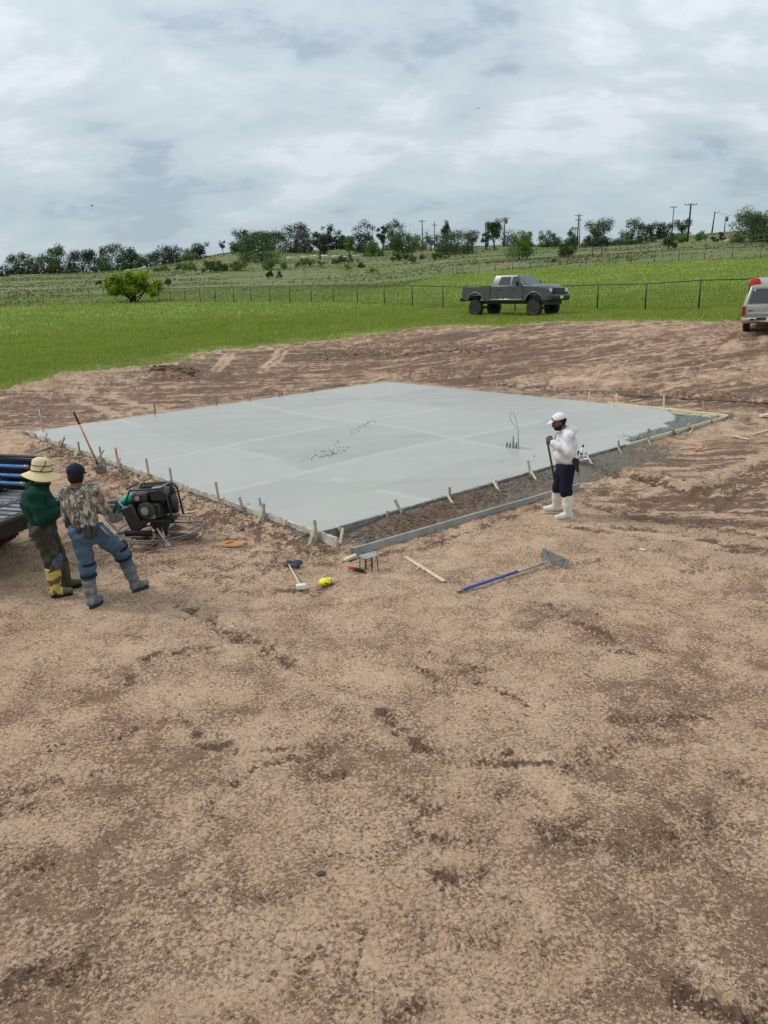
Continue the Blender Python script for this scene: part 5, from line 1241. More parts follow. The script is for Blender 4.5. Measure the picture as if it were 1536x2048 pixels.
def make_debris():
    g = random.Random(8); mb = MB()
    Q = [at_z(g.uniform(-20, 1556), 1080 + 960 * g.random() ** .8, 0) for _ in range(4200)]; Z = hfa([(q.x, q.y) for q in Q])
    for q, z in zip(Q, Z):
        s = g.uniform(.003, .011) * (1.9 if g.random() < .05 else 1); R = Matrix.Rotation(g.uniform(0, 6), 3, 'Z'); mb.ell((q.x, q.y, z + s * .25), (s * g.uniform(.8, 1.6), s, s * .8), R, n=5, m=3)
    o = mb.build('pebbles', mat('earth_pebbles', (.42, .285, .185), .95, col2=(.17, .10, .062), scale=3, world_co=True, amt=1), auto=50); tag(o, 'small clods and pebbles strewn over the bare dirt', 'pebbles', kind='stuff')
    mb = MB()
    for (cx_, cy_, n_, sp) in ((1420, 1425, 8, 20), (1300, 1485, 5, 25), (1155, 1830, 5, 20), (1420, 1870, 12, 30), (1350, 1940, 8, 40), (1480, 1995, 6, 20), (1100, 1645, 5, 30), (1280, 1660, 6, 30), (1360, 1760, 6, 25), (1000, 1850, 4, 50)):
        for _ in range(n_):
            q = at_z(g.gauss(cx_, sp), g.gauss(cy_, sp * .6), 0); a = g.uniform(0, 6.3); L = g.uniform(.03, .09); k_ = g.uniform(-1, 1)
            pts = [Vector((q.x + L * t * cos(a + k_ * t), q.y + L * t * sin(a + k_ * t), 0)) for t in (0, .5, 1)]
            for p in pts: p.z = hf(p.x, p.y) + .006
            mb.tube(pts, .0022, 4)
    o = mb.build('straw', mat('dry_straw', (.55, .42, .26), .8)); tag(o, 'bits of dry straw and roots lying on the dirt in the foreground', 'straw', kind='stuff')
    q = at_z(641, 1749, 0); o = thing('stone', (q.x, q.y, hf(q.x, q.y)), 0, 'single small dark stone on the pale dirt in the lower middle', 'stone'); MB().ell((0, 0, .008), (.030, .018, .016), n=9, m=6).build('rock', mat('dark_stone', (.10, .08, .065), .8, bump=.4), o, auto=45)
    # clods by the forms and on the heaps
    mb = MB()
    for (p0, p1, n_, sp, s0, s1) in (((90, 895), (640, 1090), 900, 12, .008, .026), ((720, 1078), (1090, 958), 900, 14, .006, .022), ((310, 742), (390, 752), 260, 7, .03, .09), ((640, 710), (1010, 695), 300, 12, .02, .06), ((1170, 932), (1345, 972), 160, 8, .006, .02), ((1345, 975), (1536, 930), 110, 10, .006, .02), ((880, 752), (1536, 800), 260, 9, .02, .04), ((1200, 1030), (1536, 1075), 90, 18, .005, .014)):
        A0, A1 = hit_base(*p0), hit_base(*p1); D = math.hypot(*((A0 + A1) / 2)); sx = sp * D / FPX; Q = []
        for _ in range(n_):
            k_ = g.random(); q = A0 + (A1 - A0) * k_ + np.array([g.gauss(0, sx), g.gauss(0, sx * 1.6)]); u, v = slab_uv(q[0], q[1])
            if not (-.04 < u < SIZE + .06 and -.04 < v < SIZE + .06): Q.append(q)
        for q, z in zip(Q, hfa(Q)):
            s = g.uniform(s0, s1) * g.random() ** .5 + .004; R = Matrix.Rotation(g.uniform(0, 6), 3, 'Z'); mb.ell((q[0], q[1], z + s * .2), (s * g.uniform(.8, 1.5), s, s * g.uniform(.5, .9)), R, n=6, m=4)
    o = mb.build('dirt_clods', mat('dark_earth_clods', (.20, .140, .098), .95, col2=(.13, .092, .066), scale=2, world_co=True, amt=1, bump=.4), auto=60); tag(o, 'dark moist clods of soil heaped along the forms and ruts', 'clods', kind='stuff')
make_debris()
# ------------------------------------------------------------------ vehicles
def paint(name, col, metal=.5, rough=.35, dust=(.30, .22, .15), dz=.9):
    m, t, b = mat_base(name); co = t.obj(); sp = t.new('ShaderNodeSeparateXYZ'); t.link(co, sp.inputs[0])
    d = t.math('MULTIPLY', t.step(t.math('ADD', sp.outputs['Z'], t.math('MULTIPLY', t.math('SUBTRACT', t.noise(co, 3, 5, .6), .5), .8)), dz, dz - .9), .45)
    t.link(t.mix(d, col, dust), b.inputs['Base Color']); b.inputs['Metallic'].default_value = metal
    t.link(t.math('ADD', rough, t.math('MULTIPLY', d, .6)), b.inputs['Roughness']); b.inputs['Coat Weight'].default_value = .35; b.inputs['Coat Roughness'].default_value = .2
    return m
P_GREY = paint('grey_metallic_paint', (.080, .086, .090), metal=.5, rough=.40); P_SILVER = paint('pewter_metallic_paint', (.30, .285, .24), dz=.7); P_BLACK = paint('black_paint', (.012, .013, .015), metal=.2, dz=.25)
GLASS = mat('tinted_glass', (.030, .035, .038), .05, .25, col2=(.045, .05, .054), spec=1.0)
CHROME = mat('bright_trim', (.62, .62, .62), .2, .9, col2=(.45, .45, .45)); TYRE = mat('muddy_tyre', (.030, .029, .028), .85, col2=(.075, .060, .045), scale=5, bump=.4); DARKP = mat('dark_plastic', (.03, .03, .031), .6)
LAMP = mat('lamp_glass', (.75, .76, .78), .15, .1, col2=(.6, .6, .62)); REDL = mat('red_lamp', (.30, .015, .012), .2, 0, col2=(.2, .01, .01), coat=.6); RIM = mat('black_rim', (.03, .03, .032), .35, .6, col2=(.10, .10, .10), scale=4)
def wheel(parent, x, y, r, w, rim_m=RIM, side=1):
    rx = Matrix.Rotation(pi / 2, 3, 'X'); e = bpy.data.objects.new('wheel', None); C.objects.link(e); e.parent = parent; e.location = (x, y, r)
    mb = MB(); mb.lathe([(r * .60, -w / 2 * .9), (r * .80, -w / 2), (r * .94, -w / 2 * .92), (r, -w * .33), (r, w * .33), (r * .94, w / 2 * .92), (r * .80, w / 2), (r * .60, w / 2 * .9)], n=36, R=rx)
    for k_ in range(30):
        a = 2 * pi * k_ / 30
        for s in (-1, 1): c = Vector((r * cos(a + s * .05), s * w * .27, r * sin(a + s * .05))); mb.box(c, (.035, w * .40, .028), Matrix.Rotation(-(a - pi / 2), 3, 'Y'))
    mb.build('tyre', TYRE, e, auto=35)
    mb = MB(); yo = side * w * .30
    mb.lathe([(0, -.01), (r * .14, -.01), (r * .14, .02), (0, .02)], (0, yo + side * .04, 0), 14, rx)
    mb.tube([(r * .58 * cos(a), yo + side * .04, r * .58 * sin(a)) for a in np.linspace(0, 2 * pi, 33)[:-1]], r * .03, 6, closed=True)
    mb.lathe([(r * .59, -w * .42), (r * .52, 0), (r * .59, w * .42)], n=28, R=rx)
    for k_ in range(8): a = 2 * pi * k_ / 8; mb.bar((r * .10 * cos(a), yo + side * .02, r * .10 * sin(a)), (r * .57 * cos(a), yo + side * .03, r * .57 * sin(a)), r * .11, .03, side=(0, 1, 0))
    mb.build('rim', rim_m, e, auto=40)
    MB().lathe([(0, -.02), (r * .5, -.02), (r * .5, .02), (0, .02)], (0, yo - side * .06, 0), 20, rx).build('brake_disc', DARKP, e)
def arc(cx, cz, r, a0, a1, n=12): return [(cx + r * cos(a), cz + r * sin(a)) for a in np.linspace(a0, a1, n)]
def ground_pose(o, x, y, yaw, L, W):
    f = Vector((cos(yaw), sin(yaw))); s = Vector((-sin(yaw), cos(yaw)))
    zf, zb_, zl, zr = [hf(x + v.x, y + v.y) for v in (f * L / 2, -f * L / 2, s * W / 2, -s * W / 2)]
    o.location = (x, y, (zf + zb_ + zl + zr) / 4); X = Vector((f.x * L, f.y * L, zf - zb_)).normalized(); Y = Vector((s.x * W, s.y * W, zl - zr)).normalized(); Z = X.cross(Y).normalized(); Y = Z.cross(X)
    o.rotation_euler = Matrix((X, Y, Z)).transposed().to_euler()
def lerp_side(px, pz, z, y0, y1, z0, z1): return (px, y0 + (y1 - y0) * (z - z0) / (z1 - z0), z)
def build_pickup(name, label, body_m, lift, R, cabin=True, open_gate=False, flare=True):
    o = thing(name, (0, 0, 0), 0, label, 'pickup truck')
    z = lambda v: v + lift
    XR, XF = -2.05, 2.02; HW = .97; AR = R + .15 if flare else R + .07; AZ = R + .06 + (lift * .55 if flare else 0)
    # bed sides, with the wheel arch cut out
    for s in (-1, 1):
        y0, y1 = (s * (HW - .07), s * HW)
        a = [(-3.05, z(.62)), (-3.08, z(.85)), (-3.06, z(1.25)), (-3.02, z(1.32)), (-1.03, z(1.34)), (-1.03, z(.50))] + arc(XR, AZ, AR, max(-.1, math.asin(max(-1, min(1, (z(.5) - AZ) / AR)))), pi - max(-.1, math.asin(max(-1, min(1, (z(.5) - AZ) / AR)))), 14)
        MB().prism(a, y0, y1).build('bed_side', body_m, o, bevel=.02)
    MB().box((-2.0, 0, z(.84)), (2.05, 1.72, .05)).build('bed_floor', BEDM, o)
    rb = MB()
    for k_ in range(11): rb.box((-2.0, -.78 + .156 * k_, z(.872)), (2.0, .085, .018))
    rb.build('floor_rib', BEDM, o, bevel=.004)
    MB().box((-1.06, 0, z(1.08)), (.05, 1.76, .5)).build('bed_front_wall', body_m, o, bevel=.01)
    rl = MB()
    for s in (-1, 1): rl.box((-2.04, s * (HW - .035), z(1.35)), (2.02, .085, .025))
    rl.build('bed_rail_cap', DARKP, o, bevel=.008)
    if open_gate:
        g = bpy.data.objects.new('tailgate', None); C.objects.link(g); g.parent = o; g.location = (-3.07, 0, z(.86))
        MB().box((-.27, 0, -.03), (.52, 1.60, .055)).build('gate_panel', body_m, g, bevel=.012)
        rb = MB()
        for k_ in range(9): rb.box((-.27, -.66 + .165 * k_, .004), (.42, .095, .012))
        rb.build('gate_rib', BEDM, g, bevel=.003)
        MB().tube([(-.02, -.80, -.04), (-.02, .80, -.04)], .022, 8).build('hinge', BLACKM, g)
    else:
        MB().box((-3.06, 0, z(.98)), (.06, 1.80, .66)).build('tailgate', body_m, o, bevel=.02)
    MB().box((-3.17, 0, z(.60)), (.20, 1.86, .20)).build('rear_bumper', DARKP if not open_gate else BLACKM, o, bevel=.03)
    for s in (-1, 1): MB().box((-3.075, s * .915, z(1.05)), (.05, .09, .36)).build('tail_light', REDL, o, bevel=.01)
    # cab lower part
    MB().prism([(-1.0, z(.50)), (-1.0, z(1.30)), (-.9, z(1.36)), (1.22, z(1.36)), (1.22, z(.50))], -HW, HW).build('cab_body', body_m, o, bevel=.035)
    # front fenders
    for s in (-1, 1):
        th = math.asin(max(-1, min(1, (z(.5) - AZ) / AR)))
        a = [(1.225, z(.50)), (1.225, z(1.33)), (1.5, z(1.36)), (2.35, z(1.29)), (2.92, z(1.17)), (3.02, z(.95)), (3.0, z(.58))] + list(reversed(arc(XF, AZ, AR, pi - th, th, 14)))[::1]
        MB().prism(a, s * (HW - .10), s * HW).build('fender', body_m, o, bevel=.03)
    hood = MB(); sec = [(1.22, 1.34, .90), (1.7, 1.385, .88), (2.4, 1.35, .85), (2.85, 1.26, .80), (2.98, 1.16, .76)]; vs = []
    ys = (-1, -.72, -.5, 0, .5, .72, 1)
    for x, zz, hw in sec:
        for q in ys: vs.append((x, q * hw, z(zz + (.045 if abs(q) in (.5,) else (.03 if q == 0 else (0.0 if abs(q) < 1 else -.05))))))
    for x, zz, hw in sec:
        for q in ys: vs.append((x, q * hw, z(.80)))
    n = len(ys); fs = []
    for i in range(len(sec) - 1):
        for k_ in range(n - 1): fs.append((i * n + k_, i * n + k_ + 1, (i + 1) * n + k_ + 1, (i + 1) * n + k_))
    m_ = len(sec) * n; fs += [tuple(range((len(sec) - 1) * n, len(sec) * n)) + tuple(reversed(range(m_ + (len(sec) - 1) * n, m_ + len(sec) * n)))]
    for k_ in (0, n - 1):
        for i in range(len(sec) - 1): fs.append((i * n + k_, (i + 1) * n + k_, m_ + (i + 1) * n + k_, m_ + i * n + k_))
    hood.add(vs, fs).build('hood', body_m, o, auto=35)
    # greenhouse
    b0, b1, r0, r1 = -.98, 1.45, -.80, .74; zb, zr = z(1.35), z(1.95); yb, yr = .93, .74
    g = MB(); ring = lambda xa, xb, y, zz: [(xa, -y, zz), (xb, -y, zz), (xb, y, zz), (xa, y, zz)]
    g.add(ring(b0, b1, yb, zb - .02) + ring(r0, r1, yr, zr - .06) + ring(r0 + .08, r1 - .12, yr - .07, zr), [(0, 1, 5, 4), (1, 2, 6, 5), (2, 3, 7, 6), (3, 0, 4, 7), (4, 5, 9, 8), (5, 6, 10, 9), (6, 7, 11, 10), (7, 4, 8, 11), (8, 9, 10, 11)])
    g.build('roof', body_m, o, bevel=.03)
    def gp(x, zz, s, off=.006): t = (zz - zb + .02) / (zr - .04 - zb); return (x, s * (yb + (yr - yb) * t + off), zz)
    zl, zh = zb + .03, zr - .11
    for s in (-1, 1):
        for poly in ([(.42, zl), (1.20, zl), (.80, zh), (.42, zh)], [(-.48, zl), (.32, zl), (.32, zh), (-.38, zh)]):
            ps = [gp(x, zz, s) for x, zz in poly]; pi_ = [gp(x, zz, s, -.02) for x, zz in poly]; k_ = len(ps)
            MB().add(ps + pi_, [tuple(range(k_)), tuple(range(2 * k_ - 1, k_ - 1, -1))] + [(i, i + k_, (i + 1) % k_ + k_, (i + 1) % k_) for i in range(k_)]).build('side_window', GLASS, o)
    tt = lambda x0, z0, y0, x1, z1, y1, f, dx: (x0 + (x1 - x0) * f + dx, y0 + (y1 - y0) * f, z0 + (z1 - z0) * f)
    for (xa, xb, dx, nm) in ((b1, r1, .012, 'windscreen'), (b0, r0, -.012, 'rear_window')):
        q = [tt(xa, zb, yb, xb, zr - .06, yr, f, dx) for f in (.08, .93)]; ps = [(q[0][0], -q[0][1] + .08, q[0][2]), (q[0][0], q[0][1] - .08, q[0][2]), (q[1][0], q[1][1] - .08, q[1][2]), (q[1][0], -q[1][1] + .08, q[1][2])]
        bk = [(p[0] - dx * 3, p[1], p[2]) for p in ps]; MB().add(ps + bk, [(0, 1, 2, 3), (7, 6, 5, 4), (0, 4, 5, 1), (1, 5, 6, 2), (2, 6, 7, 3), (3, 7, 4, 0)]).build(nm, GLASS, o)
    for s in (-1, 1):      # doors: shut lines, handles
        for x in (-.42 - .14, .37, 1.24): MB().box((x, s * (HW + .001), z(.93)), (.014, .008, .78)).build('door_gap', BLACKP, o)
        for x in (-.38, .62): MB().box((x, s * (HW + .018), z(1.16)), (.20, .035, .045)).build('door_handle', DARKP, o, bevel=.01)
        MB().box((.1, s * (HW + .012), z(.60)), (2.2, .025, .045)).build('side_trim', CHROME if s else CHROME, o, bevel=.006)
        mr = MB(); mr.bar((1.05, s * .93, z(1.42)), (1.02, s * 1.10, z(1.42)), .05, .04); mr.box((1.0, s * 1.17, z(1.45)), (.10, .20, .28)); mr.build('mirror', DARKP, o, bevel=.02)
        MB().box((.1, s * .80, z(.44)), (2.9, .12, .10)).build('rocker', DARKP, o, bevel=.02)
        if flare:
            for cx_ in (XR, XF):
                th = math.asin(max(-1, min(1, (z(.52) - AZ) / (AR + .03)))); MB().tube([(x, s * (HW + .01), zz) for x, zz in arc(cx_, AZ, AR + .015, th, pi - th, 18)], .045, 8).build('fender_flare', FLAREM, o, smooth_=True)
        hl = MB(); hl.box((2.93, s * .74, z(1.05)), (.12, .34, .20), Matrix.Rotation(-s * .25, 3, 'Z')); hl.build('headlight', LAMP, o, bevel=.03)
        MB().box((3.10, s * .72, z(.66)), (.05, .20, .09)).build('fog_lamp', LAMP, o, bevel=.015)
    gr = MB(); gr.box((3.0, 0, z(1.02)), (.07, 1.12, .36)); gr.build('grille', BLACKM, o, bevel=.03)
    bars = MB(); bars.box((3.045, 0, z(1.02)), (.03, 1.10, .05)); bars.box((3.045, 0, z(1.02)), (.03, .06, .34)); bars.build('grille_bar', body_m, o, bevel=.01)
    MB().prism([(2.85, z(.52)), (2.85, z(.86)), (3.10, z(.86)), (3.16, z(.76)), (3.14, z(.60)), (3.02, z(.52))], -.98, .98).build('front_bumper', BUMPM, o, bevel=.03)
    MB().box((3.165, .05, z(.70)), (.012, .30, .15)).build('number_plate', LAMP, o)
    ch = MB(); ch.box((0, 0, z(.42)), (5.3, .9 if flare else 1.7, .16)); ch.box((2.1, 0, z(.55)), (1.3, 1.5, .5)); ch.box((XR, 0, R), (.14, 1.5, .14)); ch.box((XF, 0, R), (.14, 1.5, .14)); ch.build('chassis', BLACKM, o)
    for x in (XR, XF):
        for s in (-1, 1): wheel(o, x, s * (.84 if not flare else .90), R, .33, side=s)
    ant = MB(); ant.tube([(1.3, -.88, z(1.36)), (1.28, -.88, z(1.9))], .006, 5); ant.build('antenna', BLACKM, o)
    return o
BEDM = mat('scratched_bed_liner', (.27, .27, .285), .5, .3, col2=(.14, .135, .14), scale=3, lo=.45, hi=.6, amt=.8, bump=.2)
FLAREM = mat('grey_flare_paint', (.14, .14, .14), .45, .3); BUMPM = mat('dark_bumper_paint', (.05, .052, .055), .4, .4)
tk = build_pickup('pickup_truck', 'dark grey lifted crew cab pickup truck parked on the grass in front of the fence', P_GREY, .32, .455)
def place_truck():
    rw, fw_ = at_d(951, 634, 45.2), at_d(1066, 641, 43.0)
    d = Vector((fw_.x - rw.x, fw_.y - rw.y)); yaw = atan2(d.y, d.x); f = Vector((cos(yaw), sin(yaw))); s = Vector((-sin(yaw), cos(yaw)))
    mid = Vector((rw.x + fw_.x, rw.y + fw_.y)) / 2 + s * .95; ground_pose(tk, mid.x, mid.y, yaw, 4.07, 1.8); tk.scale = (.95, .95, .96)
    return d.length, math.degrees(yaw)
print('TRUCK', place_truck())

# near pickup: only its tail comes into the picture
bp = build_pickup('pickup_truck', 'black pickup truck at the left edge with its ribbed tailgate let down', P_BLACK, -.02, .40, open_gate=True, flare=False)
_tg0, _tg1 = at_z(0, 1043, .87), at_z(142, 986, .87)
_yaw = atan2(.33, -.944); _f = Vector((cos(_yaw), sin(_yaw), 0)); _s = Vector((-sin(_yaw), cos(_yaw), 0))    # forward, and the truck's left
# the far rear corner of the let-down gate sits at the second point
_c = Vector((_tg1.x, _tg1.y, 0)) + _f * (3.07 + .53) + _s * .80
bp.location = (_c.x, _c.y, 0.0); bp.rotation_euler = (0, 0, _yaw)
def bed_pt(x, y, z): return Vector((_c.x, _c.y, 0)) + _f * x + _s * y + Vector((0, 0, z))
def cargo():
    for i, (y, z0, z1, lab) in enumerate(((-.72, 1.22, 1.24, 'upper blue float pole lying in the black pickup bed'), (-.60, 1.12, 1.14, 'lower blue float pole lying in the black pickup bed'), (-.52, 1.04, 1.05, 'third blue float pole, half hidden under the others in the pickup bed'))):
        a, b = bed_pt(-1.2, y, z0), bed_pt(-2.95 - .04 * i, y + .02, z1); o = thing('float_pole', b, 0, lab, 'pole', 'tools in the pickup bed'); MB().tube([(0, 0, 0), a - b], .026, 10).build('tube', mat('pale_blue_aluminium', (.16, .30, .55), .3, .6, col2=(.08, .16, .36), scale=5), o, smooth_=True)
        MB().tube([(0, 0, 0), (b - a).normalized() * .07], .030, 10).build('end_fitting', STEEL, o, smooth_=True)
    RW = mat('reddish_handle_wood', (.33, .17, .12), .6, col2=(.24, .12, .08)); 
    for (x0, y0, z0, x1, y1, z1, r, m, lab) in ((-1.2, -.30, 1.10, -2.70, -.34, 1.12, .018, RW, 'upper reddish wooden handle in the pickup bed'), (-1.2, -.22, 1.09, -2.98, -.10, .99, .020, W_PALE, 'pale wooden handle sloping across the pickup bed'), (-1.2, -.05, .97, -2.85, -.05, .97, .020, RW, 'lower reddish wooden handle in the pickup bed'), (-1.3, .10, .91, -2.7, .10, .91, .022, W_OLD, 'grey wooden handle lowest in the pickup bed')):
        a, b = bed_pt(x0, y0, z0), bed_pt(x1, y1, z1); o = thing('spare_shaft', b, 0, lab, 'wooden pole', 'tools in the pickup bed'); MB().tube([(0, 0, 0), a - b], r, 9).build('shaft', m, o, smooth_=True)
    b = bed_pt(-2.2, -.62, .90); o = thing('tool_box', b, _yaw, 'black box of fittings under the blue poles in the pickup bed', 'box'); MB().box((.3, 0, .06), (1.3, .36, .12)).build('box_body', BLACKP, o, bevel=.02); MB().box((.3, 0, .13), (1.2, .30, .02)).build('box_lid', BLACKM, o, bevel=.005)
    b = bed_pt(-1.9, 0, .90); o = thing('cloth_bag', b, _yaw, 'dark tool bag supporting the wooden handles in the pickup bed', 'bag'); MB().ell((0, -.12, .03), (.40, .22, .07), n=14, m=8).build('bag_body', BLACKP, o, smooth_=True); MB().tube([(-.2, -.12, .08), (0, -.12, .16), (.2, -.12, .08)], .012, 6).build('handle', BLACKM, o, smooth_=True)
cargo()

def build_suv():
    o = thing('suv', (0, 0, 0), 0, 'pewter-coloured SUV seen from behind at the right edge of the dirt', 'SUV')
    HW = .98; b = MB(); 
    side = [(-2.55, .45), (-2.58, .95), (-2.50, 1.10), (-2.44, 1.12), (1.0, 1.12), (1.3, 1.10), (2.4, 1.02), (2.5, .8), (2.5, .42)] + arc(1.5, .42, .43, 0, pi, 12) + arc(-1.5, .42, .43, 0, pi, 12)
    MB().prism(side, -HW, HW).build('body', P_SILVER, o, bevel=.05)
    z0, z1 = 1.10, 1.80; ring = lambda xa, xb, y, zz: [(xa, -y, zz), (xb, -y, zz), (xb, y, zz), (xa, y, zz)]
    g = MB(); g.add(ring(-2.46, 1.35, .93, z0) + ring(-2.25, .45, .76, z1 - .06) + ring(-2.15, .3, .66, z1), [(0, 1, 5, 4), (1, 2, 6, 5), (2, 3, 7, 6), (3, 0, 4, 7), (4, 5, 9, 8), (5, 6, 10, 9), (6, 7, 11, 10), (7, 4, 8, 11), (8, 9, 10, 11)]); g.build('cabin', P_SILVER, o, bevel=.035)
    def rq(f0, f1, ya, yb_, dx, nm, m):
        q = []
        for f, s in ((f0, 1), (f0, -1), (f1, -1), (f1, 1)): x = -2.46 + .21 * f + dx; y = (.93 - .17 * f); zz = z0 + (z1 - .06 - z0) * f; q.append((x, s * (y - (ya if f == f0 else yb_)), zz))
        bk = [(p[0] + .03, p[1], p[2]) for p in q]; MB().add(q + bk, [(0, 1, 2, 3), (7, 6, 5, 4), (0, 4, 5, 1), (1, 5, 6, 2), (2, 6, 7, 3), (3, 7, 4, 0)]).build(nm, m, o)
    rq(.06, .86, .10, .10, -.015, 'rear_window', GLASS)
    for s in (-1, 1):
        for xa, xb, xc, xd in ((-2.2, -1.25, -1.2, -2.0), (-1.1, -.1, -.1, -1.1), (0.0, .95, .40, .0)):
            t = lambda zz: .93 - .17 * (zz - z0) / (z1 - .06 - z0) + .006; q = [(xa, s * t(1.15), 1.15), (xb, s * t(1.15), 1.15), (xc, s * t(1.66), 1.66), (xd, s * t(1.66), 1.66)]; bk = [(p[0], p[1] - s * .03, p[2]) for p in q]; MB().add(q + bk, [(0, 1, 2, 3), (7, 6, 5, 4), (0, 4, 5, 1), (1, 5, 6, 2), (2, 6, 7, 3), (3, 7, 4, 0)]).build('side_window', GLASS, o)
        MB().prism([(-2.61, .72), (-2.62, 1.06), (-2.50, 1.10), (-2.42, 1.08), (-2.42, .72)], s * .88, s * .995).build('tail_light', REDL, o, bevel=.01)
        MB().tube([(-2.0, s * .62, 1.86), (.1, s * .62, 1.88)], .022, 8).build('roof_rail', DARKP, o, smooth_=True)
        MB().box((-2.75, s * .62, .60), (.03, .16, .06)).build('bumper_step', BLACKP, o)
        for x in (-1.5, 1.5): wheel(o, x, s * .84, .38, .25, rim_m=STEEL, side=s)
    MB().box((-2.585, 0, .80), (.02, 1.66, .07)).build('tailgate_trim', mat('pale_trim', (.55, .54, .50), .35, .5), o, bevel=.008)
    MB().prism([(-2.52, .42), (-2.52, .66), (-2.74, .66), (-2.76, .60), (-2.72, .48)], -.99, .99).build('rear_bumper', CHROME, o, bevel=.02)
    MB().box((-2.735, 0, .615), (.05, 1.0, .08)).build('bumper_pad', BLACKP, o)
    MB().box((-2.775, -.0, .60), (.012, .32, .15)).build('number_plate', LAMP, o)
    rx = Matrix.Rotation(pi / 2, 3, 'Y'); MB().tube([(-2.60, .10 * cos(a), .93 + .10 * sin(a)) for a in np.linspace(0, 2 * pi, 20)[:-1]], .008, 6, closed=True).build('round_badge', CHROME, o, smooth_=True)
    MB().box((-2.60, .70, .90), (.008, .14, .03)).build('name_badge', BLACKP, o)
    MB().box((-2.595, 0, 1.055), (.03, .30, .03)).build('tailgate_handle', BLACKP, o, bevel=.008)
    MB().box((-2.55, -.25, .38), (.3, .1, .06)).build('hitch', BLACKM, o)
    for (y, zz) in ((.62, 1.60), (.10, 1.35)): t = (zz - z0) / (z1 - .06 - z0); MB().ell((-2.46 + .21 * t - .02, y, zz), (.006, .035, .05), n=10, m=6).build('window_sticker', WHITEP, o)
    return o
sv = build_suv(); _l = at_d(1482, 664, 32.5); _y = radians(90 - 26.5); _n = Vector((sin(_y), -cos(_y), 0)); _cc = Vector((_l.x, _l.y, 0)) + _n * .98 + Vector((cos(_y), sin(_y), 0)) * 2.6
ground_pose(sv, _cc.x, _cc.y, _y, 3.0, 1.7)
bpy.context.view_layer.update()
def rag():
    p = sv.matrix_world @ Vector((-1.9, .66, 1.82)); o = thing('red_bag', p, _y, 'red and white cloth bundle lying on the roof of the SUV', 'bag'); n, m = 16, 10; vs = []; fs = []
    for i in range(n):
        for j in range(m):
            x = (i / (n - 1) - .5) * .45; y = (j / (m - 1) - .5) * .42; e = min(1, 4 * (1 - abs(2 * i / (n - 1) - 1))) * min(1, 4 * (1 - abs(2 * j / (m - 1) - 1))); vs.append((x, y, .17 * e * (.6 + .6 * float(vnoise(x * 9 + 3, y * 9))) - .05))
    for i in range(n - 1):
        for j in range(m - 1): fs.append((i * m + j, i * m + j + 1, (i + 1) * m + j + 1, (i + 1) * m + j))
    q = MB().add(vs, fs).build('cloth', mat('red_cloth', (.48, .02, .025), .8, col2=(.70, .60, .55), scale=5, lo=.60, hi=.62, amt=1), o, smooth_=True); q.modifiers.new('t', 'SOLIDIFY').thickness = .02
rag()
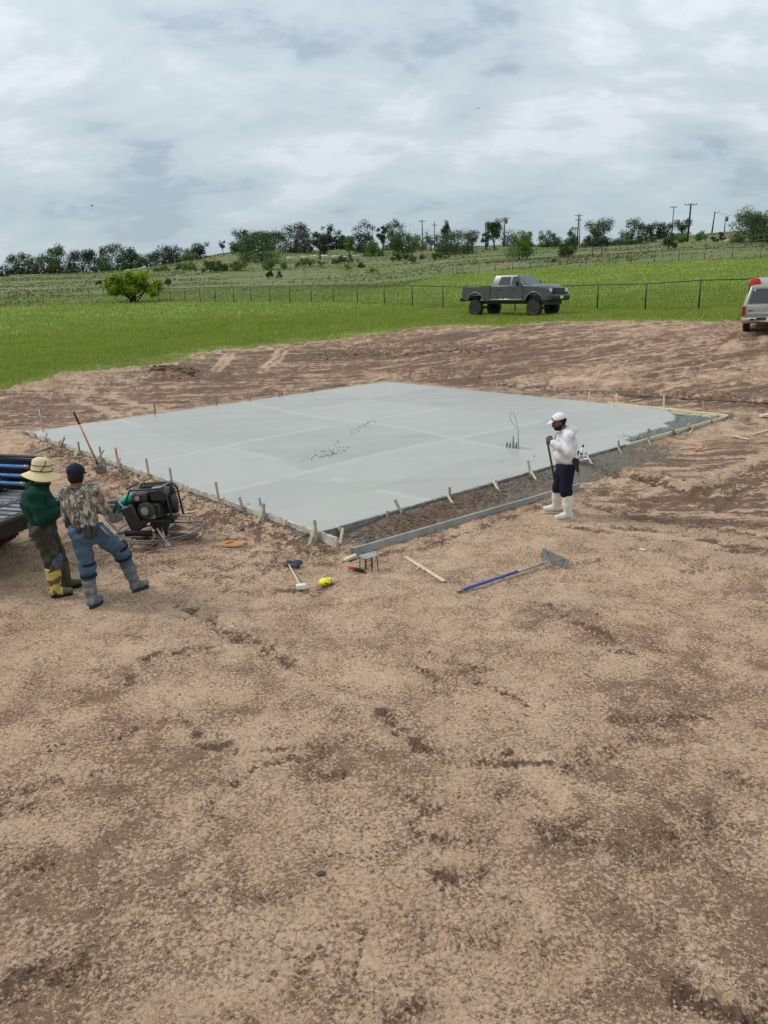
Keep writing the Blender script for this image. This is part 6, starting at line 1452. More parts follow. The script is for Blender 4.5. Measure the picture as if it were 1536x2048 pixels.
# ------------------------------------------------------------------ power trowel, buckets
def build_trowel():
    B = at_z(325, 1076, 0.02); o = thing('power_trowel', B, 0, 'walk-behind power trowel with a black petrol engine and a wide wire guard ring', 'power trowel')
    def L(px, py, Y): return at_y(px, py, Y) - B
    WIRE = mat('dirty_ring_steel', (.20, .185, .16), .55, .6, col2=(.13, .10, .07), scale=9)
    yb = B.y
    for (R, z, r) in ((.62, .05, .011), (.62, .16, .011), (.58, .11, .008)):
        MB().tube([(R * cos(a), R * sin(a), z) for a in np.linspace(0, 2 * pi, 49)[:-1]], r, 6, closed=True).build('guard_ring', WIRE, o, smooth_=True)
    for k_ in range(8):
        a = 2 * pi * k_ / 8 + .3; MB().tube([(.62 * cos(a), .62 * sin(a), .045), (.63 * cos(a), .63 * sin(a), .165)], .009, 6).build('ring_strut', WIRE, o, smooth_=True)
    for a in (.35, .35 + pi / 2, .35 + pi, .35 + 1.5 * pi):
        MB().tube([(.12 * cos(a), .12 * sin(a), .22), (.61 * cos(a), .61 * sin(a), .165)], .012, 6).build('ring_spoke', WIRE, o, smooth_=True)
        d = Vector((cos(a - .5), sin(a - .5), 0)); R_ = Matrix.Rotation(a - .5, 3, 'Z') @ Matrix.Rotation(.12, 3, 'X')
        MB().box(d * .34 + Vector((0, 0, .04)), (.42, .15, .006), R_).build('blade', RUST, o, bevel=.002); MB().bar(d * .06 + Vector((0, 0, .09)), d * .5 + Vector((0, 0, .065)), .03, .03).build('blade_arm', STEEL, o, bevel=.004)
    mb = MB(); mb.lathe([(0, .05), (.09, .05), (.10, .14), (.14, .20), (.15, .27), (.12, .30), (0, .30)], n=18); mb.box((0, 0, .31), (.50, .34, .035)); mb.build('gearbox', BLACKM, o, auto=40)
    # engine
    yaw = -.15; Rz = Matrix.Rotation(yaw, 3, 'Z'); e = bpy.data.objects.new('engine', None); C.objects.link(e); e.parent = o; e.location = (-.08, .02, .32); e.rotation_euler = (0, -.04, yaw)
    MB().box((0, 0, .13), (.34, .30, .24)).build('crankcase', BLACKM, e, bevel=.03)
    fr = MB(); fr.lathe([(0, 0), (.13, 0), (.135, .04), (.10, .06), (0, .06)], (-.02, -.15, .15), 20, Matrix.Rotation(pi / 2, 3, 'X')); fr.build('recoil_cover', mat('dark_engine_grey', (.06, .058, .055), .5, .3), e, auto=40)
    MB().lathe([(.03, 0), (.055, 0), (.06, .015), (.03, .02)], (-.03, -.215, .16), 16, Matrix.Rotation(pi / 2, 3, 'X')).build('starter_ring', mat('pale_metal', (.42, .40, .36), .45, .5), e, auto=40)
    MB().box((-.12, -.03, .34), (.24, .28, .15)).build('fuel_tank', mat('maroon_tank', (.055, .028, .025), .5, col2=(.09, .06, .05)), e, bevel=.04)
    MB().box((.15, -.02, .36), (.25, .25, .19)).build('air_cleaner', mat('black_cover', (.022, .023, .025), .35, coat=.3), e, bevel=.035)
    MB().box((.15, -.06, .465), (.15, .12, .02)).build('cover_badge', STEEL, e, bevel=.006)
    MB().lathe([(0, 0), (.034, 0), (.036, .02), (0, .028)], (-.13, -.185, .345), 14, Matrix.Rotation(pi / 2, 3, 'X')).build('fuel_cap', mat('pale_brown_cap', (.42, .33, .27), .6), e, auto=40)
    MB().tube([(.30, .0, .12), (.33, .02, .20), (.31, .02, .33)], .065, 12).build('muffler', BLACKM, e, smooth_=True)
    MB().box((.05, -.17, .06), (.10, .06, .07)).build('carburettor', STEEL, e, bevel=.01); MB().box((.12, .02, .25), (.20, .20, .05)).build('cylinder_fins', BLACKM, e, bevel=.005)
    MB().prism([(-.24, .02), (-.24, .40), (-.16, .47), (.26, .47), (.32, .36), (.32, .02)], .08, .17).build('rear_shroud', BLACKP, e, bevel=.03)
    # lifting cage round the engine
    cg = []
    for y in (-.20, .20): MB().tube([(-.30, y, -.02), (-.31, y, .30), (-.22, y, .47), (.22, y, .475), (.32, y, .40), (.36, y, -.02)], .016, 8).build('cage_tube', BLACKM, e, smooth_=True)
    for x in (-.26, .24): MB().tube([(x, -.20, .49), (x, .20, .49)], .015, 8).build('cage_crossbar', STEEL if x > 0 else BLACKM, e, smooth_=True)
    MB().tube([(.0 + .09 * cos(a) - .02, .05, .50 + .09 * sin(a)) for a in np.linspace(0, pi, 10)], .010, 6).build('lift_ring', STEEL, e, smooth_=True)
    # angled props and belt guard
    MB().bar(L(314, 1057, yb - .18), L(344, 1099, yb - .50), .035, .02).build('front_brace', mat('pale_grey_bar', (.36, .37, .36), .5, .5), o, bevel=.004)
    MB().bar(L(340, 1098, yb - .50), L(336, 1110, yb - .58), .03, .02).build('foot_plate', BLACKM, o, bevel=.004)
    MB().tube([L(236, 1003, yb - .10), L(262, 1030, yb - .10), L(280, 1056, yb - .12)], .017, 8).build('lift_handle', STEEL, o, smooth_=True)
    MB().box(Vector((-.36, -.02, .36)), (.20, .30, .40), Matrix.Rotation(-.35, 3, 'Y')).build('belt_guard', BLACKM, o, bevel=.03)
    # long handle with grips going left behind the man
    MB().tube([L(303, 1069, yb - .15), L(275, 1070, yb - .17), L(240, 1066, yb - .18), L(214, 1040, yb - .14), L(205, 1018, yb - .1)], .018, 8).build('handlebar', STEEL, o, smooth_=True)
    MB().tube([L(304, 1066, yb - .16), L(250, 1066, yb - .18)], .042, 10).build('pitch_tube', BLACKP, o, smooth_=True)
    MB().tube([L(272, 1073, yb - .20), L(245, 1074, yb - .20), L(232, 1064, yb - .2)], .011, 6).build('throttle_bar', STEEL, o, smooth_=True)
    MB().tube([L(234, 1003, yb - .1), L(228, 1026, yb - .12)], .018, 8).build('grip', BLACKP, o, smooth_=True)
    MB().tube([L(296, 1072, yb - .2), L(281, 1080, yb - .3), L(281, 1092, yb - .35)], .010, 6).build('stand_leg', BLACKM, o, smooth_=True)
    MB().tube([L(270, 1078, yb - .2), L(258, 1092, yb - .28)], .012, 6).build('pale_leg', W_PALE, o, smooth_=True)
    # cloth bundle
    for (px, py, r, m, lab, nm) in ((262, 996, (.19, .10, .075), mat('turquoise_cloth', (.045, .42, .28), .8, col2=(.03, .30, .20), scale=6), 'turquoise jacket draped over the back of the power trowel', 'jacket'), (251, 1012, (.075, .07, .10), mat('blue_cloth', (.015, .08, .42), .7, col2=(.01, .05, .28), scale=6), 'bright blue cloth bundle hanging beside the turquoise jacket', 'cloth')):
        c = at_y(px, py, yb + .02); q = thing(nm, c, 0, lab, nm, 'clothes hung on the power trowel'); n, m_ = 26, 18; vs = []; fs = []
        for i in range(m_ + 1):
            th = pi * i / m_
            for k_ in range(n):
                a = 2 * pi * k_ / n; d = Vector((sin(th) * cos(a), sin(th) * sin(a), -cos(th))); w = 1 + .30 * (float(fbm(np.array(d.x * 2.6 + px), np.array(d.z * 2.6 + d.y * 2), 3)) - .5); v = Vector((d.x * r[0] * w, d.y * r[1] * w, d.z * r[2] * w)); 
                if nm == 'jacket': v = Matrix.Rotation(-.32, 3, 'Y') @ v
                vs.append(v)
        for i in range(m_):
            for k_ in range(n): fs.append((i * n + k_, i * n + (k_ + 1) % n, (i + 1) * n + (k_ + 1) % n, (i + 1) * n + k_))
        MB().add(vs, fs).build('folds', m, q, smooth_=True)
        if nm == 'jacket': MB().tube([(-.16, -.06, -.05), (-.19, -.05, -.12), (-.18, -.03, -.20)], [.045, .04, .03], 10).build('sleeve', m, q, smooth_=True)
        else: MB().tube([(.03, -.05, -.02), (.06, -.05, -.09), (.07, -.04, -.14)], [.04, .035, .02], 10).build('hanging_corner', mat('pale_cloth', (.36, .38, .36), .8), q, smooth_=True)
build_trowel()
def bucket(px, py, r, h, m, label, stuff=None, tilt=0, rim=None):
    B = on_ground(px, py); o = thing('bucket', B, 0, label, 'bucket', 'buckets on the dirt'); o.rotation_euler = (tilt, 0, .3)
    MB().lathe([(0, 0.0), (r * .86, 0.0), (r, h), (r * .95, h), (r * .82, .012), (0, .012)], n=24).build('pail', m, o, auto=40)
    MB().tube([(r * 1.01 * cos(a), r * 1.01 * sin(a), h - .005) for a in np.linspace(0, 2 * pi, 25)[:-1]], .007, 6, closed=True).build('rim', rim or m, o, smooth_=True)
    MB().tube([(r * cos(a), r * .3, h - .04 - .12 * sin(a)) for a in np.linspace(0, pi, 9)], .003, 5).build('wire_handle', STEEL, o, smooth_=True)
    return o, B
bucket(146, 1052, .135, .30, mat('dark_grey_plastic', (.055, .055, .052), .6, col2=(.10, .095, .085)), 'dark grey bucket with a white rim between the two men', rim=WHITEP)
bucket(232, 1042, .14, .30, mat('cement_grey_plastic', (.20, .20, .185), .7, col2=(.12, .115, .10)), 'cement-grey bucket left of the power trowel', rim=mat('pale_rim', (.42, .42, .39), .6))
B = on_ground(146, 1052); o = thing('yellow_tool', B + Vector((-.0, .0, .30)), 0, 'yellow plastic tool case sticking out of the bucket between the two men', 'tool'); MB().prism([(-.10, -.05), (-.09, .05), (-.03, .07), (.0, .15), (.05, .14), (.06, .07), (.10, .04), (.10, -.05)], -.03, .03).build('case', mat('yellow_tool_plastic', (.75, .50, .04), .5), o, bevel=.012); MB().box((0, -.032, .03), (.06, .008, .018)).build('slot', BLACKP, o)
# white cans and a float at the form behind the man in white
def cans():
    YY = SB[1] + 4.3
    for (p, q, r, m, lab, cat_) in (((1161, 915), (1166, 893), .030, WHITEP, 'white bottle with a black cap standing at the form behind the man in white', 'bottle'),):
        B = on_side(p[0], p[1], 'right', .16); B.z = max(hf(B.x, B.y), B.z); T = at_y(q[0], q[1], B.y); o = thing('bottle', B, 0, lab, cat_); d = T - B
        MB().tube([(0, 0, 0), d * .7, d * .8, d * .95], [r, r, r * .6, r * .5], 12).build('body', m, o, smooth_=True); MB().tube([d * .93, d * 1.15], r * .6, 10).build('cap', DARKP, o, smooth_=True); MB().tube([d * .3, d * .42], r * 1.03, 12).build('band', DARKP, o)
    B = on_side(1152, 921, 'right', .12); B.z = max(hf(B.x, B.y), B.z); T = at_y(1157, 903, B.y); o = thing('hand_float', B, 0, 'hand float with a dark grip leaning on the form beside the white bottle', 'hand float'); d = T - B; MB().tube([d * .35, d * 1.1], .019, 8).build('grip', DARKP, o, smooth_=True); MB().bar((-.12, 0, .02), (.16, .02, .05), .09, .012).build('plate', GREYP, o, bevel=.003)
    B = on_side(1166, 920, 'right', .18); B.z = max(hf(B.x, B.y), B.z) ; o = thing('edging_tool', B, .5, 'flat pale edging tool lying under the white bottle', 'edging tool'); MB().box((0, 0, .012), (.24, .10, .006)).build('plate', WHITEP, o, bevel=.002); MB().tube([(-.07, 0, .05), (.07, 0, .05)], .014, 8).build('handle', GREYP, o, smooth_=True); MB().tube([(0, 0, .01), (0, 0, .05)], .006, 6).build('neck', GREYP, o)
cans()
# gloves by the mallet
def glove(px, py, yaw, label, m, cuff):
    B = on_ground(px, py); o = thing('glove', B, yaw, label, 'glove', 'work gloves on the dirt'); mb = MB(); mb.ell((0, 0, .022), (.055, .045, .020), n=14, m=8); mb.build('palm', m, o, smooth_=True)
    for k_ in range(4): y = -.033 + .022 * k_; MB().tube([(.03, y, .022), (.075, y * 1.25, .026), (.11 - .01 * abs(k_ - 1.5), y * 1.4, .014)], [.013, .012, .009], 8).build('finger', m, o, smooth_=True)
    MB().tube([(-.01, -.04, .02), (.03, -.075, .018), (.055, -.085, .014)], [.014, .012, .009], 8).build('thumb', m, o, smooth_=True); MB().tube([(-.04, 0, .02), (-.10, 0, .022)], [.036, .045], 12).build('cuff', cuff, o, smooth_=True)
GL1 = mat('blue_grey_glove', (.075, .09, .11), .85, col2=(.03, .035, .045), scale=20); GL2 = mat('dark_glove', (.035, .04, .048), .85, col2=(.12, .13, .14), scale=22)
glove(584, 1132, 2.6, 'blue-grey work glove lying on the dirt beside the mallet handle, nearer one', GL1, GL2); glove(589, 1141 - 14, .3, 'dark work glove with pale finger stripes, the further of the pair', GL2, GL1)
# ------------------------------------------------------------------ people: smooth surfaces grown round a skeleton
class SDF:
    """union of round cones and ellipsoids on a grid, meshed by surface nets"""
    def __init__(s, vox=.009): s.v = vox; s.p = []
    def cone(s, a, b, ra, rb, k=.02, flat=None): s.p.append(('c', np.array(a, float), np.array(b, float), ra, rb, k, flat)); return s
    def chain(s, pts, rs, k=.02, flat=None):
        for i in range(len(pts) - 1): s.cone(pts[i], pts[i + 1], rs[i], rs[i + 1], k, flat)
        return s
    def ell(s, c, r, R=None, k=.02): s.p.append(('e', np.array(c, float), np.array(r, float), np.array(R) if R is not None else np.eye(3), None, k, None)); return s
    def cut(s, c, n): s.p.append(('h', np.array(c, float), np.array(n, float) / np.linalg.norm(n), 0, 0, 0, None)); return s
    def sub(s, c, r, k=.01): s.p.append(('s', np.array(c, float), np.array(r, float), np.eye(3), None, k, None)); return s
    def mesh(s, noise=None, disp=None):
        lo = np.full(3, 1e9); hi = -lo
        for q in s.p:
            if q[0] == 'c':
                for c, r in ((q[1], q[3]), (q[2], q[4])): lo = np.minimum(lo, c - r); hi = np.maximum(hi, c + r)
            elif q[0] == 'e': m = q[2].max(); lo = np.minimum(lo, q[1] - m); hi = np.maximum(hi, q[1] + m)
        v = s.v; lo -= 4 * v; hi += 4 * v; n = np.ceil((hi - lo) / v).astype(int) + 1
        ax = [lo[i] + v * np.arange(n[i]) for i in range(3)]; D = np.full(n, .2, np.float32)
        def box(l, h):
            i0 = np.maximum(((l - lo) / v).astype(int), 0); i1 = np.minimum(((h - lo) / v).astype(int) + 2, n); sl = tuple(slice(a, b) for a, b in zip(i0, i1))
            return sl, ax[0][sl[0]][:, None, None], ax[1][sl[1]][None, :, None], ax[2][sl[2]][None, None, :]
        for q in s.p:
            if q[0] == 'c':
                _, a, b, ra, rb, k, flat = q; pad = k + 3 * v; mr = max(ra, rb); sl, X, Y, Z = box(np.minimum(a, b) - mr - pad, np.maximum(a, b) + mr + pad)
                ba = b - a; L2 = max(ba @ ba, 1e-9); px, py, pz = X - a[0], Y - a[1], Z - a[2]; t = np.clip((px * ba[0] + py * ba[1] + pz * ba[2]) / L2, 0, 1)
                qx, qy, qz = px - ba[0] * t, py - ba[1] * t, pz - ba[2] * t
                if flat is not None: fd, fs = np.array(flat[0]), flat[1]; dd = qx * fd[0] + qy * fd[1] + qz * fd[2]; e = (fs - 1) * dd; qx, qy, qz = qx + fd[0] * e, qy + fd[1] * e, qz + fd[2] * e
                d = np.sqrt(qx * qx + qy * qy + qz * qz) - (ra + (rb - ra) * t)
            elif q[0] in ('e', 's'):
                _, c, r, R, _, k, _ = q; m = r.max(); pad = k + 3 * v; sl, X, Y, Z = box(c - m - pad, c + m + pad)
                P = [X - c[0], Y - c[1], Z - c[2]]; w = [(P[0] * R[0, i] + P[1] * R[1, i] + P[2] * R[2, i]) / r[i] for i in range(3)]; kk = np.sqrt(w[0] ** 2 + w[1] ** 2 + w[2] ** 2); d = (kk - 1) * r.min() * (1 + .0 * kk)
            else:
                _, c, nn = q[:3]; d = (ax[0][:, None, None] - c[0]) * nn[0] + (ax[1][None, :, None] - c[1]) * nn[1] + (ax[2][None, None, :] - c[2]) * nn[2]; D = np.maximum(D, d.astype(np.float32)); continue
            o = D[sl]
            if q[0] == 's': D[sl] = np.maximum(o, -d)
            else: h = np.clip(.5 + .5 * (o - d) / max(k, 1e-6), 0, 1); D[sl] = o * (1 - h) + d * h - k * h * (1 - h)
        if noise is not None: D = D + noise(ax[0][:, None, None], ax[1][None, :, None], ax[2][None, None, :]).astype(np.float32)
        # surface nets
        ins = D < 0; c = [ins[i:n[0] - 1 + i, j:n[1] - 1 + j, l:n[2] - 1 + l] for i in (0, 1) for j in (0, 1) for l in (0, 1)]
        cnt = sum(q.astype(np.int8) for q in c); act = (cnt > 0) & (cnt < 8); idx = -np.ones(act.shape, np.int64); I, J, K = np.nonzero(act); idx[I, J, K] = np.arange(len(I))
        acc = np.zeros((len(I), 3)); num = np.zeros(len(I)); base = np.stack([I, J, K], 1)
        cor = [(i, j, l) for i in (0, 1) for j in (0, 1) for l in (0, 1)]
        for a_, A in enumerate(cor):
            for b_, Bc in enumerate(cor):
                if b_ <= a_ or sum(abs(A[q] - Bc[q]) for q in range(3)) != 1: continue
                da = D[I + A[0], J + A[1], K + A[2]]; db = D[I + Bc[0], J + Bc[1], K + Bc[2]]; m = (da < 0) != (db < 0); t = np.where(m, da / np.where(m, da - db, 1), 0)
                acc += np.where(m[:, None], np.array(A) + (np.array(Bc) - np.array(A)) * t[:, None], 0); num += m
        V = (base + acc / num[:, None]) * v + lo; F = []
        for axi in range(3):
            sh = [0, 0, 0]; sh[axi] = 1; a = ins[:n[0] - sh[0], :n[1] - sh[1], :n[2] - sh[2]]; b = ins[sh[0]:, sh[1]:, sh[2]:]; e = np.nonzero(a != b); e = np.stack(e, 1)
            u_, w_ = [(1, 2), (2, 0), (0, 1)][axi]; ok = (e[:, u_] > 0) & (e[:, w_] > 0) & (e[:, u_] < n[u_] - 1) & (e[:, w_] < n[w_] - 1); e = e[ok]; flip = ~a[e[:, 0], e[:, 1], e[:, 2]]
            def g(du, dw): q = e.copy(); q[:, u_] -= du; q[:, w_] -= dw; return idx[q[:, 0], q[:, 1], q[:, 2]]
            f = np.stack([g(0, 0), g(1, 0), g(1, 1), g(0, 1)], 1); f = f[(f >= 0).all(1)] if False else f; fl = f[:, ::-1]; f = np.where(flip[:, None], fl, f); F.append(f[(f >= 0).all(1)])
        return V, np.concatenate(F)
    def build(s, name, mats, parent, noise=None, matf=None):
        V, F = s.mesh(noise)
        return np_mesh(name, V, F, mats, parent, True)
def folds(amp, f=14, seed=0, axis=2, stretch=2.2):
    """soft cloth folds, mostly across the limb"""
    def fn(X, Y, Z):
        sc = [1, 1, 1]; sc[axis] = stretch
        w = np.sin(X * f * sc[0] + 2.1 * np.sin(Z * f * .45 + seed) + seed) * np.sin(Y * f * sc[1] + 1.7 * np.sin(X * f * .5 + seed * 2)) + .8 * np.sin(Z * f * sc[2] + 1.9 * np.sin(X * f * .6 + Y * f * .5 + seed) + seed * 3)
        w2 = np.sin(Z * f * 3.1 + 3 * np.sin(X * f * .9 + seed) + Y * f * 1.4)
        w3 = np.sin(X * f * 2.3 + 2 * np.sin(Z * f * 1.1 + seed)) * np.sin(Y * f * 2.1 + Z * f * 1.7 + seed)
        return amp * (w * .5 + w2 * .45 + w3 * .25)
    return fn
SKIN = mat('brown_skin', (.17, .085, .052), .55, col2=(.13, .062, .038), scale=30, amt=.4, spec=.4); BEARD = mat('black_hair', (.012, .010, .009), .7, bump=.5, bscale=120)
def frame(o, F):
    """empties' local axes: x forward, y left, z up"""
    o.rotation_euler = (0, 0, atan2(F[1], F[0]))
def hand(s, wrist, knuck, up, side, grip=True, sc=1.0):
    """palm and five fingers curling round a bar; side=+1 left hand"""
    w = Vector(wrist); k = Vector(knuck); d = (k - w).normalized(); u = Vector(up); u = (u - d * u.dot(d)).normalized(); n = d.cross(u) * side       # n: out of the palm
    p = w + d * .05 * sc; s.ell(p, (.046 * sc, .040 * sc, .020 * sc), np.array([list(d), list(u), list(n)]).T, .012)
    for i in range(4):
        off = (.030 - .020 * i) * sc; b = w + d * .082 * sc + u * off; L = (.036, .040, .037, .030)[i] * sc
        p1 = b + d * L * .75 + n * L * .35; p2 = p1 + n * L * .80 - d * L * .15; p3 = p2 - d * L * .65 + n * L * .15
        if not grip: p1 = b + d * L + n * L * .15; p2 = p1 + d * L * .7 + n * L * .4; p3 = p2 + d * L * .4 + n * L * .45
        s.chain([b - d * .02, b, p1, p2, p3], [.011, .0105, .0095, .009, .0075], .004)
    t0 = w + d * .03 * sc + u * .034 * sc; t1 = t0 + d * .030 + u * .022 + n * .014; t2 = t1 + d * .022 + n * .022 - u * .006; s.chain([t0 - u * .01, t0, t1, t2], [.014, .013, .011, .009], .006)
def head_body(s, neck, hd, tilt, yawv, sc=1.0):
    """head round centre hd looking along yawv (unit, local), tilt = nod down"""
    f = Vector(yawv).normalized(); f = (f * cos(tilt) - Vector((0, 0, 1)) * sin(tilt)).normalized(); l = Vector((0, 0, 1)).cross(f).normalized(); u = f.cross(l); R = np.array([list(f), list(l), list(u)]).T; c = Vector(hd)
    P = lambda a, b, d: c + f * a + l * b + u * d
    s.ell(P(-.010, 0, .028), (.098, .078, .092), R, .02); s.ell(P(.022, 0, -.040), (.070, .062, .078), R, .03); s.ell(P(.052, 0, -.088), (.034, .034, .026), R, .03)
    s.cone(P(.088, 0, .012), P(.106, 0, -.026), .010, .015, .012); s.ell(P(.082, 0, .030), (.018, .052, .012), R, .02)
    for q in (-1, 1):
        s.ell(P(-.005, q * .078, -.008), (.020, .010, .032), R, .006); s.ell(P(.062, q * .034, -.022), (.026, .022, .020), R, .02)
        s.sub(P(.098, q * .031, .010), (.012, .015, .010))
    s.ell(P(.088, 0, -.058), (.012, .026, .009), R, .010)
    s.cone(neck, P(-.02, 0, -.06), .058, .054, .03)
    return P, R, f, l, u
def eyes(P, parent):
    for q in (-1, 1): MB().ell(P(.084, q * .031, .010), (.010, .012, .008), n=10, m=7).build('eye', mat('eye', (.06, .04, .035), .2), parent, smooth_=True)
def boot(s, ankle, toe_dir, top, r_top=.070, r_ank=.052, L=.165, k=.02):
    a = Vector(ankle); t = Vector(toe_dir).normalized(); g = Vector((0, 0, 1)).cross(t).normalized(); top = Vector(top)
    s.chain([top, top.lerp(a, .5), a + Vector((0, 0, .02))], [r_top, (r_top + r_ank) * .51, r_ank], k)
    s.chain([a + Vector((0, 0, -.02)) - t * .035, a - Vector((0, 0, .030)) + t * .07, a - Vector((0, 0, .040)) + t * L], [.050, .047, .040], .025, flat=(list(g), 1.05))
def sole(name, ankle, toe_dir, L, m, parent, zb, h=.025, w=.052):
    a = Vector(ankle); t = Vector(toe_dir).normalized(); g = Vector((0, 0, 1)).cross(t).normalized(); n = 20; vs = []
    for z, q in ((zb, 1.0), (zb + h, 1.03)):
        for i in range(n):
            th = 2 * pi * i / n; x = cos(th); x = x * (L + .035 + .05) / 2 + (L + .04 - .09) / 2 + .005; y = sin(th) * w * (1 + .12 * cos(th)) ; p = a + t * x + g * y * q; vs.append((p.x, p.y, z))
    MB().add(vs, [tuple(range(n - 1, -1, -1)), tuple(range(n, 2 * n))] + [(i, (i + 1) % n, (i + 1) % n + n, i + n) for i in range(n)]).build(name, m, parent, auto=40)

# ---- the man in white ----------------------------------------------------
def man_white():
    o0 = at_z(1126, 1035, 0.0); o0.z = hf(o0.x, o0.y); o = thing('person', o0, 0, 'man in a white hoodie, white cap and tall white rubber boots leaning on a shovel', 'person'); F = Vector((-1, .06, 0)).normalized(); frame(o, F)
    WH = mat('white_hoodie', (.68, .68, .68), .85, col2=(.40, .395, .38), scale=9, lo=.52, hi=.72, amt=.7, bump=.25, bscale=60); NAVY = mat('navy_trousers', (.008, .010, .024), .8, col2=(.05, .05, .055), scale=16, lo=.58, hi=.7); WB = mat('white_rubber_boot', (.66, .64, .56), .45, col2=(.48, .45, .38), scale=9, lo=.5, hi=.7)
    # joints
    hipL, hipR = (-.02, .09, .84), (-.01, -.09, .84); knL, knR = (-.01, .11, .45), (.06, -.14, .46); anL, anR = (-.05, .11, .10), (.07, -.24, .12)
    pel = (-.03, 0, .86); chest = (-.02, 0, 1.16); nk = (.03, 0, 1.37); shL, shR = (-.02, .19, 1.30), (.0, -.19, 1.30)
    elL, elR = (-.01, .25, 1.08), (.06, -.24, 1.09); wrL, wrR = (.205, .12, 1.215), (.22, -.06, 1.19); hd = (.105, .0, 1.49)
    top = (.285, .03, 1.235)
    s = SDF(.0068); s.chain([pel, chest, nk], [.095, .10, .055], .05); s.chain([shL, elL, wrL], [.046, .038, .027], .02); s.chain([shR, elR, wrR], [.046, .038, .027], .02); s.cone(shL, shR, .05, .05, .04)
    s.chain([hipL, knL, anL], [.085, .055, .040], .03); s.chain([hipR, knR, anR], [.085, .055, .040], .03)
    P, R, f, l, u = head_body(s, nk, hd, .30, (1, 0, 0)); hand(s, wrL, (.30, .05, 1.27), (-.2, .2, .9), 1); hand(s, wrR, (.30, .03, 1.21), (-.2, -.2, .9), -1)
    s.build('body', SKIN, o)
    eyes(P, o)
    b = SDF(.006); b.ell(P(.030, 0, -.075), (.070, .068, .048), R, .02); b.ell(P(-.02, 0, -.04), (.065, .083, .030), R, .02); b.ell(P(.098, 0, -.046), (.012, .030, .007), R, .008); b.sub(P(.10, 0, -.05), (.02, .0001, .0001)); b.cut(P(.0, 0, -.030), tuple(u)); b.build('beard', BEARD, o)
    b = SDF(.006); b.ell(P(-.030, 0, .020), (.086, .086, .080), R, .02); b.cut(P(0, 0, .07), tuple(u)); b.cut(P(.015, 0, 0), tuple(f)); b.build('hair', BEARD, o)
    # cap
    cp = SDF(.006); cp.ell(P(-.010, 0, .056), (.106, .090, .086), R, .02); cp.cut(P(0, 0, .045), tuple(-u * 1.0 + f * .12)); cp.build('cap', mat('white_cap', (.74, .74, .75), .8, col2=(.62, .62, .66), scale=4), o)
    mb = MB(); vs = []; n = 14
    for j, zz in ((0, 0), (1, .008)):
        for i in range(n): a = -1.25 + 2.5 * i / (n - 1); vs.append(P(.075 + .028 * cos(a), .085 * sin(a), .050 + zz)); 
        for i in range(n): a = -1.25 + 2.5 * i / (n - 1); vs.append(P(.088 + .092 * cos(a), .078 * sin(a), .030 + zz - .010 * cos(a)))
    fs = []
    for i in range(n - 1): fs += [(i, i + 1, n + i + 1, n + i), (2 * n + i, 3 * n + i, 3 * n + i + 1, 2 * n + i + 1), (n + i, n + i + 1, 3 * n + i + 1, 3 * n + i)]
    mb.add(vs, fs); mb.build('cap_brim', _mc['white_cap'], o, smooth_=True)
    # small dark emblem on the front panel of the cap: a ring with two uprights
    em = MB(); em.tube([P(.086, .035 + .020 * cos(a), .085 + .020 * sin(a)) for a in np.linspace(0, 2 * pi, 16)[:-1]], .0035, 5, closed=True)
    for q in (-.008, .008): em.tube([P(.092, .035 + q, .073), P(.088, .035 + q, .097)], .003, 5)
    em.build('cap_emblem', mat('dark_green_emblem', (.02, .05, .045), .7), o)
    # hoodie
    h = SDF(.0085); h.chain([(-.03, 0, .92), (.0, 0, 1.02), (-.015, 0, 1.16), (-.005, 0, 1.28)], [.148, .158, .150, .112], .05, flat=([0, 1, 0], .90)); h.ell((.025, 0, 1.02), (.150, .150, .12), None, .05)
    h.chain([shL, elL, (.12, .18, 1.155), (.19, .13, 1.20)], [.078, .068, .058, .048], .03); h.chain([shR, elR, (.15, -.13, 1.15), (.20, -.08, 1.18)], [.078, .066, .056, .046], .03); h.cone(shL, shR, .076, .076, .05)
    h.ell((-.03, .0, 1.375), (.115, .115, .055), None, .03); h.ell((-.085, 0, 1.37), (.075, .10, .06), None, .03); h.cut((0, 0, .875), (-.05, 0, -1)); h.sub((.075, 0, 1.43), (.085, .075, .075), .01)
    h.build('hoodie', WH, o, folds(.0095, 15, 1, 2, 1.9))
    h = SDF(.006); h.chain([(.185, .135, 1.198), (.205, .118, 1.213)], [.043, .042], .01); h.build('cuff', WH, o)
    for q in (-.035, .035): MB().tube([(.105, q, 1.345), (.145, q, 1.29), (.160, q * 1.1, 1.22)], .0045, 6).build('drawstring', mat('grey_cord', (.20, .20, .21), .8), o, smooth_=True)
    # trousers, boots
    t = SDF(.0085); t.chain([(-.02, 0, .88), (-.02, 0, .80)], [.140, .142], .04, flat=([0, 1, 0], .9)); t.chain([hipL, knL, (-.03, .11, .36)], [.118, .088, .080], .03); t.chain([hipR, knR, (.07, -.17, .37)], [.118, .088, .080], .03); t.cut((0, 0, .875), (0, 0, 1)); t.cut((0, 0, .375), (0, 0, -1)); t.build('trousers', NAVY, o, folds(.007, 14, 3))
    t = SDF(.007); t.chain([(-.02, 0, .885), (-.02, 0, .870)], [.143, .143], .02, flat=([0, 1, 0], .9)); t.cut((0, 0, .905), (0, 0, 1)); t.cut((0, 0, .868), (0, 0, -1)); t.build('belt', mat('brown_belt', (.10, .045, .025), .6), o)
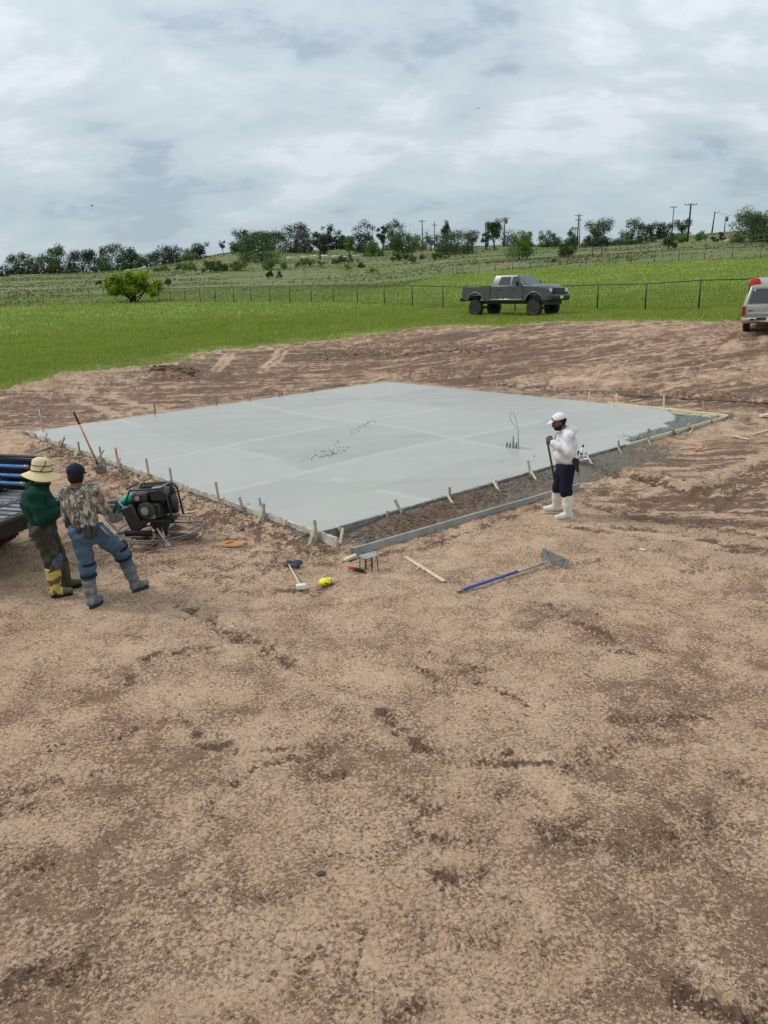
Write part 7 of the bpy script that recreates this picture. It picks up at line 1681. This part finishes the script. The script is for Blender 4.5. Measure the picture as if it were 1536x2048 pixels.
    for a_, kn, td, tp, zb in ((anL, knL, (1, .10, 0), (-.035, .11, .40), 0.0), (anR, knR, (1, -.15, 0), (.065, -.18, .41), 0.02)):
        b = SDF(.0075); boot(b, a_, td, tp, .086, .062, .16); b.cut((0, 0, zb + .012), (0, 0, -1)); b.cut((0, 0, tp[2]), (0, 0, 1)); b.build('boot', WB, o, folds(.002, 16, 5)); sole('boot_sole', (a_[0] + .0, a_[1], 0), td, .17, mat('cream_sole', (.60, .57, .47), .6), o, zb - .004)
    # tool belt pouch on his left hip at the back
    MB().box((-.12, .165, .90), (.07, .07, .15), Matrix.Rotation(.1, 3, 'Y')).build('tool_pouch', mat('black_leather', (.03, .028, .026), .6), o, bevel=.015); MB().box((-.165, .14, .86), (.03, .06, .20)).build('pouch_flap', DARKP, o, bevel=.01)
    MB().tube([(-.17, .15, .92), (-.185, .15, .78), (-.18, .15, .70)], .011, 8).build('hanging_tool', STEEL, o, smooth_=True)
    # shovel he leans on
    bpy.context.view_layer.update(); M = o.matrix_world; tp = M @ Vector(top); ft = M @ Vector((.0, -.36, .10))
    q = thing('shovel', ft, 0, 'shovel standing upright under the hands of the man in white', 'shovel'); d = tp - ft + Vector((0, 0, .03)); MB().tube([(0, 0, 0), d], .016, 10).build('handle', mat('dark_green_handle', (.045, .05, .04), .5, col2=(.08, .07, .05)), q, smooth_=True)
    mb = MB(); mb.add([(-.02, -.09, .20), (-.02, .09, .20), (0, .10, .05), (.01, .05, -.08), (.01, 0, -.11), (.01, -.05, -.08), (0, -.10, .05), (.02, 0, .1)], [(0, 1, 7), (1, 2, 7), (2, 3, 7), (3, 4, 7), (4, 5, 7), (5, 6, 7), (6, 0, 7)]); bl = mb.build('blade', mat('rusted_blade', (.085, .05, .035), .7, .3), q); bl.modifiers.new('t', 'SOLIDIFY').thickness = .004
man_white()

# ---- the man in green with the straw hat --------------------------------
def man_green():
    o0 = at_z(118, 1186, 0); o0.z = hf(o0.x, o0.y); o = thing('person', o0, 0, 'man in a dark green sweatshirt, wide straw hat and yellow-patched rubber boots', 'person'); F = Vector((.96, .28, 0)); frame(o, F)
    GRN = mat('dark_green_sweatshirt', (.005, .046, .027), .85, col2=(.003, .026, .016), scale=8, bump=.2); OLV = mat('muddy_olive_trousers', (.045, .043, .030), .85, col2=(.115, .108, .085), scale=11, lo=.48, hi=.62, bump=.3)
    hipL, hipR = (-.05, .10, .86), (-.06, -.10, .86); knL, knR = (.04, .12, .47), (.0, -.09, .47); anL, anR = (.08, .16, .10), (-.02, -.08, .10)
    pel = (-.06, 0, .90); chest = (-.06, 0, 1.18); nk = (-.02, 0, 1.40); shL, shR = (-.05, .20, 1.32), (-.06, -.20, 1.32); elL, elR = (.04, .25, 1.06), (-.02, -.26, 1.05); wrL, wrR = (.24, .10, 1.11), (.22, -.13, 1.12); hd = (.035, 0, 1.50)
    s = SDF(.0068); s.chain([pel, chest, nk], [.095, .10, .055], .05); s.chain([shL, elL, wrL], [.046, .038, .027], .02); s.chain([shR, elR, wrR], [.046, .038, .027], .02); s.cone(shL, shR, .05, .05, .04)
    s.chain([hipL, knL, anL], [.085, .055, .040], .03); s.chain([hipR, knR, anR], [.085, .055, .040], .03)
    P, R, f, l, u = head_body(s, nk, hd, .30, (.97, .2, 0)); hand(s, wrL, (.34, .04, 1.14), (0, .3, .9), 1); hand(s, wrR, (.32, -.09, 1.15), (0, -.3, .9), -1); s.build('body', SKIN, o); eyes(P, o)
    b = SDF(.006); b.ell(P(-.022, 0, .0), (.088, .085, .085), R, .02); b.cut(P(.01, 0, 0), tuple(f)); b.build('hair', BEARD, o); b = SDF(.006); b.ell(P(.040, 0, -.082), (.058, .056, .034), R, .02); b.build('beard', BEARD, o)
    # hat
    STR = mat('straw', (.74, .60, .34), .75, col2=(.60, .46, .24), scale=60, amt=.5, bump=.5, bscale=160); ht = Matrix.Rotation(.16, 3, 'Y') ; c = Vector(hd) + Vector((-.01, 0, .055)); n = 40; prof = [(.090, .155), (.100, .135), (.108, .07), (.112, .015), (.125, .0), (.165, -.024), (.208, -.046), (.212, -.050), (.165, -.030), (.12, -.008), (.105, .01)]; vs = []; fs = []
    prof = [(0, .172), (.05, .170), (.078, .155)] + prof[1:]
    for (r, z) in prof:
        for k_ in range(n):
            a = 2 * pi * k_ / n; wv = .012 * sin(2 * a + .6) * max(0, (r - .12)) / .13; vs.append(c + ht @ Vector((r * cos(a) * 1.04, r * sin(a) * (.96 if r > .13 else .88), z + wv * 1.2 - (.03 * abs(sin(a)) ** 2 * (r - .12) / .13 if r > .12 else 0))))
    for i in range(len(prof) - 1):
        for k_ in range(n): fs.append((i * n + k_, i * n + (k_ + 1) % n, (i + 1) * n + (k_ + 1) % n, (i + 1) * n + k_))
    ho = MB().add(vs, fs).build('straw_hat', STR, o, smooth_=True)
    for z, r in ((.085, .108), (.020, .116)): MB().tube([c + ht @ Vector((r * cos(a) * 1.04, r * sin(a) * .89, z)) for a in np.linspace(0, 2 * pi, 37)[:-1]], .0045 if z > .05 else .006, 6, closed=True).build('hat_cord', mat('dark_cord', (.05, .03, .02), .8), o, smooth_=True)
    MB().tube([c + ht @ Vector(p) for p in ((-.01, -.106, .02), (.03, -.103, .06), (.05, -.095, .11), (.055, -.075, .15))], .005, 6).build('hat_string', _mc['dark_cord'], o, smooth_=True)
    h = SDF(.0085); h.chain([(-.05, 0, .97), (-.03, 0, 1.08), (-.07, 0, 1.22), (-.05, 0, 1.31)], [.162, .172, .165, .12], .05, flat=([0, 1, 0], .88)); h.ell((-.12, 0, 1.16), (.13, .16, .16), None, .05)
    h.chain([shL, elL, (.14, .17, 1.08), (.22, .11, 1.105)], [.092, .074, .060, .046], .03); h.chain([shR, elR, (.12, -.20, 1.08), (.20, -.14, 1.11)], [.092, .076, .062, .047], .03); h.cone(shL, shR, .085, .085, .05)
    h.ell((-.05, 0, 1.40), (.10, .105, .045), None, .03); h.ell((-.11, 0, 1.40), (.06, .09, .05), None, .03); h.cut((0, 0, .935), (0, 0, -1)); h.build('sweatshirt', GRN, o, folds(.010, 14, 2, 2, 1.9))
    t = SDF(.0085); t.chain([(-.06, 0, .92), (-.07, 0, .83)], [.150, .152], .04, flat=([0, 1, 0], .92)); t.ell((-.11, 0, .83), (.10, .14, .12), None, .04); t.chain([hipL, knL, (.06, .14, .38)], [.125, .092, .082], .03); t.chain([hipR, knR, (-.01, -.085, .36)], [.128, .095, .084], .03); t.cut((0, 0, .945), (0, 0, 1)); t.cut((0, 0, .36), (0, 0, -1)); t.build('trousers', OLV, o, folds(.011, 14, 4))
    for p, q in (((-.02, -.115, .60), .05),): pass
    t = SDF(.008); t.chain([(.035, -.10, .50), (.02, -.09, .40)], [.088, .086], .02); t.cut((0, 0, .52), (-.4, 0, 1)); t.cut((0, 0, .37), (0, 0, -1)); t.cut((-.005, 0, 0), (-1, 0, 0)); t.build('knee_patch', mat('blue_grey_denim', (.10, .125, .17), .85, col2=(.06, .07, .09), scale=12), o, folds(.003, 16, 2))
    t = SDF(.007); t.chain([(-.055, 0, .935), (-.055, 0, .925)], [.157, .157], .02, flat=([0, 1, 0], .92)); t.cut((0, 0, .955), (0, 0, 1)); t.cut((0, 0, .915), (0, 0, -1)); t.build('belt', BLACKP, o)
    MB().box((-.02, -.155, .91), (.05, .03, .04)).build('belt_clip', STEEL, o, bevel=.006); MB().box((-.17, -.12, .80), (.05, .02, .018)).build('pocket_tag', WHITEP, o)
    m, tt, bb = mat_base('yellow_and_mud_boot'); co = tt.obj(); sp = tt.new('ShaderNodeSeparateXYZ'); tt.link(co, sp.inputs[0]); nz = tt.noise(co, 7, 4, .55)
    hgt = tt.math('ADD', sp.outputs['Z'], tt.math('MULTIPLY', tt.math('SUBTRACT', nz, .5), .22)); up_ = tt.step(hgt, .265, .275); lowp = tt.math('MULTIPLY', tt.step(hgt, .215, .205), tt.math('MULTIPLY', tt.step(tt.noise(co, 11, 3, .5), .47, .49), tt.step(sp.outputs['X'], .07, .06)))
    mk = tt.math('MAXIMUM', up_, lowp); mud = tt.mix(tt.step(tt.noise(co, 25, 4, .6), .4, .6), (.085, .075, .040), (.13, .115, .07)); yl = tt.mix(tt.step(nz, .4, .6), (.62, .46, .10), (.50, .37, .10)); tt.link(tt.mix(mk, mud, yl), bb.inputs['Base Color']); bb.inputs['Roughness'].default_value = .6
    MUD = mat('mud_boot', (.075, .068, .042), .75, col2=(.12, .105, .07), scale=14)
    for a_, td, tp, mm in ((anL, (1, .22, 0), (.055, .14, .40), MUD), (anR, (1, .0, 0), (-.012, -.085, .39), m)):
        b = SDF(.0075); boot(b, a_, td, tp, .092, .066, .16); b.cut((0, 0, .012), (0, 0, -1)); b.cut((0, 0, tp[2]), (0, 0, 1)); b.build('boot', mm, o, folds(.003, 16, 5)); sole('boot_sole', (a_[0], a_[1], 0), td, .17, BLACKP, o, -.004)
man_green()

# ---- the man in camouflage ----------------------------------------------
def man_camo():
    o0 = at_z(190, 1214, 0); o0.z = hf(o0.x, o0.y); o = thing('person', o0, 0, 'man seen from behind in a camouflage shirt, dark cap, blue jeans and black knee pads', 'person'); F = Vector((.12, .99, 0)); frame(o, F)
    # local y = left of the man (left in the picture)
    m, t, b = mat_base('camouflage_shirt'); co = t.obj(); n1 = t.noise(t.mapping(co, (1, 1, .8)), 9, 5, .6, .6); n2 = t.noise(t.mapping(co, (1.6, 1.6, .7), (.3, .2, .5)), 15, 5, .65, .9); n3 = t.noise(co, 38, 4, .7)
    c = t.mix(t.step(n1, .40, .56), (.10, .078, .056), (.22, .180, .135)); c = t.mix(t.math('MULTIPLY', t.step(n2, .53, .57), .85), c, (.50, .47, .43)); c = t.mix(t.math('MULTIPLY', t.step(n2, .44, .40), .85), c, (.045, .036, .028)); c = t.mix(t.math('MULTIPLY', t.step(n3, .58, .64), .5), c, (.36, .33, .30)); t.link(c, b.inputs['Base Color']); b.inputs['Roughness'].default_value = .85; b.inputs['Specular IOR Level'].default_value = .18; CAMO = m
    JEAN = mat('blue_jeans', (.055, .095, .155), .85, col2=(.105, .155, .215), scale=7, lo=.42, hi=.66, bump=.3, bscale=90); MUDB = mat('muddy_blue_grey_boot', (.13, .155, .16), .8, col2=(.27, .25, .21), scale=13, lo=.46, hi=.62, amt=.95, bump=.4)
    hipL, hipR = (.04, .08, .93), (.06, -.12, .92); knL, knR = (.02, .03, .50), (.33, -.25, .58); anL, anR = (-.01, .02, .10), (.50, -.29, .10)
    pel = (.05, -.01, .96); chest = (.05, .02, 1.22); nk = (.05, .03, 1.45); shL, shR = (.04, .165, 1.38), (.07, -.15, 1.40); elL, elR = (.10, .225, 1.10), (.16, -.205, 1.15); wrL, wrR = (.27, .07, 1.14), (.28, .02, 1.16); hd = (.085, .035, 1.57)
    s = SDF(.0068); s.chain([pel, chest, nk], [.095, .10, .055], .05); s.chain([shL, elL, wrL], [.046, .038, .027], .02); s.chain([shR, elR, wrR], [.046, .038, .027], .02); s.cone(shL, shR, .05, .05, .04)
    s.chain([hipL, knL, anL], [.085, .055, .040], .03); s.chain([hipR, knR, anR], [.085, .055, .040], .03)
    P, R, f, l, u = head_body(s, nk, hd, .25, (1, .1, 0)); hand(s, wrL, (.30, -.05, 1.17), (0, 0, 1), 1); hand(s, wrR, (.31, .12, 1.19), (0, 0, 1), -1); s.build('body', SKIN, o); eyes(P, o)
    b_ = SDF(.006); b_.ell(P(-.022, 0, -.010), (.088, .086, .095), R, .02); b_.cut(P(.02, 0, 0), tuple(f)); b_.build('hair', BEARD, o)
    CAP = mat('navy_cap', (.010, .014, .030), .8, col2=(.018, .022, .04), scale=8, bump=.2); cp = SDF(.006); cp.ell(P(-.012, 0, .052), (.112, .097, .090), R, .02); cp.cut(P(0, 0, .020), tuple(-u)); cp.build('cap', CAP, o)
    MB().tube([P(-.105, -.03, .03), P(-.112, 0, .055), P(-.105, .03, .03)], .006, 6).build('cap_strap', BLACKP, o, smooth_=True); mb = MB(); n = 12; vs = [P(.07 + .03 * cos(a), .085 * sin(a), .045) for a in np.linspace(-1.2, 1.2, n)] + [P(.09 + .085 * cos(a), .075 * sin(a), .030) for a in np.linspace(-1.2, 1.2, n)]; q = mb.add(vs, [(i, i + 1, n + i + 1, n + i) for i in range(n - 1)]).build('cap_brim', CAP, o); q.modifiers.new('t', 'SOLIDIFY').thickness = .006
    h = SDF(.0085); h.chain([(.05, -.01, 1.00), (.05, 0, 1.10), (.04, .015, 1.24), (.05, .02, 1.36)], [.138, .142, .146, .10], .05, flat=([1, 0, 0], 1.15)); h.ell((.04, .01, 1.25), (.115, .165, .16), None, .05); h.chain([shL, elL, (.19, .16, 1.11), (.25, .09, 1.135)], [.068, .062, .054, .046], .03); h.chain([shR, elR, (.23, -.12, 1.14), (.27, -.02, 1.155)], [.070, .062, .054, .046], .03); h.cone(shL, shR, .070, .070, .05); h.ell((.045, .03, 1.44), (.075, .080, .04), None, .02); h.cut((0, 0, .985), (0, 0, -1)); h.build('shirt', CAMO, o, folds(.009, 15, 6, 2, 2.2))
    t_ = SDF(.0085); t_.chain([(.05, -.01, .97), (.05, -.02, .90)], [.142, .148], .04, flat=([1, 0, 0], 1.15)); t_.ell((.0, .05, .90), (.10, .090, .10), None, .04); t_.ell((.01, -.08, .90), (.10, .090, .10), None, .04); t_.chain([hipL, knL, (.0, .025, .34)], [.118, .086, .070], .03); t_.chain([hipR, knR, (.40, -.265, .40)], [.118, .090, .074], .03); t_.cut((0, 0, 1.005), (0, 0, 1)); t_.build('jeans', JEAN, o, folds(.0095, 15, 8))
    t_ = SDF(.007); t_.chain([(.05, -.01, .985), (.05, -.01, .975)], [.150, .150], .02, flat=([1, 0, 0], 1.15)); t_.cut((0, 0, 1.01), (0, 0, 1)); t_.cut((0, 0, .965), (0, 0, -1)); t_.build('belt', mat('dark_web_belt', (.05, .045, .035), .7), o)
    PCH = mat('worn_black_pouch', (.035, .033, .030), .75, col2=(.09, .08, .065), scale=10); 
    for (x, y, z, sx, sy, sz) in ((-.085, -.10, .955, .06, .09, .15), (-.075, -.18, .97, .05, .06, .12), (-.08, .02, .975, .03, .06, .07)): MB().box((x, y, z), (sx, sy, sz), Matrix.Rotation(.08, 3, 'X')).build('tool_pouch', PCH, o, bevel=.012)
    for (y, z0, z1) in ((-.12, .98, 1.08), (-.145, .98, 1.06), (-.09, .98, 1.05)): MB().tube([(-.10, y, z0), (-.105, y, z1)], .008, 6).build('pouch_tool', STEEL if y == -.12 else DARKP, o, smooth_=True)
    MB().tube([(-.02, -.22, 1.0), (.0, -.26, .93), (.04, -.29, .87)], .013, 8).build('hanging_hammer', STEEL, o, smooth_=True)
    # knee pads: shell in front, two straps round the leg
    PAD = mat('black_knee_pad', (.016, .016, .017), .7)
    def pad(kn, dn, r, out):
        kn, dn = Vector(kn), Vector(dn).normalized(); b2 = SDF(.007); c = kn + Vector(out) * .035; e = Vector(out).cross(dn).normalized(); b2.ell(c, (.050, .080, .13), np.array([list(out), list(e), list(dn)]).T, .02); b2.build('knee_pad', PAD, o)
        for d in (-.065, .075):
            c = kn + dn * d; b3 = SDF(.0065); b3.cone(c - dn * .04, c + dn * .04, r, r * .97, .01); b3.cut(c + dn * .018, tuple(dn)); b3.cut(c - dn * .018, tuple(-dn)); b3.build('pad_strap', PAD, o)
    pad((.018, .03, .47), (-.02, -.01, -.4), .098, (.35, .93, 0)); pad(knR, (.17, -.04, -.48), .104, (.85, -.35, .35))
    for a_, td, tp, rt in ((anL, (.95, -.1, 0), (.0, .025, .345), .080), (anR, (.90, -.4, 0), (.405, -.265, .385), .084)):
        b2 = SDF(.0075); boot(b2, a_, td, tp, rt, .060, .16); b2.cut((0, 0, .012), (0, 0, -1)); b2.cut(tp, (0, 0, 1)); b2.build('boot', MUDB, o, folds(.003, 18, 7)); sole('boot_sole', (a_[0], a_[1], 0), td, .17, mat('dark_sole', (.045, .05, .05), .8), o, -.004)
man_camo()
